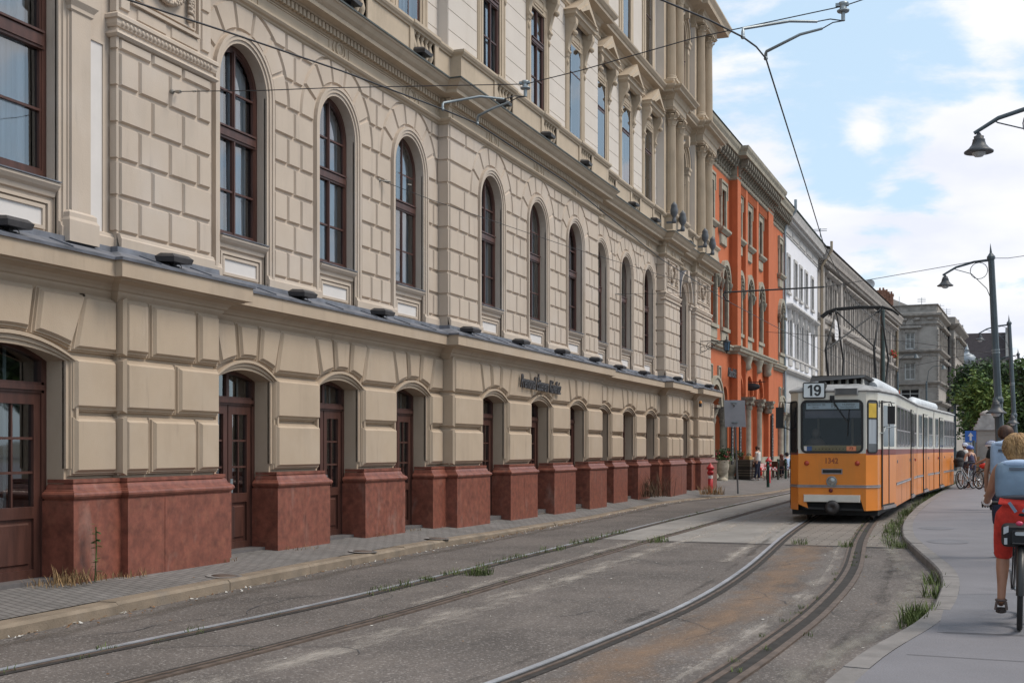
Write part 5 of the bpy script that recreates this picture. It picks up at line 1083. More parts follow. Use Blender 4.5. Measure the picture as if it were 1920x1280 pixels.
banner(1.98, .55, .9, 3.9, 'tall narrow blackboard banner beside the cream palace corner on the orange house'); banner(4.45, .45, 1.0, 3.2, 'tall narrow blackboard banner on the orange house behind the traffic sign'); banner(13.6, .5, 1.0, 3.65, 'tall narrow blackboard banner on the orange house nearest the tram')
ov = MB(); oc = Vector((.6, 11.7, 5.0)); ov.lathe([(0, -.03), (.46, -.03), (.48, 0), (.46, .03), (0, .03)], (0, 0, 0), 20, axis=((1.0, 0, 0), (0, 0, .42), (0, 1, 0)))
hs = thing('hanging_sign', 'dark oval hanging sign on an iron arm over the orange house arcade', 'sign'); hs.location = Vector(tuple(at_d(1408, 725, 64))[:2] + (0,)); hs.rotation_euler = OR.rotation_euler
o = ov.build('sign_board', M_IRON, hs, (0, 0, at_d(1408, 725, 64).z)); ov = MB(); zs = at_d(1408, 725, 64).z; ov.tube([(-1.6, 0, zs + .25), (.75, 0, zs + .25)], .022, 6); ov.tube([(-1.6, 0, zs - .5), (-.7, 0, zs + .24)], .015, 5); ov.tube([(-.35, 0, zs + .02), (-.35, 0, zs + .25)], .012, 5); ov.tube([(.35, 0, zs + .02), (.35, 0, zs + .25)], .012, 5); ov.build('bracket', M_IRON, hs)
lt_ = text('sign', 'Lánchíd', .62, face_mtx((0, 0, 0), (0, 1, 0), (0, 0, 1)), M_SIGN, None, .03, .3, bold=.012)
lt_.location = OR.matrix_basis @ Vector((.35, 3.0, 5.35)); lt_.rotation_euler = OR.rotation_euler
tag(lt_, 'dark script lettering on the orange house wall left of the centre', 'sign')

# ---- white house
WH = plane_thing('white_house', 'white rendered house with grey window surrounds between the orange and the sooty grey one', 'building', -1.35, 77.55, 1858)
W = MB(); T = MB(); LN = 16.3
UWs = [(2.1, .5), (5.1, .52), (7.5, .52), (10.1, .52), (13.2, .52)]; LWs = [(2.7, .55), (5.6, .55), (7.9, .55), (10.2, .55), (13.6, .55)]
wall(W, 0, 0, LN, 6.7, 16.6, [], .3); W.v.clear(); W.f.clear(); W.m.clear(); W.s.clear()
wall(W, 0, 0, LN, 11.0, 15.6, [(c, h_, 11.7, 13.9, 0) for c, h_ in UWs], .3); wall(W, 0, 0, LN, 6.7, 11.0, [(c, h_, 7.65, 10.1, 0) for c, h_ in LWs], .3); W1_ = MB(); wall(W1_, 0, 0, LN, 0, 6.7, [(c, .75, .2, 3.9, .75) for c in (2.6, 6.0, 9.4, 12.8)], .4); W1_.build('ground_floor_wall', mat('pale grey render', (.47, .46, .45), .9, var=.08), WH)
W.box(-12, -.45, 0, LN, 0, 16.4); W.build('wall', M_WP, WH)
T.mould([(0, 0), (0, LN)], [(0, 15.1), (.05, 15.15), (.05, 15.75), (.12, 15.8), (.16, 15.98), (.2, 16.02), (.56, 16.1), (.6, 16.3), (.68, 16.55), (0, 16.7)])
y = .1
while y < LN: T.box(.1, .42, y, y + .2, 15.85, 16.08); y += .42
for i in range(5): T.rect(.4 + i * 3.2, 3.0 + i * 3.2, 15.25, 15.65, .05, .1, .03)
for c, h_ in UWs:
    T.ribbon([(c - h_, 11.6), (c - h_, 13.9), (c + h_, 13.9), (c + h_, 11.6)], [(c - h_ - .18, 11.6), (c - h_ - .18, 14.08), (c + h_ + .18, 14.08), (c + h_ + .18, 11.6)], -.05, .08); T.rect(c - h_ - .25, c + h_ + .25, 11.5, 11.65, 0, .14)
for c, h_ in LWs:
    T.ribbon([(c - h_, 7.6), (c - h_, 10.1), (c + h_, 10.1), (c + h_, 7.6)], [(c - h_ - .2, 7.6), (c - h_ - .2, 10.3), (c + h_ + .2, 10.3), (c + h_ + .2, 7.6)], -.05, .1)
    for s_ in (-1, 1): T.rect(c + s_ * (h_ + .28) - .09, c + s_ * (h_ + .28) + .09, 9.8, 10.6, 0, .25, .05)
    T.mould([(0, c - h_ - .5), (.15, c - h_ - .5), (.15, c + h_ + .5), (0, c + h_ + .5)], [(0, 10.55), (.1, 10.6), (.25, 10.75), (.25, 10.85), (0, 10.95)])
    T.rect(c - h_ - .2, c + h_ + .2, 6.95, 7.45, 0, .1, .04)
T.mould([(0, 0), (0, LN)], [(0, 7.45), (.1, 7.48), (.1, 7.6), (0, 7.62)]); T.mould([(0, 0), (0, LN)], [(0, 6.4), (.1, 6.45), (.25, 6.6), (.25, 6.72), (0, 6.8)]); T.mould([(0, 0), (0, LN)], [(0, 0), (.12, 0), (.12, 1.2), (0, 1.25)])
for c in (2.6, 6.0, 9.4, 12.8): T.ribbon(opening(c, .75, 1.2, 3.9, .75, 10), opening(c, .95, 1.2, 3.9, .95, 10), -.05, .1)
T.build('stone_trim', M_WT, WH)
o1 = win_part(WH, -.25, UWs[0][0], .52, 11.7, 13.9, 0, M_WFR, M_PANEL, (13.0,)); o2 = win_part(WH, -.25, LWs[0][0], .55, 7.65, 10.1, 0, M_WFR, M_PANEL, (9.1,)); o3 = win_part(WH, -.35, 2.6, .75, .2, 3.9, .75, M_BRF, M_PANE, (2.8,))
for c, h_ in UWs[1:]: dup_win(o1, WH, -.25, c)
for c, h_ in LWs[1:]: dup_win(o2, WH, -.25, c)
for c in (6.0, 9.4, 12.8): dup_win(o3, WH, -.35, c)
RFm = MB(); RFm.add([(.7, 0, 16.72), (.7, LN, 16.72), (-4, LN, 17.9), (-4, 0, 17.9)], [(0, 1, 2, 3)]); RFm.build('roof', mat('green copper roof', (.13, .19, .17), .7, var=.2), WH)
dp = MB(); dp.tube([(.78, -.05, 17.1), (.78, -.05, 16.4), (.2, -.05, 15.7), (.12, -.05, 15.2), (.12, -.05, .3)], .09, 8); dp.build('downpipe', M_STEEL, WH)

# ---- sooty grey house
GH = plane_thing('grey_house', 'long sooty grey house with rows of hooded windows behind the tram pantograph', 'building', -1.14, 93.95, 1955)
W = MB(); T = MB(); LN = 52.4
cols = [3.3, 5.6, 7.9] + [12.6 + 2.75 * i for i in range(13)] + [48.4, 50.7]
wall(W, 0, 0, LN, 11.2, 16.2, [(c, .55, 12.1, 14.6, 0) for c in cols], .35); wall(W, 0, 0, LN, 6.3, 11.2, [(c, .55, 7.6, 10.2, 0) for c in cols], .35); wall(W, 0, 0, LN, 0, 6.3, [(c, .8, .3, 4.2, .5) for c in cols], .4)
W.box(-12, -.5, 0, LN, 0, 16.4)
W.box(-12, 0.01, LN - .4, LN, 0, 16.2); W.build('wall', M_GR, GH)
T.mould([(0, 0), (0, LN), (-10, LN)], [(0, 14.95), (.06, 15.0), (.06, 15.45), (.15, 15.5), (.2, 15.68), (.7, 15.8), (.74, 16.05), (.86, 16.35), (.88, 16.5), (0, 16.7)])
y = .2
while y < LN: T.box(.1, .6, y, y + .28, 15.48, 15.78); T.box(.05, .2, y + .05, y + .25, 15.05, 15.45); y += .62
T.mould([(0, 0), (0, LN), (-10, LN)], [(0, 11.35), (.1, 11.4), (.2, 11.6), (.2, 11.75), (0, 11.9)]); T.mould([(0, 0), (0, LN), (-10, LN)], [(0, 6.4), (.15, 6.5), (.3, 6.7), (.3, 6.85), (0, 7.0)]); T.mould([(0, 0), (0, LN)], [(0, 0), (.15, 0), (.15, 1.0), (0, 1.1)])
for a, b in ((1.0, 2.0), (10.0, 11.2), (46.2, 47.2), (51.5, 52.3)): T.rect(a, b, 6.9, 15.5, 0, .22, .03)
for c in cols:
    for z0, z1 in ((12.1, 14.6), (7.6, 10.2)):
        T.ribbon([(c - .55, z0 - .1), (c - .55, z1), (c + .55, z1), (c + .55, z0 - .1)], [(c - .8, z0 - .1), (c - .8, z1 + .2), (c + .8, z1 + .2), (c + .8, z0 - .1)], -.05, .12)
        T.mould([(0, c - 1.0), (.2, c - 1.0), (.2, c + 1.0), (0, c + 1.0)], [(0, z1 + .25), (.1, z1 + .3), (.3, z1 + .45), (.3, z1 + .58), (0, z1 + .68)])
        for s_ in (-1, 1): T.rect(c + s_ * .85 - .12, c + s_ * .85 + .12, z1 - .35, z1 + .28, 0, .28, .06)
T.build('stone_trim', M_GRT, GH)
o1 = win_part(GH, -.25, cols[0], .55, 12.1, 14.6, 0, M_WFR, M_PANEL, (13.6,)); o2 = win_part(GH, -.25, cols[0], .55, 7.6, 10.2, 0, M_WFR, M_PANEL, (9.2,))
for c in cols[1:]: dup_win(o1, GH, -.25, c); dup_win(o2, GH, -.25, c)
o3 = win_part(GH, -.35, cols[0], .8, .3, 4.2, .5, M_BRF, M_PANE, (3,))
for c in cols[1:]: dup_win(o3, GH, -.35, c)
RFm = MB(); RFm.add([(.88, 0, 16.72), (.88, LN, 16.72), (-5, LN, 18.4), (-5, 0, 18.4)], [(0, 1, 2, 3)]); RFm.build('roof', M_ROOF, GH)
dp = MB(); dp.tube([(1.0, .1, 17.1), (1.0, .1, 16.4), (.3, .1, 15.3), (.3, .1, .3)], .1, 8); dp.build('downpipe', mat('ochre downpipe', (.34, .27, .19), .7), GH); dp = MB(); dp.tube([(.35, 51.4, 16), (.35, 51.4, .3)], .12, 8); dp.build('downpipe', MATS['ochre downpipe'], GH)
ban = MB(); ban.panel([(-.9, -.7), (.9, -.85), (.9, .65), (-.9, .85)], 0, .02, back=True); o = ban.build('banner', mat('white cloth banner', (.75, .73, .74), .9, var=.05)); o.location = GH.matrix_basis @ Vector((.5, 5.8, 10.95)); o.rotation_euler = GH.rotation_euler; tag(o, 'white cloth banner hung from a window of the sooty grey house', 'banner')
mk = MB(); rr = random.Random(3)
for r_ in range(3):
    for k in range(7): a = -.65 + k * .18; mk.box(.021, .024, a, a + rr.uniform(.05, .14), .3 - r_ * .3, .38 - r_ * .3)
mk.build('print', mat('grey print', (.4, .39, .42), .9), o)
fb = MB()
for (y, z) in ((46.0, 12.0), (48.5, 11.9), (50.5, 8.0)):
    p = (.3, y, z)
    for _ in range(60): fb.sphere((p[0] + rnd.uniform(0, .35), p[1] + rnd.gauss(0, .35), p[2] + rnd.uniform(-.2, .35)), rnd.uniform(.05, .11), 5, rnd.choice((0, 0, 1)))
fo = fb.build('flower_box', [M_GRASS, mat('red geraniums', (.5, .04, .04), .7)]); fo.location = GH.location; fo.rotation_euler = GH.rotation_euler; tag(fo, 'red geraniums in window boxes at the far end of the grey house', 'flowers')

# ---- corner house across the side street, facing us
d0 = at_d(1683, 840, 150); dn = Vector(ray(1970)).normalized()
CHs = thing('corner_house', 'tall grey stone corner house with a plain attic storey beyond the side street', 'building', (d0.x, d0.y, 0), math.atan2(-dn.x, dn.y))
# local frame: x outward to the street, y along the street; front face at y=0 looks back at us, spanning x -9..5
S_ = 150 / F
def zpx(py): return EYE + (HY - py) * S_
FW = 4.6
W = MB(); T = MB(); LS = 40
frn = lambda w_, u, v: (u, -w_, v)                                   # front face frame: u = x
zt = zpx(583); zc2 = zpx(585.5)
wall_f = MB()
wx = 1.45                                                            # centre of the visible window column
wins_f = [(wx, .55, zpx(655), zpx(624)), (wx, .62, zpx(712), zpx(680)), (wx, 1.1, zpx(752), zpx(729))]
tmp = MB(); prev = 0.0
for (c, h_, z0, z1) in sorted(wins_f, key=lambda q: q[2]):
    zn = z1 + .9; wall(tmp, 0, -9, FW, prev, zn, [(c, h_, z0, z1, 0)], .3); prev = zn
wall(tmp, 0, -9, FW, prev, zc2, [], .3)
W.add([(y, -x, z) for x, y, z in tmp.v], tmp.f)
yc_ = [4 + 3.0 * i for i in range(4)] + [19 + 3.0 * i for i in range(7)]
tmp = MB()
for z0, z1, zz0, zz1 in ((0, zpx(727), .8, 4.6), (zpx(727), zpx(665), zpx(715), zpx(683)), (zpx(665), zc2, zpx(652), zpx(622))): wall(tmp, FW, 0, LS, z0, z1, [(c, .6, zz0, zz1, 0) for c in yc_], .3)
W.add(tmp.v, tmp.f); W.box(-9, FW - .5, .4, LS, 0, zc2 + .2); 
W.box(FW - .05, FW + .9, 14.5, 33, 0, zc2 - .6)                       # risalit on the side
W.build('wall', M_GR2, CHs)
pth = [(-9, 0), (FW, 0), (FW, LS)]
for z0, sc in ((zc2 - 1.15, .75), (zpx(614), .35), (zpx(669), .7), (zpx(727), .6), (zpx(767), .8)):
    T.mould(pth, [(0, z0), (.12 * sc, z0 + .05), (.15 * sc, z0 + .5 * sc), (.35 * sc, z0 + .6 * sc), (.75 * sc, z0 + .85 * sc), (.8 * sc, z0 + 1.15 * sc), (0, z0 + 1.3 * sc)])
T.mould(pth, [(-.1, zc2 - .6), (-.1, zpx(574.5)), (.1, zpx(574)), (.1, zpx(572.5)), (-.4, zpx(572))])
T.mould([(FW, 14.4), (FW + 1, 14.4), (FW + 1, 33), (FW, 33)], [(-.3, zc2 - 1.2), (.15, zc2 - .9), (.6, zc2 - .5), (.65, zc2 - .3), (.1, zc2 - .6), (.1, zpx(576)), (-.3, zpx(575))])
x = -8.5
while x < FW: T.box(x, x + .6, -.4, 0, zc2 - 1.05, zc2 - .75); x += 1.5
T.lathe([(.5, 0), (.55, .1), (.35, .2), (.2, .1), (0, .15)], (wx, -.02, zpx(607)), 16, axis=((1, 0, 0), (0, 0, 1), (0, -1, 0)))
for (c, h_, z0, z1) in wins_f:
    T.ribbon([(c - h_, z0 - .1), (c - h_, z1), (c + h_, z1), (c + h_, z0 - .1)], [(c - h_ - .35, z0 - .1), (c - h_ - .35, z1 + .3), (c + h_ + .35, z1 + .3), (c + h_ + .35, z0 - .1)], -.05, .15, False, frn)
    T.box(c - h_ - .8, c + h_ + .8, -.5, 0, z1 + .5, z1 + .8); T.box(c - h_ - .6, c + h_ + .6, -.35, 0, z0 - .45, z0 - .1)
for c in yc_:
    xx = FW + (.9 if 14.5 < c < 33 else 0)
    for z0, z1 in ((zpx(715), zpx(683)), (zpx(652), zpx(622))): T.ribbon([(c - .6, z0 - .1), (c - .6, z1), (c + .6, z1), (c + .6, z0 - .1)], [(c - .95, z0 - .1), (c - .95, z1 + .3), (c + .95, z1 + .3), (c + .95, z0 - .1)], xx - .05, xx + .2); T.box(xx, xx + .6, c - 1.1, c + 1.1, z1 + .45, z1 + .75)
z = 1.0
while z < zc2 - 2.5:
    for yy in (.0, 14.3): T.box(FW + (.0 if yy < 1 else .85), FW + (.16 if yy < 1 else 1.05), yy - .16, yy + 1.0, z, z + .62)
    T.box(-8.9, -8.0, -.12, 0, z, z + .62); z += .72
dp_ = MB(); dp_.tube([(FW + .3, 14.0, zc2), (FW + .3, 14.0, .3)], .12, 8); dp_.build('downpipe', M_IRON, CHs)
T.box(FW + .9, FW + 2.6, 22, 27, zpx(730), zpx(716)); T.box(FW + .9, FW + 2.3, 22.4, 26.6, zpx(716), zpx(700)); T.build('stone_trim', M_GR2T, CHs)
for (c, h_, z0, z1) in wins_f:
    o = win_part(CHs, 0, 0, h_, z0, z1, 0, M_WFR, M_PANEL if z0 > 9 else M_DARK, ((z0 + (z1 - z0) * .6),), t=.12); o.rotation_euler = (0, 0, -math.pi / 2); o.location = (c, .2, 0)
o1 = win_part(CHs, FW - .2, yc_[0], .6, zpx(715), zpx(683), 0, M_WFR, M_PANE, (zpx(694),)); o2 = win_part(CHs, FW - .2, yc_[0], .6, zpx(652), zpx(622), 0, M_WFR, M_PANE, (zpx(634),))
for c in yc_[1:]:
    xx = FW + (.95 if 14.5 < c < 33 else -.2); dup_win(o1, CHs, xx, c); dup_win(o2, CHs, xx, c)
RFm = MB(); RFm.add([(-9, .5, zpx(573)), (FW, .5, zpx(573)), (FW - 4, 9, zpx(569)), (-9, 9, zpx(566))], [(0, 1, 2, 3)]); RFm.box(-9, FW, .5, LS, zc2, zpx(576)); RFm.build('roof', M_GR2T, CHs)
for (px, py, w_) in ((1653, 550, .55), (1660, 553, .45), (1669, 557, .4)):
    p = at_d(px, py, 165); c = MB(); c.box(-w_, w_, -.4, .4, -3, .4); c.box(-w_ - .08, w_ + .08, -.48, .48, .1, .4)
    for q in (-.4, .4): c.lathe([(.14, .4), (.12, .75)], (q * w_, 0, 0), 8)
    o = c.build('chimney', mat('brick chimney', (.24, .12, .08), .9, var=.3, vscale=6), None, p); tag(o, {1653: 'large brick chimney on the roof behind the grey house', 1660: 'middle brick chimney behind the grey house', 1669: 'low brick chimney nearest the corner house'}[px], 'chimney', 'chimneys behind the grey house')
rb = MB(); p0, p1, p2, p3 = at_d(1636, 545, 172), at_d(1708, 574, 172), at_d(1708, 640, 172), at_d(1636, 640, 172); q = Vector((0, 12, 0)); rb.add([p3, p2, p1, p0, p3 + q, p2 + q, p1 + q, p0 + q], [(0, 1, 2, 3), (4, 7, 6, 5), (3, 2, 6, 7), (0, 3, 7, 4), (1, 5, 6, 2)]); tag(rb.build('firewall', M_GR2), 'bare grey gable wall rising behind the corner house', 'building')
# ---- things far behind
fb = thing('hillside_house', 'distant pale house with a dark mansard roof behind the trees', 'building', tuple(at_d(1838, 840, 260)))
S2 = 260 / F; zq = lambda py: EYE + (HY - py) * S2
m = MB(); m.box(-7, 6.2, 0, 10, -2, zq(688)); m.box(-6.8, -1.5, -6, 0, -2, zq(700)); m.build('wall', mat('pale far wall', (.42, .40, .38), .9, var=.06), fb)
m = MB(); m.add([(-5.5, -.4, zq(700)), (5.6, -.4, zq(690)), (5.2, 3, zq(637)), (-4.2, 3, zq(637)), (-5.5, 10, zq(690)), (5.6, 10, zq(690)), (5.2, 8, zq(637)), (-4.2, 8, zq(637))], [(0, 1, 2, 3), (3, 2, 6, 7), (0, 3, 7, 4), (1, 5, 6, 2)]); m.build('roof', mat('dark slate roof', (.05, .04, .045), .8, var=.2), fb)
m = MB(); m.box(-5.5, -4.2, 1, 4, zq(660), zq(612)); m.box(-4.3, -3.4, 1, 4, zq(660), zq(622)); m.box(5.0, 5.9, 0, 4, zq(700), zq(630)); m.build('chimney', mat('pale far wall', (.42, .40, .38)), fb)
tw = MB(); c = at_d(1813, 690, 215); s3 = 215 / F; tw.lathe([(1.1, -4), (1.1, .6), (1.35, .9), (1.5, 1.2), (1.45, 1.9), (1.0, 2.4), (.45, 2.6), (.35, 3.0), (.5, 3.1), (.3, 3.3), (0, 4.4)], (0, 0, 0), 16); o = tw.build('turret', mat('zinc dome', (.30, .33, .36), .5, metal=.3, var=.15), None, c); tag(o, 'small zinc onion dome on the far street corner', 'turret')
# rooftop antennas and dishes
for i, (px, py0, py1, zc, lb, bars) in enumerate(((1686, 578, 556, 155, 'thin mast antenna on the corner house roof, left', 0), (1728, 574, 558, 155, 'branched television antenna on the corner house roof', 3), (1763, 600, 570, 165, 'tall twin antenna farther along the corner house roof', 4), (1775, 600, 578, 165, 'low ringed antenna on the corner house roof', 3), (1538, 445, 428, 97, 'red tipped antenna on the white house roof', 2))):
    a, b = at_d(px, py0, zc), at_d(px, py1, zc); m = MB(); m.tube([a, b], .035, 5)
    for k in range(bars): q = b + (a - b) * (.1 + .18 * k); m.tube([q - Vector((.5, 0, 0)), q + Vector((.5, .1, 0))], .025, 4)
    tag(m.build('antenna', M_STEEL), lb, 'antenna')
ds = MB(); ds.lathe([(0, 0), (.25, .03), (.48, .12), (.5, .13), (.48, .1), (0, -.02)], (0, 0, 0), 16, axis=((1, 0, 0), (0, 0, 1), (-.3, -1, .2))); ds.tube([(0, 0, 0), (0, .2, -.8)], .04, 5); tag(ds.build('satellite_dish', mat('grey dish', (.5, .5, .5), .5), None, at_d(1632, 533, 128)), 'pale satellite dish on the roof of the sooty grey house', 'dish')
# ================================================================== THE TRAM
M_TO = mat('orange tram paint', (0.74, 0.225, 0.014), 0.38, var=.05, vscale=1.2, coat=.25)
ramp_over(M_TO, (0.50, 0.19, 0.02), 1.2, .48, .75, (1, 1, .18), .55, 8, 4)
ramp_over(M_TO, (0.25, 0.12, 0.04), 2.5, .58, .8, (2, 2, .3), .35, 8, 9)
M_TC = mat('cream tram paint', (0.66, 0.63, 0.55), 0.4, var=.05, vscale=2, coat=.2)
ramp_over(M_TC, (0.40, 0.37, 0.32), 2.0, .52, .78, (1.5, 1.5, .25), .5, 8, 2)
M_TS = mat('dark red stripe', (0.20, 0.045, 0.035), 0.5, var=.1)
M_TR = mat('dirty tram roof', (0.36, 0.36, 0.36), 0.6, var=.22, vscale=2)
M_TG = mat('dark tram glass', (0.022, 0.027, 0.034), 0.12, var=.4, vscale=1.5, spec=.3)
M_TP = mat('lower window pane', (0.10, 0.11, 0.12), 0.15, var=.2, vscale=3)
M_RUB = mat('black rubber', (0.015, 0.015, 0.016), 0.6, var=.1)
M_ALU = mat('grey trim strip', (0.30, 0.27, 0.27), 0.4, metal=.4, var=.15)
M_POD = mat('white roof pod', (0.62, 0.65, 0.68), 0.5, var=.1, vscale=2)
tram = thing('tram', 'orange and cream articulated tram with line number 19 coming up the curved track', 'tram', (6.79, 28.26, 0))
T0 = Vector((6.79, 28.26, 0))
class Sec:
    def __init__(s, a, b): s.a = Vector(a); s.d = (Vector(b) - s.a); s.L = s.d.length; s.d.normalize(); s.n = Vector((s.d.y, -s.d.x))
    def __call__(s, lat, y, z): p = s.a + s.d * y + s.n * lat; return (p.x - T0.x, p.y - T0.y, z)
S1, S2, S3 = Sec((6.79, 28.26), (6.97, 38.9)), Sec((6.975, 39.1), (7.30, 44.0)), Sec((7.32, 44.2), (8.0, 53.0))
HWT = 1.2
def body(sec, out, name, front=False, rear=False):
    """out: (lat, y) right outline from front to back; mirrored to the left"""
    m = MB(); n = len(out); loop = out + [(-l, y) for l, y in out[::-1]]; k = len(loop)
    lv = [(.29, 0, 0), (.62, 0, .0), (.79, .0, 0), (1.53, 0, 0), (1.66, 1, 0), (2.80, 2, -.005), (2.93, 2, .0), (2.965, 3, .045), (3.0, 3, .03), (3.08, 3, -.16), (3.13, 3, -.42)]
    cy = sum(y for l, y in loop) / k
    def pt(l, y, z, o):
        f = max(0, (abs(l) + o)) * (1 if l >= 0 else -1); yy = y
        if y < .05: yy = y - o
        return sec(f, yy, z)
    skip = k - 1 if front else None
    for j in range(len(lv) - 1):
        z0, _, o0 = lv[j]; z1, mi, o1 = lv[j + 1]; mi = {0: 0, 1: 1, 2: 2, 3: 3}[lv[j + 1][1]]
        vs = [pt(l, y, z0, o0) for l, y in loop] + [pt(l, y, z1, o1) for l, y in loop]
        if z1 <= 1.53: mi = 0
        fs = []
        for i in range(k):
            if i == k - 1 and front and 1.5 < z0 < 2.9 and z1 <= 2.95: continue
            if i == k - 1 and front and z1 <= .63: continue
            fs.append((i, (i + 1) % k, k + (i + 1) % k, k + i))
        m.add(vs, fs, mi, z0 >= 2.96)
    m.add([pt(l, y, 3.13, -.42) for l, y in loop], [tuple(range(k))], 3)
    m.add([pt(l, y, .29, 0) for l, y in loop], [tuple(range(k - 1, -1, -1))], 4)
    return m
out1 = [(.74, 0), (.96, .34), (HWT, 2.45), (HWT, S1.L)]
m = body(S1, out1, 'front', True)
fz = lambda w_, u, v: S1(u, -w_, v)                                   # front face frame: u lateral
def rrect(y0, y1, z0, z1, r, n=4):
    P = []
    for cx_, cz_, a0 in ((y1 - r, z0 + r, -90), (y1 - r, z1 - r, 0), (y0 + r, z1 - r, 90), (y0 + r, z0 + r, 180)):
        for i in range(n + 1): a = R(a0 + 90 * i / n); P.append((cx_ + r * math.cos(a), cz_ + r * math.sin(a)))
    return P
ws = rrect(-.655, .655, 1.60, 2.735, .10); oc_ = []
cor = [(.74, 1.53), (.74, 2.93), (-.74, 2.93), (-.74, 1.53)]
for i, p in enumerate(ws): oc_.append(cor[i // 5])
k = len(ws); vs = [fz(0, *p) for p in ws] + [fz(0, *p) for p in oc_]; m.add(vs, [(i, (i + 1) % k, k + (i + 1) % k, k + i)[::-1] for i in range(k)], 2)
m.add([fz(.002, -.74, 1.53), fz(.002, .74, 1.53), fz(.002, .74, 1.565), fz(.002, -.74, 1.565)], [(0, 1, 2, 3)], 0)
# apron with the black coupler recess
m.add([fz(0, -.74, .62), fz(0, -.60, .62), fz(0, -.52, .33), fz(0, -.74, .42)], [(0, 1, 2, 3)], 0); m.add([fz(0, .60, .62), fz(0, .74, .62), fz(0, .74, .29), fz(0, .70, .29)], [(0, 1, 2, 3)], 0)
m.build('front_section', [M_TO, M_TS, M_TC, M_TR, M_RUB], tram)
rc = MB(); rc.add([fz(-.25, -.74, .62), fz(-.25, .74, .62), fz(-.25, .74, .25), fz(-.25, -.74, .25), fz(0, -.74, .62), fz(0, .74, .62)], [(0, 1, 2, 3), (4, 5, 1, 0)]); rc.add([fz(-.02, -.6, .36), fz(-.02, .68, .33), fz(-.02, .68, .28), fz(-.02, -.58, .31)], [(0, 1, 2, 3)])
rc.lathe([(.0, .02), (.13, .02), (.16, .0), (.16, -.06), (.1, -.06)][::-1], S1(0.02, -.12, .36), 20, axis=((1, 0, 0), (0, 0, 1), (0, -1, 0))); rc.tube([S1(.02, -.1, .36), S1(.02, .3, .36)], .05, 8); rc.build('coupler', [M_RUB], tram)
cp = MB(); cp.lathe([(.148, .0), (.148, .022), (.03, .024), (.03, .015), (0, .015)], S1(.02, -.14, .36), 20, axis=((1, 0, 0), (0, 0, 1), (0, -1, 0))); cp.build('coupler_plate', mat('dark oily steel', (.06, .055, .055), .5, metal=.4), tram)
m = body(S2, [(HWT, 0), (HWT, S2.L)], 'mid'); m.build('middle_section', [M_TO, M_TS, M_TC, M_TR, M_RUB], tram)
m = body(S3, [(HWT, 0), (HWT, S3.L - 2), (.9, S3.L)], 'rear'); m.build('rear_section', [M_TO, M_TS, M_TC, M_TR, M_RUB], tram)
m = MB()                                                              # bellows and underframe
for a, b in ((S1(0, S1.L - .1, 0), S2(0, .1, 0)), (S2(0, S2.L - .1, 0), S3(0, .1, 0))):
    for i in range(4): t = i / 3; c = Vector(a).lerp(Vector(b), t); m.box(c.x - 1.12, c.x + 1.12, c.y - .05, c.y + .05, .5, 2.98)
m.build('bellows', M_RUB, tram); m = MB()
for sec, ys in ((S1, (1.6, 3.2, 8.8)), (S2, (.4, 4.4)), (S3, (1.6, 3.2, 7.0))):
    m.add([sec(l, y, z) for z in (.16, .5) for l, y in ((-.95, .5), (.95, .5), (.95, sec.L - .3), (-.95, sec.L - .3))], [(0, 3, 2, 1), (4, 5, 6, 7), (0, 1, 5, 4), (1, 2, 6, 5), (2, 3, 7, 6), (3, 0, 4, 7)])
m.build('underframe', M_RUB, tram)
for sec, ys in ((S1, (1.6, 3.2, 8.8)), (S2, (2.4,)), (S3, (1.6, 3.2, 7.0))):
    for y in ys:
        for l in (-.72, .72): q = MB(); q.lathe([(.0, -.05), (.30, -.05), (.33, -.04), (.33, .04), (.0, .04)], sec(l, y, .335), 20, axis=((0, 1, 0), (0, 0, 1), (1, 0, 0))); q.build('wheel', M_RUST, tram)
# side windows: rubber frame, upper dark pane, lower pale pane
def side_frame(sec, side, y0, l0, y1, l1):
    a, b = Vector(sec(side * l0, y0, 0)), Vector(sec(side * l1, y1, 0)); d = (b - a); L = d.length; d.normalize(); nn = Vector((d.y, -d.x, 0)) * (1 if side > 0 else -1)
    return (lambda w_, u, v: tuple(a + d * u + nn * w_ + Vector((0, 0, v)))), L
def swin(sec, side, y0, y1, l0=HWT, l1=HWT, z0=1.76, z1=2.68, split=2.12, name='side_window'):
    fr, L = side_frame(sec, side, y0, l0, y1, l1); f = MB(); rim = rrect(0, L, z0, z1, .06, 3); f.ribbon(rim, inset(rim, -.035), .0, .014, True, fr); f.panel([(0, split - .015), (L, split - .015), (L, split + .02), (0, split + .02)], .003, .013, 0, fr)
    o = f.build(name, M_ALU, tram); g_ = MB(); g_.add([fr(.005, *p) for p in rrect(0, L, split, z1, .05, 3)], [tuple(range(16))]); g_.build('pane', M_TG, o); g_ = MB(); g_.add([fr(.005, *p) for p in rrect(0, L, z0, split, .05, 3)], [tuple(range(16))]); g_.build('lower_pane', M_TP, o); return o
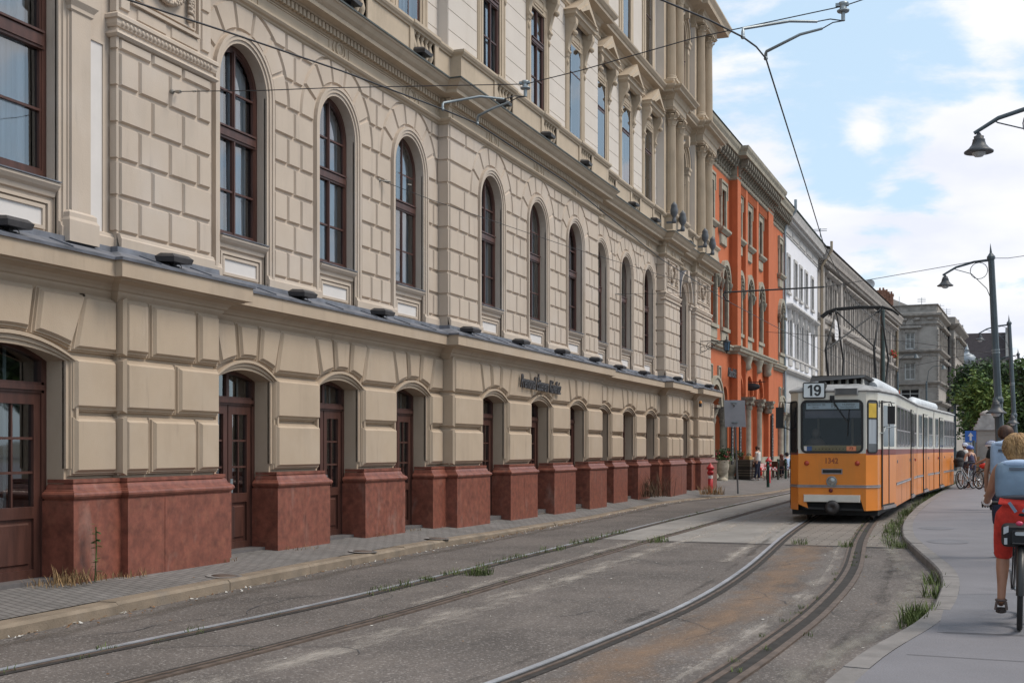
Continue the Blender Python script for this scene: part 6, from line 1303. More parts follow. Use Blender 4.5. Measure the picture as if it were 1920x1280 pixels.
def tdoor(sec, side, y0, y1, l0=HWT, l1=HWT, leaves=2):
    fr, L = side_frame(sec, side, y0, l0, y1, l1); f = MB()
    f.rect(-.04, L + .04, .33, 2.76, -.01, .006, 0, fr, 1); w_ = L / leaves
    for i in range(leaves):
        a, b = i * w_ + .02, (i + 1) * w_ - .02
        f.rect(a, b, .40, 1.53, .006, .02, .004, fr, 0); f.rect(a, b, 1.53, 1.66, .006, .02, .002, fr, 3); f.rect(a, b, 1.66, 2.74, .006, .02, .004, fr, 2)
    for i in range(1, leaves): f.rect(i * w_ - .035, i * w_ + .035, .40, 2.72, .02, .03, .004, fr, 1)
    f.rect(-.05, .0, .36, 2.76, .006, .03, .0, fr, 1)
    o = f.build('door', [M_TO, M_RUB, M_TC, M_TS], tram); g_ = MB()
    for i in range(leaves): a, b = i * w_ + .08, (i + 1) * w_ - .08; P = rrect(a, b, 1.72, 2.66, .06, 3); g_.add([fr(.023, *p) for p in P], [tuple(range(16))])
    g_.build('pane', M_TG, o); s_ = MB(); s_.rect(-.02, L + .02, .29, .36, .0, .05, .0, fr); s_.build('step', M_ALU, o); return o
tl = lambda y: .96 + (HWT - .96) * (y - .34) / 2.11
for side in (1, -1):
    tdoor(S1, side, .78, 2.2, tl(.78), tl(2.2), 2)
    for i in range(4): swin(S1, side, 2.62 + i * 1.22, 3.70 + i * 1.22)
    tdoor(S1, side, 7.75, 9.0)
    swin(S1, side, 9.3, 10.2)
    swin(S2, side, .35, 1.25); tdoor(S2, side, 1.65, 2.9); swin(S2, side, 3.3, 4.5)
    swin(S3, side, .3, 1.2); tdoor(S3, side, 1.6, 2.85)
    for i in range(4): swin(S3, side, 3.15 + i * .98, 4.02 + i * .98)
# corner windows beside the windscreen
for side in (1, -1):
    fr, L = side_frame(S1, side, .03, .76, .33, .95); P = rrect(.03, L - .02, 1.60, 2.73, .05, 3); f = MB(); f.ribbon(P, inset(P, -.025), 0, .016, True, fr); o = f.build('corner_window', M_RUB, tram); g_ = MB(); g_.add([fr(.006, *p) for p in P], [tuple(range(16))]); g_.build('pane', M_TP if side > 0 else M_TG, o)
    if side > 0: g_ = MB(); g_.rect(.05, L - .04, 2.36, 2.68, .008, .011, 0, fr); g_.build('yellow_shade', mat('yellow shade', (.62, .42, .06), .7), o); g_ = MB(); g_.rect(.05, L - .04, 1.78, 2.34, .008, .010, 0, fr); g_.rect(.05, L - .04, 2.33, 2.36, .01, .016, 0, fr, 1); g_.build('cab_blind', [mat('pale cab blind', (.38, .42, .46), .6, var=.15, vscale=12, stretch=(1, 1, .05)), M_RUB], o)
# trim strip and vents
tr = MB()
loopL = [(-HWT, 2.45), (-.96, .34), (-.74, 0), (.74, 0), (.96, .34), (tl(.6), .6)]
for z0, z1, o_ in ((.80, .86, .02),): tr.mould([S1(l, y, 0)[:2] for l, y in loopL], [(0, z0), (o_, z0), (o_, z0 + .02), (o_ - .008, z0 + .03), (o_, z0 + .04), (o_, z1), (0, z1)])
for sec, a, b in ((S1, 2.5, 7.7), (S1, 9.05, S1.L), (S2, 0, 1.6), (S2, 2.95, S2.L), (S3, 0, 1.55), (S3, 2.9, S3.L - 2)): ts_ = MB(); ts_.mould([sec(HWT, a, 0)[:2], sec(HWT, b, 0)[:2]], [(0, .80), (.02, .80), (.012, .83), (.02, .86), (0, .86)]); ts_.build('trim_strip', M_ALU, tram)
tr.build('front_trim_strip', M_ALU, tram)
# skirt panel gaps
gp = MB()
for sec, ys in ((S1, (4.3, 6.2)), (S2, (1.2, 3.6)), (S3, (4.5, 6.0))):
    for y in ys: fr, L = side_frame(sec, 1, y, HWT, y + .02, HWT); gp.rect(0, L, .29, .80, -.004, .003, 0, fr)
gp.build('panel_gap', M_RUB, tram)
fr, L = side_frame(S1, 1, .02, .76, .6, tl(.6)); vt = MB()
for i in range(5): vt.rect(.12, .34, .36 + i * .085, .375 + i * .085, 0, .012, .004, fr)
vt.build('louvre', mat('pale louvre edge', (.70, .45, .20), .5), tram)
# windscreen with the cab behind
f = MB(); f.ribbon(ws, inset(ws, -.03), 0, .02, True, fz); f.ribbon(inset(ws, .018), ws, -.03, .016, True, fz); f.build('windscreen_seal', M_RUB, tram)
g_ = MB(); g_.add([fz(.0, *p) for p in ws], [tuple(range(len(ws)))]); wsn = g_.build('windscreen', M_GLASS2, tram)
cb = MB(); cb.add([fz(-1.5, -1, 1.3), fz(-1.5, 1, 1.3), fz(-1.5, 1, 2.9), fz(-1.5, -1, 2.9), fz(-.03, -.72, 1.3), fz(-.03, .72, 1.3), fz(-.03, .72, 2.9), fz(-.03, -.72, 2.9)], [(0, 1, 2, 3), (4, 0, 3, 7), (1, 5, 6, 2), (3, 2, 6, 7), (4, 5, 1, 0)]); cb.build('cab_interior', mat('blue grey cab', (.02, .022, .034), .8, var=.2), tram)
db = MB(); db.add([fz(-.03, -.64, 1.56), fz(-.03, .64, 1.56), fz(-.10, .64, 1.745), fz(-.10, -.64, 1.745), fz(-.5, -.64, 1.745), fz(-.5, .64, 1.745)], [(0, 1, 2, 3), (3, 2, 5, 4)]); o = db.build('dashboard', mat('ochre dashboard', (.44, .33, .15), .7, var=.08), tram)
dt = MB()
for i in range(9): dt.lathe([(.012, 0), (.0, .004)], fz(-.068, -.36 + i * .075, 1.665), 8, axis=((1, 0, 0), (0, .3, 1), (0, -1, .3)))
dt.build('dashboard_button', M_RUB, o)
def fpl(name, u0, u1, v0, v1, w_, m_, par): q = MB(); q.rect(u0, u1, v0, v1, w_ - .004, w_, 0, fz); return q.build(name, m_, par)
st = fpl('blue_sticker', -.585, -.44, 1.625, 1.725, .003, mat('blue sticker', (.06, .12, .28), .5), wsn); fpl('white_sticker', -.61, -.55, 1.615, 1.725, .004, M_WHITE, wsn); st = fpl('orange_sticker', .32, .53, 1.62, 1.725, .003, mat('salmon sticker', (.70, .26, .13), .6), wsn)
nF = lambda u, v, w_=.0: face_mtx(S1(u, -w_, v), S1.n.to_3d(), (0, 0, 1))
text('sticker_text', 'F3', .085, nF(.425, 1.672, .005), mat('dark red print', (.25, .04, .03), .6), wsn, .001, bold=.002)
bd = fpl('destination_board', -.57, .59, 2.56, 2.70, -.05, mat('pale board', (.72, .80, .84), .6), tram); M_INK = mat('ink', (.03, .035, .04), .6)
for s_, u, v, z in (('BATTHYÁNY TÉR', -.34, 2.655, .050), ('BEJÁRAT', -.36, 2.60, .036), ('19', .03, 2.63, .13), ('KELENFÖLD', .36, 2.655, .050), ('VASÚTÁLLOMÁS M', .35, 2.60, .040)): text('board_text', s_, z, nF(u, v, -.045), M_INK, bd, .001)
fpl('sun_blind', -.6, .62, 2.36, 2.52, -.06, mat('mauve sun blind', (.13, .12, .15), .8), tram)
for u in (-.44, .33): fpl('cab_post', u, u + .05, 1.75, 2.37, -.9, mat('dull brass post', (.16, .12, .08), .6), tram)
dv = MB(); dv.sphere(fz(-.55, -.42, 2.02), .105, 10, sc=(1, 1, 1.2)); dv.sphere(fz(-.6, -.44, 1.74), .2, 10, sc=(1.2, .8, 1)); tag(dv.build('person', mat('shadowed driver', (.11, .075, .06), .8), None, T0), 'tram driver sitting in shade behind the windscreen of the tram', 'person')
wi = MB(); wi.tube([fz(.03, -.02, 2.80), fz(.05, .34, 2.26), fz(.03, .37, 2.24)], .012, 5); wi.tube([fz(.03, .0, 2.79), fz(.045, .36, 2.25)], .008, 5); wi.tube([fz(.03, .38, 2.55), fz(.03, .345, 1.93)], .010, 5); wi.box(*sorted((fz(.03, -.04, 0)[0], fz(.03, .06, 0)[0])), *sorted((fz(.03, -.04, 0)[1], fz(-.05, -.04, 0)[1])), 2.76, 2.86); wi.build('wiper', M_RUB, tram)
# lights, numbers, bumper
def disc(name, u, v, prof, m_, n=20): q = MB(); q.lathe(prof, fz(0, u, v), n, axis=((S1.n.x, S1.n.y, 0), (0, 0, 1), (-S1.d.x, -S1.d.y, 0))); return q.build(name, m_, tram)
h_ = disc('headlight', .0, .94, [(.115, 0), (.118, .03), (.10, .035), (.098, .02)], M_STEEL); q = MB(); q.lathe([(.098, .02), (.06, .045), (0, .055)], fz(0, 0, .94), 20, axis=((S1.n.x, S1.n.y, 0), (0, 0, 1), (-S1.d.x, -S1.d.y, 0))); q.build('lens', mat('ribbed lens', (.42, .42, .40), .12, metal=.5, var=.3, vscale=14), h_)
for u in (-.55, .555): disc('marker_light', u, 1.345, [(.05, 0), (.055, .02), (.04, .04), (0, .05)], mat('red marker', (.45, .06, .03), .25), 16)
disc('lower_lamp', -.02, .735, [(.045, 0), (.045, .03), (.03, .05), (0, .055)], mat('dark red lamp', (.12, .01, .015), .25), 14)
text('fleet_number', '1342', .17, nF(-.01, 1.395, .003), mat('brown red numerals', (.30, .07, .02), .5), tram, .002, bold=.004, sx=.9)
q = MB(); q.frame(-.20, .21, 1.125, 1.20, .022, -.0, .014, fz); o = q.build('air_slot', M_ALU, tram); fpl('slot_mesh', -.20, .21, 1.125, 1.20, .004, M_RUB, o)
q = MB(); q.rect(-.62, .62, .47, .64, 0, .05, .012, fz); q.build('bumper', mat('cream bumper', (.68, .65, .58), .45, var=.06), tram)
sg_ = MB(); P = rrect(-.645, -.125, 2.79, 3.17, .05); sg_.panel(P, -.16, .05, .01, fz, 0, True); o = sg_.build('line_sign', M_RUB, tram); sg_ = MB(); sg_.add([fz(.053, *p) for p in inset(P, .035)], [tuple(range(len(P)))]); sg_.build('sign_face', mat('pale sign face', (.78, .84, .86), .4, var=.04), o); sn = MB(); ux, vz = -.385, 2.98
sn.panel([(ux - .085, vz - .125), (ux - .035, vz - .125), (ux - .035, vz + .125), (ux - .075, vz + .125), (ux - .135, vz + .085), (ux - .135, vz + .045), (ux - .085, vz + .068)], .054, .057, 0, fz)
el = lambda rx, rz_, cz_, n=20: [(ux + .075 + rx * math.cos(2 * math.pi * i / n), vz + cz_ + rz_ * math.sin(2 * math.pi * i / n)) for i in range(n)]
sn.ribbon(el(.034, .036, .046)[::-1], el(.082, .082, .046)[::-1], .052, .057, True, fz)
arc = lambda rx, rz_, a0, a1, n=14: [(ux + .075 + rx * math.cos(R(a0 + (a1 - a0) * i / n)), vz + .0 + rz_ * math.sin(R(a0 + (a1 - a0) * i / n))) for i in range(n + 1)]
sn.ribbon(arc(.034, .084, 30, -140), arc(.083, .128, 30, -150), .052, .0572, False, fz)
sn.build('sign_number', M_INK, o)
gr_ = MB(); gr_.rect(.06, .58, 2.86, 3.03, -.02, .075, .015, fz); o = gr_.build('roof_grille', M_TR, tram); gr_ = MB()
for i in range(7): gr_.rect(.09, .55, 2.88 + i * .02, 2.89 + i * .02, .075, .08, 0, fz)
gr_.build('grille_bars', M_RUB, o)
lg = MB(); fr, L = side_frame(S1, 1, .02, .76, .75, tl(.75))
for i, (a, b, c) in enumerate(((.27, .43, 1.12), (.24, .46, 1.09), (.22, .40, 1.06), (.3, .44, 1.15))): lg.panel([(a, c - .008), (b, c + .004), (b, c + .016), (a, c + .006)], .001, .004, 0, fr)
lo = lg.build('logo', mat('pale logo', (.72, .62, .45), .5), tram); fm = face_mtx(fr(.004, .345, 1.005), Vector(fr(0, 1, 0)) - Vector(fr(0, 0, 0)), (0, 0, 1)); text('logo_text', 'BKV', .075, fm, mat('pale logo', (.72, .62, .45)), lo, .001, .2)
# mirrors, grab rail, handles
mi_ = MB(); a = Vector(S1(1.16, 1.4, 2.55)); mi_.tube([S1(.98, .4, 2.70), S1(1.22, .55, 2.72), S1(1.26, .6, 2.6)], .014, 6); mi_.box(a.x + .06 - .07, a.x + .06 + .09, a.y - 1.0, a.y - .94, 2.22, 2.62); mi_.build('mirror', M_RUB, tram)
mi_ = MB(); mi_.tube([S1(-.95, .35, 2.72), S1(-1.2, .3, 2.74), S1(-1.22, .3, 2.2), S1(-.97, .38, 2.1)], .014, 6); a = Vector(S1(-1.2, .3, 2.4)); mi_.box(a.x - .09, a.x + .08, a.y - .03, a.y + .03, 2.14, 2.62); mi_.build('mirror', M_RUB, tram)
gr2 = MB(); gr2.tube([S1(1.0, .45, 2.02), S1(1.08, .5, 2.02), S1(1.1, .55, 2.14), S1(1.24, 1.9, 2.19)], .014, 6); gr2.tube([S1(.99, .42, 2.6), S1(.99, .40, 2.75)], .016, 6); gr2.build('grab_rail', M_STEEL, tram)
for sec, y, z in ((S1, 9.6, 1.35), (S3, 1.1, 1.35)): fr, L = side_frame(sec, 1, y, HWT, y + .2, HWT); q = MB(); q.rect(.0, .16, z - .05, z + .03, 0, .03, .01, fr); q.build('side_light', mat('red marker', (.45, .06, .03)), tram)
for sec, y in ((S1, 2.75), (S1, 7.3), (S1, 9.2), (S2, 3.2), (S3, 3.3), (S3, 6)): fr, L = side_frame(sec, 1, y, HWT, y + .1, HWT); q = MB(); q.rect(0, .07, 1.32, 1.40, 0, .02, .005, fr); q.build('door_button', M_ALU, tram)
# roof gear
rb_ = MB(); 
for z in (3.3,): rb_.add([S1(l, y, zz_) for zz_, e in ((z, 0), (z + .05, .05)) for l, y in ((-.5 - e, .7), (.62 + e, .7), (.62 + e, 3.0), (-.5 - e, 3.0))], [(0, 3, 2, 1), (4, 5, 6, 7), (0, 1, 5, 4), (1, 2, 6, 5), (2, 3, 7, 6), (3, 0, 4, 7)])
rb_.add([S1(l, y, zz_) for zz_ in (3.1, 3.3) for l, y in ((-.42, .95), (.55, .95), (.55, 2.8), (-.42, 2.8))], [(0, 3, 2, 1), (4, 5, 6, 7), (0, 1, 5, 4), (1, 2, 6, 5), (2, 3, 7, 6), (3, 0, 4, 7)]); rb_.add([S1(-.55, .5, 3.2), S1(.65, .5, 3.28), S1(.67, .7, 3.35), S1(-.55, .7, 3.33)], [(0, 1, 2, 3)], 0)
o = rb_.build('resistor_box', M_RUB, tram); q = MB()
for i in range(5): q.lathe([(.045, 3.08), (.045, 3.16), (.03, 3.18), (.045, 3.2), (.03, 3.23), (.04, 3.26)], S1(-.1 + i * .17, .85, 0), 8)
q.build('insulator', mat('porcelain', (.55, .54, .50), .3), o)
pd = MB(); pd.tube([S1(.62, 2.7, 3.16), S1(.62, 2.9, 3.2), S1(.66, 8.2, 3.2), S1(.66, 8.6, 3.12)], [.13, .2, .2, .12], 12); pd.tube([S1(-.62, 2.9, 3.2), S1(-.62, 8.2, 3.2)], .19, 12); pd.build('roof_pod', M_POD, tram)
pd = MB(); pd.tube([S2(.66, 3.4, 3.12), S2(.66, 3.6, 3.2), S3(.66, .5, 3.2), S3(.66, 4.6, 3.2), S3(.66, 4.9, 3.1)], [.1, .18, .18, .18, .1], 12); pd.build('roof_pod', M_POD, tram)
rb_ = MB(); a = Vector(S2(0, 1.5, 3.1)); rb_.box(a.x - .6, a.x + .7, a.y - .8, a.y + 1.3, 3.08, 3.26); rb_.build('roof_box', M_TR, tram)
# pantograph: folding frame with a curved collector
pg = MB(); yA, yB = 5.2, 6.9; zt = 5.44; YC = 5.95
P0 = lambda l, y, z: S1(l, y, z)
low = 3.22
for l in (-.62, .55):
    pg.tube([P0(l, 4.6, low), P0(l * 1.02, 3.9, 4.2), P0(l * .98, YC, zt - .03)], [.032, .028, .018], 6); pg.tube([P0(l, 7.3, low), P0(l * 1.06, 8.0, 4.2), P0(l * .98, YC, zt - .03)], [.032, .028, .018], 6)
pg.tube([P0(-.62, YC, zt - .04), P0(.6, 3.95, 4.2)], .022, 5); pg.tube([P0(.55, YC, zt - .04), P0(-.62, 3.95, 4.2)], .022, 5)
pg.tube([P0(-.7, 4.6, low), P0(.65, 4.6, low)], .03, 6); pg.tube([P0(-.7, 7.3, low), P0(.65, 7.3, low)], .03, 6)
for dy in (-.16, .16): pg.tube([P0(-1.0, YC + dy, zt - .20), P0(-.85, YC + dy, zt - .08), P0(-.62, YC + dy, zt), P0(.0, YC + dy, zt + .03), P0(.62, YC + dy, zt), P0(.85, YC + dy, zt - .08), P0(1.0, YC + dy, zt - .2)], .032, 6)
for l in (-.66, .6): pg.tube([P0(l, YC - .2, zt - .02), P0(l, YC + .2, zt - .02)], .03, 5); pg.tube([P0(l - .1, YC, zt - .15), P0(l - .1, YC, zt - .03)], .045, 6)
pg.build('pantograph', M_RUB, tram)
q = MB()
for l in (-.7, .65):
    for y in (4.6, 7.3): q.lathe([(.06, 3.05), (.06, 3.1), (.04, 3.12), (.06, 3.15), (.04, 3.2)], S1(l, y, 0), 8)
q.build('pantograph_insulator', mat('porcelain', (.55, .54, .50)), tram)
# ================================================================== WIRES AND POLES
wires = []
def wire(name, pts, r, label, group=None, m=None):
    q = MB(); q.tube(pts, r, 6); return tag(q.build(name, m or M_WIRE), label, 'wire', group)
cA = [on_z(px, py, 5.4) for px, py in ((100, -48), (240, 0), (440, 65), (640, 133), (830, 205), (895, 232), (1060, 340), (1240, 486), (1356, 560), (1440, 605), (1520, 646))] + [Vector((5.0, 62, 5.4)), Vector((7.5, 90, 5.4))]
wire('contact_wire', cA, .0085, 'overhead contact wire running along the palace front above the straight track')
cB = [on_z(px, py, 5.5) for px, py in ((1100, -55), (1240, 0), (1330, 38), (1393, 70), (1418, 88), (1436, 110), (1480, 250), (1510, 345), (1545, 460))]
pt_ = Vector(S1(0, 5.95, 5.49)) + T0; cB += [Vector((pt_.x, pt_.y - 3, 5.49)), pt_, Vector((7.3, 46, 5.49)), Vector((9.3, 66, 5.5)), Vector((12, 90, 5.5))]
wire('contact_wire', cB, .0085, 'curved overhead contact wire leading down to the tram pantograph')
BX = {b['n']: b['x'] for b in BAYS}
def hookpt(px, py, x): return on_x(px, py, x)
h1 = hookpt(325, 172, BX['pl'] + .05); i1 = at_d(985, 158, 13.8); i2 = at_d(1581, 12, 11.7); e1 = Vector((11.5, 11.6, 6.35))
wire('span_wire', [h1, at_d(490, 170, 13.6), at_d(620, 165, 13.5), i1, at_d(1090, 132, 13.0), at_d(1300, 72, 12.3), i2, e1], .0055, 'cross wire from the widest palace pier over both tracks to the right', 'cross wires over the tracks')
h2 = hookpt(713, 338, .05); j2 = at_d(1360, 545, 30.6)
wire('span_wire', [h2, at_d(815, 377, 22.4), at_d(1063, 461.6, 25.5), at_d(1253, 520, 28.6), j2], .0055, 'cross wire sloping from the palace wall between second and third window', 'cross wires over the tracks')
h3 = hookpt(1155, 551, .05)
wire('span_wire', [h3, at_d(1250, 550, 34), at_d(1362, 546, 32)], .0055, 'short level wire from the palace wall beside the seventh window', 'cross wires over the tracks')
wire('span_wire', [at_d(1362, 547, 30.6), at_d(1545, 538, 30.6), at_d(1650, 521, 30.4), at_d(1862, 484, 30), at_d(1890, 484, 30), at_d(1960, 474, 30)], .008, 'cross wire from the first right lamp post in front of the grey house', 'cross wires over the tracks')
wire('span_wire', [at_d(1436, 622, 62), at_d(1700, 640, 60), at_d(1880, 665, 49)], .012, 'cross wire between orange house and the second lamp post', 'cross wires over the tracks')
wire('span_wire', [at_d(1640, 700, 70), at_d(1690, 690, 70), at_d(1800, 668, 66), at_d(1898, 652, 72)], .014, 'cross wire over the back of the tram to the third lamp post', 'cross wires over the tracks')
for i, (h_, lb) in enumerate(((h1, 'pale iron hook holding the wire on the widest palace pier'), (h2, 'iron hook holding the sloping wire between two arched windows'), (h3, 'small iron hook beside the seventh arched window'))):
    q = MB(); q.tube([h_ + Vector((-.1, 0, 0)), h_ + Vector((.02, 0, 0)), h_ + Vector((.06, .02, -.02)), h_ + Vector((.07, .06, 0)), h_ + Vector((.04, .08, .03))], .012, 6); q.sphere(h_ + Vector((-.02, 0, 0)), .035, 8); d = (at_d(490, 170, 13.6) - h_).normalized() if i == 0 else Vector((.5, .8, .0)); q.tube([h_ + d * .08, h_ + d * .22], .018, 6); q.tube([h_ + d * .6, h_ + d * .68], .012, 6)
    tag(q.build('wall_hook', mat('pale iron', (.30, .28, .25), .6, var=.2)), lb, 'hook', 'wall hooks for the wires')
def pulloff(ins, arms, label):
    t = thing('pull_off', label, 'wire fitting', tuple(ins)); q = MB(); q.lathe([(.0, -.06), (.055, -.055), (.06, -.04), (.035, -.03), (.032, .0), (.042, .015), (.042, .035), (.0, .04)], (0, 0, .0), 12); q.box(-.07, .05, -.02, .02, .0, .03); q.tube([(0, 0, -.06), (0, 0, -.14)], .02, 6); q.build('insulator', M_STEEL, t)
    for (c0, c1, c2, wpt) in arms:
        q = MB(); q.tube([wpt - ins, wpt - ins + Vector((0, 0, .05)), c0 - ins, c1 - ins, c2 - ins], [.016, .016, .015, .014, .012], 8); q.sphere(wpt - ins, .022, 6); q.build('arm', M_STEEL, t)
        q = MB(); q.tube([c2 - ins, (c2 - ins) * .5 + Vector((0, 0, -.05)), Vector((0, 0, -.14))], .006, 5); q.build('stay_wire', M_WIRE, t)
pulloff(i1, [(at_d(832, 193, 13.5), at_d(900, 181, 13.6), at_d(945, 186, 13.7), on_z(830, 205, 5.4)), (at_d(897, 217, 14.0), at_d(925, 203, 14.0), at_d(955, 192, 13.9), on_z(895, 232, 5.4))], 'steel pull-off arms and insulator holding the contact wire in front of the palace cornice')
pulloff(i2, [(at_d(1393, 54, 11.5), at_d(1480, 40, 11.6), at_d(1532, 41, 11.7), on_z(1393, 70, 5.5)), (at_d(1437, 97, 12.0), at_d(1500, 65, 11.9), at_d(1542, 54, 11.8), on_z(1436, 110, 5.5))], 'steel pull-off arms and insulator against the sky holding the curved contact wire')
q = MB(); q.tube([at_d(1360, 546, 30.6), at_d(1356, 553, 30.6), at_d(1362, 563, 30.5), at_d(1368, 565, 30.5)], .02, 6); q.tube([at_d(1357, 548, 30.6), at_d(1545, 538, 30.6)], .022, 6); tag(q.build('pull_off', M_IRON), 'dark pull-off rod with a hooked end in front of the orange house', 'wire fitting')

M_POLE = mat('blue grey painted pole', (.075, .10, .115), .5, var=.12, vscale=2)
M_POLEG = mat('dark green pole', (.035, .06, .055), .5, var=.15)
M_BELL = mat('dark lamp bell', (.055, .06, .068), .45, var=.15)
M_BOWL = mat('clear lamp bowl', (.55, .57, .58), .15, var=.05)
def lamp_head(t, c, s=1.0):
    q = MB(); q.lathe([(.30 * s, -.30 * s), (.305 * s, -.275 * s), (.22 * s, -.215 * s), (.15 * s, -.13 * s), (.125 * s, -.04 * s), (.13 * s, -.02 * s), (.10 * s, .0), (.105 * s, .05 * s), (.06 * s, .07 * s), (.03 * s, .13 * s), (0, .13 * s)], c, 20); o = q.build('lamp_shade', M_BELL, t)
    q = MB(); q.lathe([(0, -.40 * s), (.08 * s, -.385 * s), (.13 * s, -.34 * s), (.15 * s, -.28 * s)], c, 16); q.build('lamp_bowl', M_BOWL, o); return o
def street_lamp(base, top, zc, label, arm=1.65, r=.102, low=True, dirx=-1):
    t = thing('street_lamp', label, 'street lamp', tuple(base), 0, 'lamp posts along the footpath'); b = Vector((0, 0, 0)); h_ = top - base
    q = MB(); L = h_.length; ax = h_.normalized(); u = ax.cross(Vector((0, 1, 0))).normalized(); v = ax.cross(u)
    q.lathe([(r * 1.5, 0), (r * 1.5, .5), (r * 1.2, .6), (r * 1.12, .65), (r, L * .42), (r * 1.25, L * .43), (r * 1.25, L * .44), (r * .9, L * .45), (r * .72, L - .12), (r * .95, L - .1), (r * .95, L - .04), (r * .3, L + .05), (.0, L + .3)], (0, 0, 0), 8, axis=(tuple(u), tuple(v), tuple(ax)), sm=False); q.build('pole', M_POLE, t)
    a0 = h_ - ax * .12; q = MB(); tip = a0 + Vector((dirx * arm, 0, -.32)); q.tube([a0, a0 + Vector((dirx * arm * .35, 0, -.03)), a0 + Vector((dirx * arm * .72, 0, -.14)), tip], [.035, .032, .03, .026], 6)
    q.tube([a0 - ax * 1.1, a0 + Vector((dirx * .1, 0, -.7)), a0 + Vector((dirx * .45, 0, -.32)), a0 + Vector((dirx * .8, 0, -.2)), a0 + Vector((dirx * arm * .75, 0, -.18))], .010, 5); q.tube([a0 + Vector((dirx * (.28 + .2 * math.cos(k * .4)), 0, -.25 + .2 * math.sin(k * .4))) for k in range(17)], .009, 5); q.build('arm', M_POLE, t)
    lamp_head(t, tip + Vector((dirx * -.06, 0, -.08)), .64)
    if low: c = ax * (L * .405) + Vector((-.06, -.22, .1)); lamp_head(t, c, .8); q = MB(); q.tube([ax * (L * .42), c + Vector((0, 0, .12))], .03, 6); q.build('bracket', M_POLE, t)
    q = MB()
    for f in (.62, .63): q.lathe([(r * .93, -.02), (r * .93, .02)], ax * (L * f), 8, axis=(tuple(u), tuple(v), tuple(ax)))
    q.build('strap', M_STEEL, t); return t
def post(px0, px1, py1, zc, label, **k):
    b = at_d(px0, 840, zc); b.z = .12; street_lamp(b, at_d(px1, py1, zc), zc, label, **k)
post(1882, 1858, 478, 30, 'tall blue grey lamp post with bell lamp, nearest one standing behind the cyclists', arm=1.12)
post(1908, 1892, 603, 49, 'blue grey lamp post with bell lamp, second one in front of the trees', arm=1.15)
post(1924, 1909, 662, 72, 'lamp post only showing its spiked top above the trees', arm=1.2)
b = at_d(2010, 840, 16.5); b.z = .12; tp = at_d(1990, 175, 16.5); street_lamp(b, tp, 16.5, 'bell lamp on an arm reaching in from the right edge, closest to the camera', arm=1.0 + .10, low=False)
for (px, py, zc, r, lb) in ((1655, 580, 63, .14, 'dark green catenary pole behind the pantograph'), (1683, 700, 110, .13, 'short looking blue pole above the tram roof, left'), (1737, 718, 120, .13, 'blue pole above the tram roof, right'), (1790, 738, 92, .13, 'blue pole standing behind the rear of the tram')):
    b = at_d(px, 840, zc); b.z = 0; q = MB(); L = at_d(px, py, zc).z; q.lathe([(r * 1.3, 0), (r * 1.3, 1), (r, 1.1), (r * .75, L - .1), (r * .9, L - .08), (0, L + .25)], (0, 0, 0), 8, sm=False); o = q.build('catenary_pole', M_POLEG if px == 1655 else M_POLE, None, b); tag(o, lb, 'pole', 'poles beyond the tram')
    if px in (1683, 1737): q = MB(); q.tube([(0, 0, L - .3), (.2, -.1, L + 1.2), (.6, -.2, L + 1.6), (1.6, -.5, L + 1.65)], .03, 5); q.lathe([(.3, -.3), (.2, -.2), (.1, 0), (0, .05)], (1.6, -.5, L + 1.6), 10); q.build('arm', M_POLE, o)

# ================================================================== THINGS ON THE LEFT SIDEWALK
def sz(x): return max(.06, .205 - max(0, x + .35) * .045)
M_HYD = mat('red hydrant paint', (.50, .025, .03), .45, var=.2, vscale=6)
def hydrant(px, py, zb, label, s=1.0):
    c = on_z(px, py, zb); q = MB(); q.lathe([(.085 * s, 0), (.085 * s, .52 * s), (.07 * s, .53 * s)], (0, 0, 0), 14, 0); q.lathe([(.088 * s, .53 * s), (.088 * s, .64 * s)], (0, 0, 0), 14, 1); q.lathe([(.085 * s, .63 * s), (.085 * s, .66 * s), (.105 * s, .68 * s), (.115 * s, .74 * s), (.10 * s, .79 * s), (.085 * s, .80 * s), (.085 * s, .84 * s), (.13 * s, .85 * s), (.13 * s, .93 * s), (.085 * s, .95 * s), (.075 * s, 1.0 * s), (.03 * s, 1.02 * s), (.03 * s, 1.06 * s), (0, 1.07 * s)], (0, 0, 0), 14, 0)
    q.sphere((.06 * s, -.08 * s, .74 * s), .06 * s, 8); o = q.build('hydrant', [M_HYD, M_WHITE], None, c); return tag(o, label, 'hydrant')
hydrant(1332, 925, .13, 'red fire hydrant with a white band standing in dry grass on the sidewalk', .98)
hydrant(1441, 905, .13, 'red fire hydrant partly hidden behind a dark green bollard', 1.1)
ts = thing('traffic_sign', 'grey back of a rectangular traffic sign on a leaning steel post', 'sign', tuple(on_z(1384, 922, .11))); bl = at_d(1376, 757, 42) - on_z(1384, 922, .11)
q = MB(); q.tube([(0, 0, -.1), tuple(bl)], .032, 10); q.build('post', mat('weathered grey post', (.22, .24, .26), .5, metal=.3), ts)
cx0 = at_d(1377, 775, 42.0) - on_z(1384, 922, .11); q = MB(); uu = Vector((CS, SN, 0)); vv = Vector((-.045, 0, 1)); q.obox(cx0 + Vector((.01, .05, 0)), uu, vv, Vector((-SN, CS, 0)), .36, .46, .008); q.build('sign_back', mat('grey sign back', (.27, .27, .29), .55, metal=.2, var=.06), ts)
q = MB(); 
for dz in (-.3, .38): q.obox(cx0 + Vector((-.05 * dz, .03, dz)), uu, (0, 0, 1), Vector((-SN, CS, 0)), .1, .02, .03)
q.build('clamp', M_STEEL, ts)
M_BOL = mat('dark green bollard paint', (.012, .05, .035), .4, var=.1)
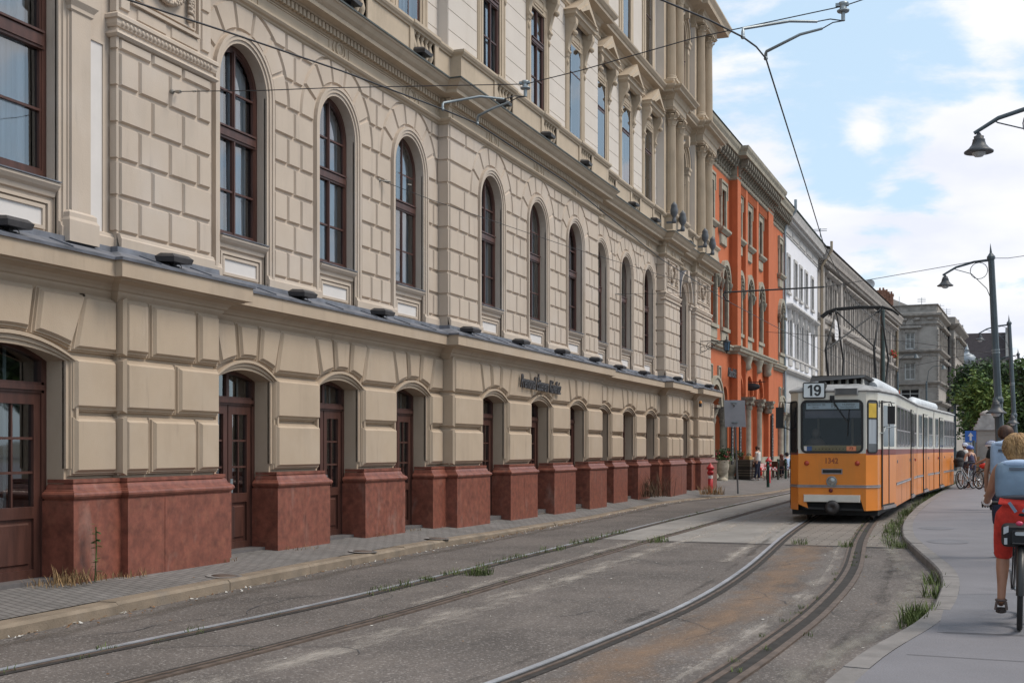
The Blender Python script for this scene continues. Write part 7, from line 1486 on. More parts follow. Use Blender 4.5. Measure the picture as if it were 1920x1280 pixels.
for i, (px, py0, py1) in enumerate(((1440, 913, 862), (1459, 899, 859), (1473, 897, 858), (1487, 893, 857), (1498, 890, 856))):
    c = on_z(px, py0, .11); s_ = 1.02; q = MB(); q.lathe([(.06, 0), (.06, .82), (.075, .83), (.075, .86), (.055, .88), (.05, .95), (.065, .97), (.06, 1.02), (0, 1.05)], (0, 0, 0), 12); tag(q.build('bollard', M_BOL, None, c), ('dark green bollard nearest the road in front of the red hydrant', 'dark green bollard in front of the blue checked tablecloth', 'dark green bollard beside the seated couple', 'dark green bollard nearest the tram front', 'dark green bollard half hidden behind the tram mirror')[i], 'bollard', 'green bollards by the cafe')
M_URN = mat('mossy stone urn', (.42, .37, .29), .9, var=.2, vscale=5, bump=.3)
M_LEAFD = mat('dark foliage', (.045, .085, .028), .7, var=.4, vscale=4)
M_LEAFM = mat('mid foliage', (.085, .155, .035), .7, var=.35, vscale=4)
M_LEAFL = mat('light foliage', (.17, .24, .05), .7, var=.3, vscale=4)
def leaves(q, blobs, n, size, mis, clump=40, spread=.35):
    """leaf-sized faces in clumps through the volume of ellipsoids (cx,cy,cz,rx,ry,rz)"""
    tot = sum(b[3] * b[4] * b[5] for b in blobs)
    for b in blobs:
        k = max(1, int(n * b[3] * b[4] * b[5] / tot / clump))
        for _ in range(k):
            while True:
                d = Vector((rnd.gauss(0, 1), rnd.gauss(0, 1), rnd.gauss(0, 1))).normalized(); break
            rr = rnd.random() ** .45; c = Vector((b[0] + d.x * b[3] * rr, b[1] + d.y * b[4] * rr, b[2] + d.z * b[5] * rr)); mi = rnd.choice(mis); sp_ = spread * rnd.uniform(.6, 1.5)
            for _ in range(clump):
                p = c + Vector((rnd.gauss(0, sp_), rnd.gauss(0, sp_), rnd.gauss(0, sp_ * .8))); s_ = size * rnd.uniform(.6, 1.4); a = Vector((rnd.gauss(0, 1), rnd.gauss(0, 1), rnd.gauss(0, .7))).normalized(); e = a.cross(Vector((rnd.gauss(0, 1), rnd.gauss(0, 1), rnd.gauss(0, 1)))).normalized()
                q.add([p - a * s_, p + e * s_ * .45, p + a * s_, p - e * s_ * .45], [(0, 1, 2, 3)], mi)
for i, (px, py, lb) in enumerate(((1354, 901, 'stone urn planter with red flowers against the palace corner'), (1371, 898, 'stone urn planter with pink flowers beside the dark counter'))):
    c = on_z(px, py, .16); t = thing('planter', lb, 'planter', tuple(c), 0, 'stone urn planters'); q = MB(); q.lathe([(.26, 0), (.27, .08), (.20, .12), (.15, .16), (.15, .22), (.24, .36), (.31, .55), (.33, .72), (.31, .88), (.33, .93), (.33, .96), (.28, .95), (0, .85)], (0, 0, 0), 18); q.build('urn', M_URN, t); q = MB(); leaves(q, [(0, 0, 1.2, .36, .36, .28)], 900, .05, (0, 0, 1), 30, .12)
    for _ in range(26): a = rnd.uniform(0, 6.28); q.sphere((.3 * math.cos(a), .3 * math.sin(a), 1.05 + rnd.uniform(0, .3)), .035, 5, 2)
    if i: 
        for _ in range(24): q.sphere((-.12 + rnd.gauss(0, .05), -.3 + rnd.gauss(0, .03), .93 + rnd.gauss(0, .05)), .03, 5, 2)
    q.build('plant', [M_LEAFD, M_LEAFM, mat('pink flowers', (.55, .06, .10), .7)], t)
c = on_z(1396, 899, .15); t = thing('counter', 'dark slatted wooden counter with boxes of flowers on top beside the urns', 'counter', tuple(c), -TH); q = MB(); q.box(-.36, .36, -.1, .5, .02, .98, 0)
for i, z in enumerate((.2, .32, .44, .68, .78, .87, .95)): q.box(-.37, .37, -.115, .51, z, z + .025, 1)
q.add([(-.5, -.12, .02), (-.36, -.12, .02), (-.36, -.12, .6), (-.36, .5, .6), (-.36, .5, .02), (-.5, .5, .02)], [(0, 1, 2), (5, 3, 4), (0, 2, 3, 5)], 0); q.build('slatted_front', [mat('black brown wood', (.02, .016, .014), .6, var=.3), mat('pale slat edge', (.22, .18, .14), .6)], t)
for (y, lb_, col) in ((-.2, 'pot', (.20, .06, .03)), (.15, 'pot', (.45, .28, .10))): q = MB(); q.box(y - .12, y + .12, 0, .25, .98, 1.16); q.build('flower_pot', mat('pot %d' % int(y * 100), col, .8), t)
q = MB(); leaves(q, [(-.2, .1, 1.25, .15, .12, .1), (.15, .1, 1.22, .1, .1, .06)], 160, .04, (0, 1), 20, .06); q.build('plant', [M_LEAFD, M_LEAFM], t)
def check_mat(name, c1, c2, sc):
    m = bpy.data.materials.new(name); m.use_nodes = True; t_ = m.node_tree; b = t_.nodes['Principled BSDF']; b.inputs['Roughness'].default_value = .9; co = N(t_, 'ShaderNodeTexCoord'); ck = N(t_, 'ShaderNodeTexChecker', i_Scale=sc); ck.inputs['Color1'].default_value = (*c1, 1); ck.inputs['Color2'].default_value = (*c2, 1); t_.links.new(co.outputs['Object'], ck.inputs['Vector']); t_.links.new(ck.outputs['Color'], b.inputs['Base Color']); return m
M_CKR = check_mat('red checked cloth', (.52, .05, .05), (.72, .66, .64), 12); M_CKB = check_mat('blue checked cloth', (.12, .15, .28), (.66, .66, .70), 12); M_CHAIR = mat('brown chair wood', (.09, .035, .02), .6, var=.2)
TB = [(1437, 895.5, 'red', 'cafe table under a red checked cloth behind the standing woman'), (1461, 894, 'blue', 'cafe table under a blue checked cloth behind the bollards'), (1480, 891.5, 'red', 'cafe table under a red cloth in front of the seated couple'), (1412, 896, 'red', 'cafe table with a hanging red checked cloth next to the dark counter')]
tab0 = None
for i, (px, py, cl, lb) in enumerate(TB):
    c = on_z(px, py, .14); t = thing('cafe_table', lb, 'table', tuple(c), rnd.uniform(-.2, .3), 'cafe tables outside the orange house'); q = MB(); q.box(-.42, .42, -.42, .42, .70, .74); q.build('tabletop', M_CHAIR, t)
    for sx in (-1, 1):
        for sy in (-1, 1): q = MB(); q.box(sx * .34 - .025, sx * .34 + .025, sy * .34 - .025, sy * .34 + .025, 0, .70); q.build('leg', M_CHAIR, t)
    q = MB(); n = 12; ring = []
    for k in range(4 * n):
        a = k // n; u_ = (k % n) / n * 2 - 1; ring.append([(u_, -1), (1, u_), (-u_, 1), (-1, -u_)][a])
    vs = [(x * .46, y * .46, .745) for x, y in ring] + [(x * (.48 + .02 * math.sin(j * 1.7)), y * (.48 + .02 * math.cos(j * 1.3)), .42 - .10 * (abs(x * y) ** 6)) for j, (x, y) in enumerate(ring)]; k = len(ring); q.add(vs, [(j, (j + 1) % k, k + (j + 1) % k, k + j)[::-1] for j in range(k)] + [tuple(range(k))]); q.build('tablecloth', M_CKR if cl == 'red' else M_CKB, t)
def chair_parts(t):
    q = MB(); q.box(-.21, .21, -.2, .2, .43, .46); q.build('seat', M_CHAIR, t); q = MB(); q.box(-.2, .2, .19, .215, .62, .9); q.build('backrest', M_CHAIR, t)
    for sx in (-1, 1): q = MB(); q.bar((sx * .18, -.18, .43), (sx * .19, -.2, 0), .018); q.build('leg', M_CHAIR, t); q = MB(); q.bar((sx * .18, .2, .92), (sx * .2, .24, 0), .018); q.build('leg', M_CHAIR, t)
ch0 = None
for i, (px, py, rz, lb) in enumerate(((1422, 900, 2.6, 'brown cafe chair between the standing woman and the red cloth'), (1447, 899, -.6, 'brown cafe chair between the red and blue tables'), (1470, 896, .4, 'brown cafe chair in front of the seated couple'), (1487, 893, 2.9, 'brown cafe chair beside the tram front'), (1402, 899, 1.2, 'brown cafe chair beside the dark counter'))):
    c = on_z(px, py, .14)
    if ch0 is None: t = thing('cafe_chair', lb, 'chair', tuple(c), rz, 'cafe chairs'); chair_parts(t); ch0 = t
    else: t = copy_tree(ch0, None, c, rz); t['label'] = lb
q = MB(); leaves(q, [(0, 0, .55, .4, .4, .45)], 900, .05, (0, 0, 1), 30, .12); q.lathe([(.22, 0), (.28, .3)], (0, 0, 0), 12, 2); tag(q.build('potted_shrub', [M_LEAFD, M_LEAFM, M_URN], None, on_z(1486, 893, .14) + Vector((.2, -.3, 0))), 'dark potted shrub beside the cafe tables close to the tram', 'plant')

# ================================================================== PEOPLE
M_SKIN = mat('light skin', (.50, .285, .20), .55, var=.08, vscale=6); M_TAN = mat('tanned skin', (.40, .20, .125), .5, var=.1, vscale=5)
M_WHSH = mat('white shirt', (.66, .64, .60), .85, var=.08, vscale=6); M_NAVY = mat('dark navy cloth', (.022, .025, .05), .85, var=.25, vscale=6); M_BLK = mat('black fabric', (.014, .014, .016), .8, var=.3, vscale=8)
M_REDP = mat('red cotton', (.62, .045, .03), .9, var=.18, vscale=9, bump=1.0, bscale=11); M_LBLUE = mat('light blue shirt', (.40, .50, .66), .8, var=.1, vscale=6); M_PURP = mat('dark purple dress', (.055, .05, .10), .8, var=.2)
M_HBR = mat('brown hair', (.075, .03, .014), .6, var=.35, vscale=30, stretch=(1, 1, .2)); M_HBL = mat('blonde hair', (.36, .22, .095), .6, var=.45, vscale=26, stretch=(1, 1, .18), dark=(.15, .085, .035)); M_HRD = mat('red brown hair', (.14, .035, .015), .6, var=.35, vscale=30)
M_HELW = mat('white helmet', (.68, .70, .74), .3, var=.05); M_HELB = mat('blue helmet trim', (.05, .10, .33), .3, var=.1)
def skin(name, V, E, m, parent, sub=1):
    """V: (xyz, radius); one continuous surface grown along the edges"""
    me = bpy.data.meshes.new(name); me.from_pydata([v[0] for v in V], E, []); o = bpy.data.objects.new(name, me); COL.objects.link(o); md = o.modifiers.new('skin', 'SKIN'); md.use_smooth_shade = True
    for i, v in enumerate(V):
        r_ = v[1]; me.skin_vertices[0].data[i].radius = (r_, r_) if not isinstance(r_, tuple) else r_; me.skin_vertices[0].data[i].use_root = (i == 0)
    if sub: s_ = o.modifiers.new('sub', 'SUBSURF'); s_.levels = sub; s_.render_levels = sub
    bpy.context.view_layer.update(); nm = bpy.data.meshes.new_from_object(o.evaluated_get(bpy.context.evaluated_depsgraph_get())); nm.materials.clear(); nm.materials.append(m); nm.name = name
    bpy.data.objects.remove(o); n_ = bpy.data.objects.new(name, nm); COL.objects.link(n_); n_.parent = parent
    for p in nm.polygons: p.use_smooth = True
    return n_
def lerp(a, b, t): return tuple(Vector(a).lerp(Vector(b), t))
def fingers(q, h, d, side, s=1.0):
    """five separate bent fingers from hand h pointing along d"""
    d = Vector(d).normalized(); u = d.cross(Vector((0, 0, 1)));
    if u.length < .1: u = Vector((1, 0, 0))
    u.normalize(); w_ = u.cross(d)
    for k, l in enumerate((.075, .085, .08, .062)): b = Vector(h) + u * (.024 - .016 * k) + d * .03; q.tube([b, b + d * l * .5 - w_ * .006, b + d * l * .8 - w_ * .03, b + d * l * .85 - w_ * .05], [.0095, .009, .008, .006], 5)
    b = Vector(h) + u * side * .03 - d * .005; q.tube([b, b + u * side * .02 + d * .03, b + u * side * .012 + d * .06], [.011, .010, .007], 5)
def figure(label, pos, rz, J, skin_m, shirt=None, pants=None, shoe=None, hair=None, helmet=None, sleeve=.5, leg=1.0, s=1.0, group=None, longhair=False, fat=1.0, socks=None):
    t = thing('person', label, 'person', tuple(pos), rz, group); t.scale = (s, s, s)
    G = lambda k: J[k]
    V = [(G('pel'), .125 * fat), (lerp(G('pel'), G('che'), .45), .11 * fat), (G('che'), .125 * fat), (lerp(G('che'), G('nec'), .8), .085), (G('nec'), .052), (lerp(G('nec'), G('hea'), .55), .068), (G('hea'), .088), (lerp(G('nec'), G('hea'), 1.55), .070)]
    E = [(i, i + 1) for i in range(7)]
    for sd in 'LR':
        b = len(V); V += [(G('sh' + sd), .055), (lerp(G('sh' + sd), G('el' + sd), .5), .045), (G('el' + sd), .038), (lerp(G('el' + sd), G('ha' + sd), .45), .034), (G('ha' + sd), .026), (lerp(G('el' + sd), G('ha' + sd), 1.2), .032)]; E += [(3, b)] + [(b + i, b + i + 1) for i in range(5)]
        b = len(V); V += [(G('hi' + sd), .088 * fat), (lerp(G('hi' + sd), G('kn' + sd), .5), .076 * fat), (G('kn' + sd), .054), (lerp(G('kn' + sd), G('an' + sd), .35), .052), (lerp(G('kn' + sd), G('an' + sd), .8), .034), (G('an' + sd), .036), (G('to' + sd), .032)]; E += [(0, b)] + [(b + i, b + i + 1) for i in range(6)]
    bd_ = skin('body', V, E, skin_m, t)
    q = MB(); 
    for sd, k in (('L', 1), ('R', -1)): fingers(q, lerp(G('el' + sd), G('ha' + sd), 1.2), Vector(G('ha' + sd)) - Vector(G('el' + sd)), k)
    hd = Vector(G('hea')); fw = Vector(J.get('face', (0, 1, 0))).normalized(); sw = Vector((fw.y, -fw.x, 0)); q.sphere(hd + fw * .092 + Vector((0, 0, -.012)), .018, 6, sc=(.8, .8, 1.2))
    for k in (-1, 1): q.sphere(hd + sw * k * .092, .026, 6, sc=(.6, .6, 1.2))
    q.build('fingers_and_features', skin_m, bd_); q = MB()
    for k in (-1, 1): q.sphere(hd + fw * .088 + sw * k * .034 + Vector((0, 0, .012)), .010, 6)
    q.obox(hd + fw * .082 + Vector((0, 0, -.052)), sw, fw, (0, 0, 1), .022, .006, .005); q.build('eyes_and_mouth', M_BLK, bd_)
    if shirt:
        V = [(lerp(G('pel'), G('che'), .0), .148 * fat), (lerp(G('pel'), G('che'), .22), .15 * fat), (lerp(G('pel'), G('che'), .5), .136 * fat), (G('che'), .14 * fat), (lerp(G('che'), G('nec'), .8), .095), (lerp(G('che'), G('nec'), .95), .062)]; E = [(i, i + 1) for i in range(5)]
        if sleeve > 0:
            for sd in 'LR':
                b = len(V); V += [(G('sh' + sd), .068), (lerp(G('sh' + sd), G('el' + sd), min(1, sleeve)), .058)]; E += [(4, b), (b, b + 1)]
                if sleeve > 1: V.append((lerp(G('el' + sd), G('ha' + sd), sleeve - 1), .046)); E.append((b + 1, b + 2))
        skin('shirt', V, E, shirt, t)
    if pants:
        V = [(lerp(G('pel'), G('che'), .34), .142 * fat), (lerp(G('pel'), G('che'), .16), .148 * fat), (G('pel'), .15 * fat)]; E = [(0, 1), (1, 2)]
        for sd in 'LR':
            b = len(V); V += [(G('hi' + sd), .102 * fat), (lerp(G('hi' + sd), G('kn' + sd), .5), .090 * fat), (G('kn' + sd), .072)]; E += [(2, b), (b, b + 1), (b + 1, b + 2)]
            if leg > .5: V += [(lerp(G('kn' + sd), G('an' + sd), (leg - .5) * 2 * .95), .062)]; E.append((b + 2, b + 3))
        skin('trousers', V, E, pants, t)
    if shoe:
        for sd in 'LR': skin('shoe', [(lerp(G('an' + sd), G('to' + sd), -.15), .043), (lerp(G('an' + sd), G('to' + sd), .5), .044), (lerp(G('an' + sd), G('to' + sd), 1.12), .034)], [(0, 1), (1, 2)], shoe, t)
    if hair:
        q = MB(); q.sphere(hd + Vector((0, 0, .035)) - fw * .02, .112, 14, sc=(1, 1.03, 1.02))
        if longhair: q.sphere(hd - fw * .06 + Vector((0, 0, -.09)), .095, 12, sc=(1.05, .7, 1.5))
        q.build('hair', hair, t)
    if helmet:
        q = MB(); c = hd + Vector((0, 0, .055)); n = 16
        prof = [(.128, -.03), (.135, -.005), (.125, .05), (.09, .095), (.04, .115), (0, .118)]; q.lathe(prof, c, n, 0, axis=(tuple(sw * .95), tuple(fw * 1.2), (0, 0, 1)))
        for a in range(7): an = -1.2 + a * .4; pts_ = [c + (sw * math.sin(an) * .95 + fw * .0) * .128 * math.cos(b_) + fw * 1.2 * .132 * math.sin(b_) + Vector((0, 0, .122 * math.cos(b_) * math.cos(an) * .95)) for b_ in (-1.0, -.5, 0, .5, 1.0)]; q.tube(pts_, .014, 5, 1)
        q.build('helmet', [helmet, M_HELB], t)
    return t
def stand(h=1.65, armL=None, armR=None, lean=0.0, face=(0, 1, 0)):
    k = h / 1.70; S = lambda x, y, z: (x * k, y * k, z * k)
    J = dict(pel=S(0, 0, .93), che=S(0, lean * .6, 1.28), nec=S(0, lean, 1.46), hea=S(0, lean + .02, 1.58), face=face)
    for sd, g_ in (('L', -1), ('R', 1)):
        J['sh' + sd] = S(g_ * .17, lean * .9, 1.39); J['el' + sd] = S(g_ * .23, lean * .8 - .02, 1.12); J['ha' + sd] = S(g_ * .24, lean * .8 + .06, .88); J['hi' + sd] = S(g_ * .09, 0, .87); J['kn' + sd] = S(g_ * .1, .02, .48); J['an' + sd] = S(g_ * .1, -.02, .08); J['to' + sd] = S(g_ * .12, .13, .035)
    for arm, sd in ((armL, 'L'), (armR, 'R')):
        if arm: J['el' + sd] = S(*arm[0]); J['ha' + sd] = S(*arm[1])
    return J
def sit(h=1.7):
    J = stand(h); k = h / 1.7
    for n_ in ('pel', 'che', 'nec', 'hea', 'shL', 'shR', 'elL', 'elR', 'haL', 'haR'): x, y, z = J[n_]; J[n_] = (x, y, z - .43 * k)
    for sd, g_ in (('L', -1), ('R', 1)): J['hi' + sd] = (g_ * .1, .05, .5); J['kn' + sd] = (g_ * .12, .42, .5); J['an' + sd] = (g_ * .12, .42, .09); J['to' + sd] = (g_ * .13, .56, .035); J['el' + sd] = (g_ * .24, .12, .72); J['ha' + sd] = (g_ * .12, .36, .76)
    return J
c = on_z(1421, 900, .15)
Jw = stand(1.62, ((-.22, .02, 1.14), (-.2, .1, .95)), ((.23, .0, 1.12), (.2, .16, .92)), face=(-.85, -.5, 0)); Jw['anL'] = (-.13, .1, .08); Jw['toL'] = (-.15, .24, .035)
figure('woman in white blouse and dark jeans standing by the cafe tables', c, TH * 0 + 1.2, Jw, M_SKIN, M_WHSH, M_NAVY, M_WHITE, M_HBR, None, .35, 1.0, 1.0, None, True)
figure('man in pale blue shirt sitting at the cafe table near the tram', on_z(1476, 894, .14) + Vector((-.1, .6, 0)), .9, sit(1.75), M_SKIN, M_LBLUE, M_NAVY, M_BLK, M_BLK, None, .6)
figure('woman with long red brown hair sitting beside the man in pale blue', on_z(1466, 895, .14) + Vector((-.1, .6, 0)), .5, sit(1.62), M_SKIN, M_BLK, M_NAVY, M_BLK, M_HRD, None, .3, 1, 1, None, True)
figure('blond child sitting at the checked table left of the standing woman', on_z(1408, 899, .15) + Vector((0, .3, .06)), -1.0, sit(1.3), M_SKIN, M_TAN, M_REDP, None, M_HBL, None, 0)

# ---- bicycles
M_TYRE = mat('black tyre', (.016, .016, .017), .75, var=.15); M_CHR = mat('bright alloy', (.50, .52, .54), .3, metal=.8, var=.1)
def wheel(par, c, r=.335, name='wheel'):
    w_ = thing(name, None, None); w_.parent = par; w_.location = c
    q = MB(); q.tube([(0, r * math.cos(a * .2244), r * math.sin(a * .2244)) for a in range(28)], .024, 8, closed=True); q.build('tyre', M_TYRE, w_)
    q = MB(); q.tube([(0, (r - .033) * math.cos(a * .2244), (r - .033) * math.sin(a * .2244)) for a in range(28)], .012, 6, closed=True)
    q.tube([(-.045, 0, 0), (.045, 0, 0)], .022, 8)
    for k in range(16): a = k * .3927; q.tube([(.025 * (1 if k % 2 else -1), .02 * math.cos(a), .02 * math.sin(a)), (0, (r - .03) * math.cos(a), (r - .03) * math.sin(a))], .0022, 3, cap=False)
    q.build('rim', M_CHR, w_); return w_
def bicycle(label, pos, rz, frame_m, lean=0.0, step=False, bag=None, basket=False, group=None, steer=0.0):
    t = thing('bicycle', label, 'bicycle', tuple(pos), rz, group); t.rotation_euler = (0, lean, rz)
    wheel(t, (0, 0, .36)); fw_ = wheel(t, (0, 1.05, .36)); fw_.rotation_euler = (0, 0, steer)
    q = MB(); bb = (0, .44, .30); st = (0, .27, .80); hd_ = (0, .90, .86); hl = (0, .93, .72)
    if step: q.tube([hl, (0, .7, .5), (0, .5, .34), bb], .024, 8); q.tube([hd_, (0, .62, .62), (0, .42, .48)], .018, 8)
    else: q.tube([st, hd_], .019, 8); q.tube([bb, hl], .022, 8)
    q.tube([bb, st, (0, .25, .88)], .018, 8); q.tube([(0, .885, .92), hl], .022, 8)
    for k in (-1, 1): q.tube([(k * .02, .28, .76), (k * .055, 0, .36)], .010, 6); q.tube([(k * .02, .42, .30), (k * .055, 0, .36)], .011, 6); q.tube([(k * .045, .93, .72), (k * .05, 1.0, .5), (k * .05, 1.05, .36)], .013, 6)
    q.build('frame', frame_m, t)
    q = MB(); q.tube([(0, .25, .86), (0, .24, .96)], .013, 6); q.sphere((0, .16, .99), .11, 12, sc=(.9, 1.0, .35)); q.sphere((0, .30, .99), .06, 10, sc=(.7, 1.8, .5)); q.build('saddle', M_BLK, t)
    q = MB(); q.tube([(0, .885, .90), (0, .87, 1.03)], .014, 6); q.tube([(-.30, .80, 1.05), (-.15, .88, 1.05), (0, .9, 1.03), (.15, .88, 1.05), (.30, .80, 1.05)], .012, 6); q.build('handlebar', M_BLK if frame_m is M_FRB else M_CHR, t); q = MB()
    for k in (-1, 1): q.tube([(k * .21, .85, 1.05), (k * .32, .79, 1.05)], .018, 8)
    q.build('grip', M_BLK, t)
    q = MB(); q.lathe([(.08, -.005), (.08, .005)], (.06, .44, .30), 16, axis=((0, 1, 0), (0, 0, 1), (1, 0, 0))); q.tube([(.07, .44, .30), (.085, .44, .13)], .010, 6); q.tube([(-.07, .44, .30), (-.085, .44, .47)], .010, 6); q.box(.085, .18, .40, .48, .115, .14); q.box(-.18, -.085, .40, .48, .46, .485); q.build('crank', M_CHR, t)
    if bag:
        q = MB(); q.box(-.06, .06, -.22, .22, .735, .75); q.tube([(.05, -.2, .74), (.055, 0, .36)], .006, 5); q.tube([(-.05, -.2, .74), (-.055, 0, .36)], .006, 5); q.build('carrier', M_IRON, t); q = MB(); q.sphere((0, -.02, .86), .16, 12, sc=(1.0, 1.7, .75)); q.build('luggage', bag, t)
    if basket: q = MB(); q.lathe([(.14, 0), (.19, .22), (.18, .22), (.13, .02)], (0, 1.08, .84), 14); q.sphere((0, 1.08, 1.08), .2, 12, sc=(1, 1, .7)); q.build('basket', M_BLK, t)
    return t
zg = .12
def gp_(px, py): return on_z(px, py, zg)
M_FRB = mat('dark bike frame', (.03, .03, .035), .4)
M_FRW = mat('silver white frame', (.62, .66, .68), .3, metal=.3); M_FRB = mat('dark bike frame', (.03, .03, .035), .4)
bA = gp_(1812, 917); bicycle('silver step-through bicycle with a black front basket among the stopped cyclists', bA + Vector((.25, 1.0, 0)), math.pi - .45, M_FRW, .06, True, None, True, 'bicycles of the stopped group')
bB = gp_(1836, 917); bicycle('dark bicycle with bright rims beside the woman in the purple top', bB, .55, M_FRB, -.06, False, None, False, 'bicycles of the stopped group')
bC = gp_(1848, 914); bicycle('bicycle carrying a red bag on its rear rack', bC, .85, M_FRB, -.05, False, M_REDP, False, 'bicycles of the stopped group')
figure('woman in dark purple top and blue helmet bending over the stopped bicycles', gp_(1822, 915), .5, stand(1.62, ((-.26, .12, 1.13), (-.22, .36, 1.0)), ((.26, .12, 1.13), (.24, .38, 1.02)), .12, (-.8, -.2, 0)), M_SKIN, M_PURP, M_PURP, None, M_HBL, M_HELB, 0, .55, 1.0, 'stopped cyclists', True)
figure('cyclist in white shirt and white helmet behind the woman in purple', gp_(1810, 911), .2, stand(1.74, ((-.26, .05, 1.13), (-.25, .2, .98)), ((.24, .1, 1.13), (.2, .3, 1.02)), .03, (-.4, -.9, 0)), M_SKIN, M_WHSH, M_NAVY, M_BLK, M_HBR, M_HELW, .4, .6, 1.0, 'stopped cyclists')
q = MB(); q.sphere((0, 0, 0), .22, 12, sc=(.9, .7, 1.25)); q.sphere((.02, -.1, -.12), .14, 10, sc=(1, .6, .8)); o = q.build('backpack', M_BLK, None, gp_(1802, 911) + Vector((0, -.1, 1.22))); tag(o, 'black rucksack of the cyclist in the white shirt', 'backpack')
mp = at_d(1869, 840, 31); mp.z = .12
figure('man in dark shirt and white blue helmet reaching out an arm to the left', mp, 1.35, stand(1.70, ((-.2, .22, 1.28), (-.12, .46, 1.18)), ((.24, .05, 1.13), (.2, .2, .95)), .10, (0, 1, 0)), M_TAN, M_BLK, M_NAVY, M_BLK, M_BLK, M_HELW, .45, .6, 1.0, 'stopped cyclists')
bm = at_d(1885, 840, 17.5); bm.z = .12
Jm = stand(1.88, None, None, .05); figure('brown haired cyclist in front of the group wearing a pale blue rucksack', bm, -.1, Jm, M_TAN, M_BLK, M_NAVY, M_BLK, M_HBR, None, .5, .6, 1.0, 'stopped cyclists')
M_BAG1 = mat('pale blue rucksack', (.32, .42, .56), .7, var=.1, vscale=5); M_BAG2 = mat('blue grey rucksack', (.165, .235, .315), .7, var=.12, vscale=4, bump=.25, bscale=9); M_BAGT = mat('light blue rucksack top', (.40, .52, .70), .7, var=.06, vscale=5); M_BAGD = mat('dark rucksack base', (.075, .075, .09), .8, var=.15)
def rucksack(label, pos, rz, body_m, top_m, w_=.20, h=.27, d=.12, tilt=0.0):
    t = thing('backpack', label, 'backpack', tuple(pos), rz); t.rotation_euler = (tilt, 0, rz); q = MB(); n = 16; m_ = 9; vs = []
    for i in range(m_ + 1):
        f = i / m_; z = -h + 2 * h * f; k = (1 - abs(2 * f - 1) ** 5 * .12); kd = math.sin(math.pi * (.1 + .8 * f)) * .7 + .3
        for j in range(n): a = 2 * math.pi * j / n; ca, sa = math.cos(a), math.sin(a); vs.append((w_ * k * math.copysign(abs(ca) ** .5, ca), -d * kd * (math.copysign(abs(sa) ** .7, sa)) - d * .4 + rnd.gauss(0, .004), z))
    q.add(vs, [(i * n + j, i * n + (j + 1) % n, (i + 1) * n + (j + 1) % n, (i + 1) * n + j) for i in range(m_) for j in range(n)] + [tuple(range(n - 1, -1, -1)), tuple(range(m_ * n, m_ * n + n))], 0, True); q.build('bag_body', body_m, t)
    q = MB(); q.sphere((0, -d * .42, h * .93), w_ * .86, 14, sc=(1, d / w_ * 1.0, .26)); q.tube([(-w_ * .3, -d * .2, h * 1.05), (0, -d * .2, h * 1.2), (w_ * .3, -d * .2, h * 1.05)], .009, 5); q.build('bag_top', top_m, t)
    q = MB(); q.sphere((0, -d * .45, -h * .95), w_ * .98, 14, sc=(1, d / w_ * .95, .14)); q.build('bag_base', M_BAGD, t)
    q = MB(); q.box(-w_ * .42, w_ * .42, -d * 1.42, -d * 1.33, h * .50, h * .64); q.build('handle_pad', mat('slate pad', (.09, .11, .14), .8), t); q = MB()
    for k in (-1, 1): q.tube([(k * w_ * .5, d * .05, h * .9), (k * w_ * .72, d * .9, h * .75), (k * w_ * .75, d * 1.5, h * .2), (k * w_ * .7, d * .9, -h * .4), (k * w_ * .5, 0, -h * .7)], .016, 6)
    q.build('shoulder_strap', M_BAGD, t); return t
rucksack('pale blue rucksack on the back of the brown haired cyclist', bm + Vector((0, -.10, 1.38)), -.1, M_BAG1, M_BAGT, .20, .26, .12)

# ---- the nearest cyclist
cyc = at_d(1911.5, 840, 10.5); cyc.z = .12; RZ = -.035
bk = bicycle('black bicycle ridden by the woman in red trousers at the right edge', cyc, RZ, M_FRB, .02, False, None)
q = MB(); q.tube([(0, .352 * math.cos(a * .2) * 1.03, .36 + .352 * math.sin(a * .2) * 1.03) for a in range(4, 17)], .034, 6); q.build('mudguard', mat('black mudguard', (.02, .02, .02), .4), bk)
q = MB()
for k in (-1, 1): q.tube([(k * .06, -.2, .76), (k * .07, 0, .36)], .006, 6); q.tube([(k * .06, .25, .76), (k * .07, 0, .36)], .006, 6)
q.tube([(-.07, -.24, .76), (.07, -.24, .76)], .007, 6); q.tube([(-.06, -.24, .76), (-.06, .26, .78)], .007, 6); q.tube([(.06, -.24, .76), (.06, .26, .78)], .007, 6); q.build('carrier', M_IRON, bk)
sbag = thing('saddle_bag', 'black saddle bag with reflective strips hanging behind the near rider', 'bag', tuple(cyc), RZ)
q = MB(); q.panel(rrect(-.145, .20, .715, .92, .045), .10, .24, .03, lambda w_, u, v: (u, -w_ + .1, v), 0, True); q.panel(rrect(-.07, .12, .74, .87, .03), .24, .27, .012, lambda w_, u, v: (u, -w_ + .1, v), 0, True); q.build('bag_body', M_BLK, sbag)
for P_, w0_ in ((rrect(-.035, .055, .825, .855, .012), .272), ([(-.125, .83), (-.085, .85), (-.085, .905), (-.125, .89)], .243), ([(-.12, .745), (-.095, .745), (-.095, .80), (-.12, .80)], .243)): q = MB(); q.panel(P_, w0_, w0_ + .004, 0, lambda w_, u, v: (u, -w_ + .1, v)); q.build('reflective_strip', mat('reflective grey', (.45, .47, .48), .3), sbag)
q = MB(); q.sphere((.0, -.155, .925), .03, 10, sc=(1, .7, .7)); q.build('tail_light', mat('pink tail light', (.60, .05, .12), .3), sbag)
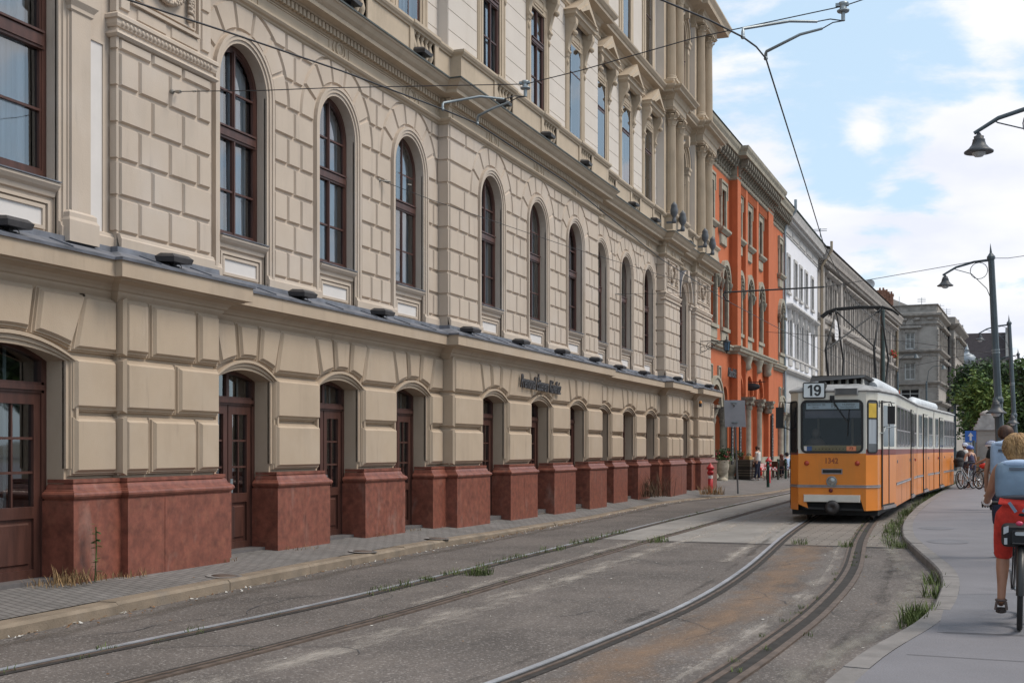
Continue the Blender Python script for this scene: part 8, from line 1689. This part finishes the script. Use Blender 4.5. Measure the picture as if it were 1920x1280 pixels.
J = dict(pel=(0, .20, .97), che=(0, .35, 1.25), nec=(-.01, .43, 1.42), hea=(-.015, .47, 1.55), face=(-.05, 1, -.05),
         shL=(-.165, .40, 1.385), elL=(-.235, .52, 1.19), haL=(-.285, .78, 1.06), shR=(.165, .40, 1.385), elR=(.235, .52, 1.19), haR=(.285, .78, 1.06),
         hiL=(-.10, .22, .92), knL=(-.135, .40, .62), anL=(-.15, .33, .22), toL=(-.155, .46, .175), hiR=(.10, .22, .92), knR=(.14, .60, .86), anR=(.135, .44, .56), toR=(.14, .57, .52))
rider = thing('person', 'blonde cyclist in red three-quarter trousers and sandals riding away at the right edge', 'person', tuple(cyc), RZ)
V = [(J['pel'], .15), (lerp(J['pel'], J['che'], .5), .125), (J['che'], .135), (lerp(J['che'], J['nec'], .75), .095), (J['nec'], .055), (lerp(J['nec'], J['hea'], .5), .06), (J['hea'], .088), (lerp(J['nec'], J['hea'], 1.5), .07)]
E = [(i, i + 1) for i in range(7)]
for sd in 'LR':
    b = len(V); V += [(J['sh' + sd], .06), (lerp(J['sh' + sd], J['el' + sd], .5), .052), (J['el' + sd], .042), (lerp(J['el' + sd], J['ha' + sd], .35), .042), (lerp(J['el' + sd], J['ha' + sd], .85), .029), (J['ha' + sd], .031), (lerp(J['el' + sd], J['ha' + sd], 1.18), .030)]; E += [(3, b)] + [(b + i, b + i + 1) for i in range(6)]
    b = len(V); V += [(J['hi' + sd], .10), (lerp(J['hi' + sd], J['kn' + sd], .5), .085), (J['kn' + sd], .060), (lerp(J['kn' + sd], J['an' + sd], .3), .060), (lerp(J['kn' + sd], J['an' + sd], .7), .040), (J['an' + sd], .036), (lerp(J['an' + sd], J['to' + sd], .6), .036), (lerp(J['an' + sd], J['to' + sd], 1.1), .03)]; E += [(0, b)] + [(b + i, b + i + 1) for i in range(7)]
skin('body', V, E, M_TAN, rider, 2)
V = [((0, .235, 1.13), .15), ((0, .21, 1.04), .172), (J['pel'], .188)]; E = [(0, 1), (1, 2)]
for sd in 'LR': b = len(V); V += [(J['hi' + sd], .125), (lerp(J['hi' + sd], J['kn' + sd], .5), .108), (lerp(J['hi' + sd], J['kn' + sd], .95), .085), (lerp(J['kn' + sd], J['an' + sd], .12), .080)]; E += [(2, b), (b, b + 1), (b + 1, b + 2), (b + 2, b + 3)]
skin('trousers', V, E, M_REDP, rider, 2)
V = [(lerp(J['pel'], J['che'], -.05), .15), (lerp(J['pel'], J['che'], .25), .16), (lerp(J['pel'], J['che'], .55), .148), (J['che'], .15), (lerp(J['che'], J['nec'], .75), .105), (lerp(J['che'], J['nec'], .95), .065), (lerp(J['shL'], J['nec'], .15), .062), (lerp(J['shR'], J['nec'], .15), .062)]; skin('shirt', V, [(0, 1), (1, 2), (2, 3), (3, 4), (4, 5), (4, 6), (4, 7)], mat('blue striped shirt', (.16, .30, .52), .8, var=.4, vscale=14), rider, 2)
q = MB(); hc = Vector(J['hea']); n = 26; m_ = 14; vs = []                        # chin-length bob, layered
for i in range(m_ + 1):
    th_ = math.pi * .80 * i / m_
    for j in range(n):
        a = 2 * math.pi * j / n; rr = .117 * (1 + .05 * noise.noise(Vector((math.cos(a) * 3, math.sin(a) * 3, i * .35))) + .02 * math.sin(j * 2.4 + i)); front = max(0, math.sin(a)); rr *= 1 - .12 * front
        vs.append((hc.x + rr * math.sin(th_) * math.cos(a) * 1.0, hc.y - .015 + rr * math.sin(th_) * math.sin(a) * 1.05, hc.z + .02 + .127 * math.cos(th_) - (.025 if i > m_ - 3 else 0) * (1 - front)))
q.add(vs, [(i * n + j, (i + 1) * n + j, (i + 1) * n + (j + 1) % n, i * n + (j + 1) % n) for i in range(m_) for j in range(n)], 0, True)
for k in range(420):                                                             # separate locks
    a = rnd.uniform(-math.pi * 1.05, .05); th0 = rnd.uniform(.15, 1.9); P = []
    for s_ in range(4): th_ = th0 + s_ * .16; rr = .121 + .006 * s_ * rnd.random(); P.append((hc.x + rr * math.sin(th_) * math.cos(a + .04 * s_), hc.y - .015 + rr * math.sin(th_) * math.sin(a + .04 * s_), hc.z + .02 + .129 * math.cos(th_)))
    q.tube(P, [.003, .005, .0045, .0015], 4)
q.build('hair', M_HBL, rider)
for sd, k in (('L', -1), ('R', 1)):
    h_ = Vector(J['ha' + sd]); q = MB(); d = Vector((0, .9, -.35)).normalized()
    for f, off_ in enumerate((-.034, -.012, .010, .031)): b = h_ + Vector((off_, .045, .0)); q.tube([b, b + Vector((0, .045, .005)), b + Vector((0, .062, -.025)), b + Vector((0, .04, -.045))], [.012, .011, .010, .009], 6)
    q.tube([h_ + Vector((-k * .03, .02, -.01)), h_ + Vector((-k * .045, .05, -.03)), h_ + Vector((-k * .03, .07, -.045))], [.013, .012, .010], 6); q.sphere(h_ + Vector((0, .03, .0)), .045, 10, sc=(1, 1.1, .6)); q.build('glove', M_BLK, rider)
q = MB(); w0 = Vector(lerp(J['elL'], J['haL'], .9)); q.tube([w0 + Vector((.034 * math.cos(a * .52), .010 * math.sin(a * .52), .034 * math.sin(a * .52))) for a in range(12)], .012, 6, closed=True); q.build('wristwatch', M_WHITE, rider)
for sd in 'LR':
    an, to = Vector(J['an' + sd]), Vector(J['to' + sd]); q = MB(); d = (to - an); d.z = 0; d.normalize(); c = an + d * .05; c.z = min(an.z, to.z) - .045 + (.02 if sd == 'R' else .0)
    n = 14; P = [(c.x + .046 * math.cos(a * .4488) * (1 + .15 * math.sin(a * .4488)), c.y + .125 * math.sin(a * .4488)) for a in range(n)]; q.panel(P, c.z - .022, c.z + .008, .004, lambda w_, u, v: (u, v, w_), 0, True)
    for yy in (-.05, .03, .085): q.tube([(c.x - .046, c.y + yy, c.z), (c.x - .04, c.y + yy + .01, c.z + .05), (c.x, c.y + yy + .015, c.z + .078), (c.x + .04, c.y + yy + .01, c.z + .05), (c.x + .046, c.y + yy, c.z)], .012, 5, 1)
    q.tube([(c.x + .042 * math.cos(a * .6), c.y - .06 + .045 * math.sin(a * .6), an.z + .0) for a in range(11)], .011, 5, 1, True); q.build('sandal', [mat('dark sandal sole', (.03, .02, .018), .8), mat('brown grey strap', (.12, .085, .075), .7)], rider)
rucksack('blue grey rucksack on the back of the blonde cyclist in red', Matrix.Rotation(RZ, 4, 'Z') @ Vector((0.0, .22, 1.262)) + cyc, RZ, M_BAG2, M_BAGT, .20, .16, .10, -.22)
q = MB(); 
for k in (-1, 1): q.obox(Vector((k * .055, -.0, 1.055)) , (1, 0, k * 1.5), (0, 1, 0), (-k * 1.5, 0, 1), .05, .006, .013)
o = q.build('hip_strap', M_BAG2, rider)
q = MB(); q.box(-.12, .12, .05, .34, 1.0, 1.03); 

# ================================================================== GATE PIER, SMALL SIGNS, TREES
c = at_d(1850, 840, 55); c.z = .12; gpz = thing('gate_pier', 'weathered grey stone gate pier with stepped domed cap behind the cyclists', 'pier', tuple(c), .03); S5 = 55 / F
hz = lambda py: EYE + (HY - py) * S5 - .12
q = MB(); w_ = .42; q.box(-w_ - .06, w_ + .06, -w_ - .06, w_ + .06, 0, .3); q.box(-w_, w_, -w_, w_, .3, hz(806)); q.ribbon([( .28 * math.cos(a * .314), 1.45 + .34 * math.sin(a * .314)) for a in range(20)], [(.33 * math.cos(a * .314), 1.45 + .39 * math.sin(a * .314)) for a in range(20)], w_ - .01, w_ + .03, True, lambda p, u, v: (u, -p, v)); q.frame(-.34, .34, .6, hz(815), .035, w_ - .01, w_ + .02, lambda p, u, v: (u, -p, v)); q.build('shaft', M_GR2, gpz)
q = MB()
for z0, z1, e in ((hz(806), hz(800), .12), (hz(800), hz(795), .06), (hz(795), hz(789), -.02), (hz(789), hz(784), -.06), (hz(784), hz(779), -.16)): q.box(-w_ - e, w_ + e, -w_ - e, w_ + e, z0, z1 + .004)
q.lathe([(.28, hz(779)), (.30, hz(777.5)), (.27, hz(774)), (.15, hz(770.5)), (.03, hz(769)), (0, hz(768))], (0, 0, 0), 18); q.build('cap', mat('pale weathered stone', (.42, .40, .38), .9, var=.15, vscale=4), gpz)
M_BLUE = mat('blue sign', (.03, .13, .45), .5, var=.05)
for (px, py, zc, kind_, lb) in ((1820, 818, 60, 'sq', 'square blue one way sign with a white arrow on a thin post'), (1777, 846, 62, 'rd', 'round blue direction sign low on a post behind the tram')):
    c = at_d(px, 840, zc); c.z = .05; h_ = EYE + (HY - py) * zc / F - .05; t = thing('traffic_sign', lb, 'sign', tuple(c), TH * 0); q = MB(); q.tube([(0, .04, 0), (0, .04, h_ + .2)], .03, 6); q.build('post', M_STEEL, t); q = MB()
    if kind_ == 'sq': q.box(-.26, .26, -.01, .01, h_ - .28, h_ + .28)
    else: q.lathe([(.30, -.01), (.30, .01)], (0, 0, h_), 20, axis=((1, 0, 0), (0, 0, 1), (0, -1, 0)))
    q.build('sign_plate', M_BLUE, t); q = MB(); ar = [(-.05, -.2), (.05, -.2), (.05, .02), (.13, .02), (0, .2), (-.13, .02), (-.05, .02)]
    if kind_ == 'rd': ar = [(x * .7 * math.cos(2.3) - y * .9 * math.sin(2.3), x * .7 * math.sin(2.3) + y * .9 * math.cos(2.3)) for x, y in ar]
    q.panel([(x, y + h_) for x, y in ar], .012, .016, 0, lambda p, u, v: (u, -p, v)); q.build('arrow', M_WHITE, t)
c = at_d(1832, 860, 50); c.z = .12; q = MB(); q.box(-.09, .09, -.09, .09, 0, 1.15); q.box(-.11, .11, -.11, .11, 1.15, 1.22); tag(q.build('wooden_post', mat('ochre wood', (.26, .17, .08), .8, var=.2), None, c), 'ochre wooden post in front of the gate pier', 'post')
c = at_d(1826, 860, 52); c.z = .12; q = MB(); q.tube([(0, 0, 0), (0, 0, 1.9)], .06, 8); tag(q.build('street_pole', M_POLE, None, c), 'slim blue grey pole beside the gate pier', 'pole')
M_BARK = mat('dark bark', (.055, .045, .035), .9, var=.3, vscale=8, stretch=(1, 1, .2), bump=.5)
def tree(label, px, py0, zc, blobs, n, size, mis, trunk_h, spread=.35, group='trees on the embankment'):
    c = at_d(px, 840, zc); c.z = .0; t = thing('tree', label, 'tree', tuple(c), 0, group); s_ = zc / F; B = []
    for (bx, by, rx, rz_, dy) in blobs: B.append(((bx - px) * s_ * .98, dy, EYE + (HY - by) * s_, rx * s_, max(rx * s_ * .85, .6), rz_ * s_))
    q = MB(); top = max(b[2] for b in B); q.tube([(0, 0, -.1), (.05, 0, trunk_h * .5), (-.03, 0, trunk_h), (.0, 0, top)], [.16, .13, .11, .03], 8)
    for b in B: q.tube([(0, 0, trunk_h * .8), (b[0] * .5, b[1] * .5, (trunk_h + b[2]) / 2), (b[0], b[1], b[2])], [.09, .06, .025], 6)
    q.build('trunk', M_BARK, t); q = MB(); leaves(q, B, n, size, mis, 34, spread); q.build('crown', [M_LEAFD, M_LEAFM, M_LEAFL], t); return t
tree('light green young tree in front of the darker trees', 1838, 0, 78, [(1838, 722, 20, 22, 0), (1822, 745, 20, 24, .3), (1850, 750, 22, 26, -.3), (1835, 775, 24, 22, 0), (1868, 745, 20, 30, .2), (1880, 780, 22, 24, 0), (1893, 805, 22, 22, 0), (1868, 800, 20, 20, 0)], 6500, .14, (1, 2, 2), 1.6, .26)
tree('dark green spreading tree left of the gate pier', 1828, 0, 92, [(1830, 700, 26, 14, 0), (1810, 718, 18, 20, 0), (1850, 702, 24, 16, .5), (1806, 740, 16, 18, -.4), (1825, 770, 20, 24, 0), (1800, 728, 10, 12, 0), (1842, 730, 26, 22, 0)], 6500, .17, (0, 0, 0, 1), 2.2, .3)
tree('dark green tree behind the second lamp post', 1893, 0, 88, [(1880, 695, 26, 16, 0), (1905, 715, 24, 26, .3), (1890, 750, 28, 26, 0), (1912, 770, 22, 28, -.3), (1900, 805, 26, 22, 0), (1922, 700, 16, 18, 0)], 7000, .17, (0, 0, 0, 1), 2.2, .3)
tree('dark tree reaching in at the right edge above the lamp posts', 1945, 0, 70, [(1935, 700, 26, 26, 0), (1950, 740, 34, 34, 0), (1930, 780, 26, 30, 0), (1965, 790, 34, 34, 0), (1918, 805, 16, 22, 0), (1908, 685, 10, 6, 0)], 7000, .16, (0, 0, 1), 2.0, .28)
tree('bushy green tree behind the stopped cyclists', 1868, 0, 100, [(1860, 790, 30, 26, 0), (1895, 800, 34, 26, 0), (1835, 800, 22, 24, 0), (1815, 790, 16, 24, 0), (1925, 800, 24, 28, 0)], 5000, .18, (0, 0, 1), 1.6, .34)
tree('low dense bush closing the view at the right edge behind the parapet', 1915, 0, 82, [(1905, 822, 26, 24, 0), (1940, 815, 34, 30, 0), (1880, 828, 20, 18, 0), (1970, 810, 34, 34, 0)], 4500, .16, (0, 0, 1), .8, .3)
for i, (X, Y, h_, lb) in enumerate(((17, 30, 8, 'plane tree beyond the footpath outside the frame, first'), (18, 20, 8.5, 'plane tree beyond the footpath outside the frame, second'), (20, 9, 8, 'plane tree beyond the footpath outside the frame, third'))):
    t = thing('tree', lb, 'tree', (X, Y, .1), 0, 'trees on the embankment'); q = MB(); q.tube([(0, 0, 0), (0, 0, 3), (.1, 0, h_ - 1)], [.2, .16, .05], 8); q.build('trunk', M_BARK, t); q = MB(); leaves(q, [(0, 0, h_ * .65, 2.4, 2.4, h_ * .33), (.9, .8, h_ * .55, 1.8, 1.8, 1.6)], 3500, .2, (0, 0, 1), 34, .4); q.build('crown', [M_LEAFD, M_LEAFM, M_LEAFL], t)
# low stone parapet and railing under the trees
q = MB(); a, b = at_d(1805, 840, 105), at_d(1990, 840, 62); d = Vector((b.x - a.x, b.y - a.y, 0)); L = d.length; d.normalize(); nn = Vector((-d.y, d.x, 0)); q.obox((a + b) / 2 * 1 + Vector((0, 0, -EYE + .55)), d, nn, (0, 0, 1), L / 2, .2, .45); q.obox((a + b) / 2 + Vector((0, 0, -EYE + 1.06)), d, nn, (0, 0, 1), L / 2 + .05, .27, .06); tag(q.build('parapet', M_GR2), 'low grey stone parapet under the trees behind the cyclists', 'wall')
ct = thing('parked_car', 'dark parked car glimpsed behind the rear of the tram', 'car', tuple(at_d(1806, 840, 118)) [:2] + (0,), .2); q = MB()
prof = [(-2.0, .35), (2.0, .35), (2.05, .75), (1.2, .9), (.6, 1.38), (-1.0, 1.42), (-1.7, .95), (-2.05, .85)]; q.panel(prof, -.85, .85, 0, lambda p, u, v: (p, u, v), 0, True); q.build('body', mat('black car paint', (.02, .02, .022), .25, var=.1), ct)
for sx in (-.86, .86):
    for y in (-1.25, 1.3): q = MB(); q.lathe([(0, -.08), (.31, -.08), (.31, .08), (0, .08)], (sx, y, .31), 14, axis=((0, 1, 0), (0, 0, 1), (1, 0, 0))); q.build('wheel', M_TYRE, ct)
q = MB(); q.panel([(1.05, .93), (.55, 1.33), (-.95, 1.36), (-1.5, .98)], .852, .858, 0, lambda p, u, v: (p, u, v)); q.panel([(1.05, .93), (.55, 1.33), (-.95, 1.36), (-1.5, .98)], -.858, -.852, 0, lambda p, u, v: (p, u, v), 0, True); q.build('window', M_TG, ct)
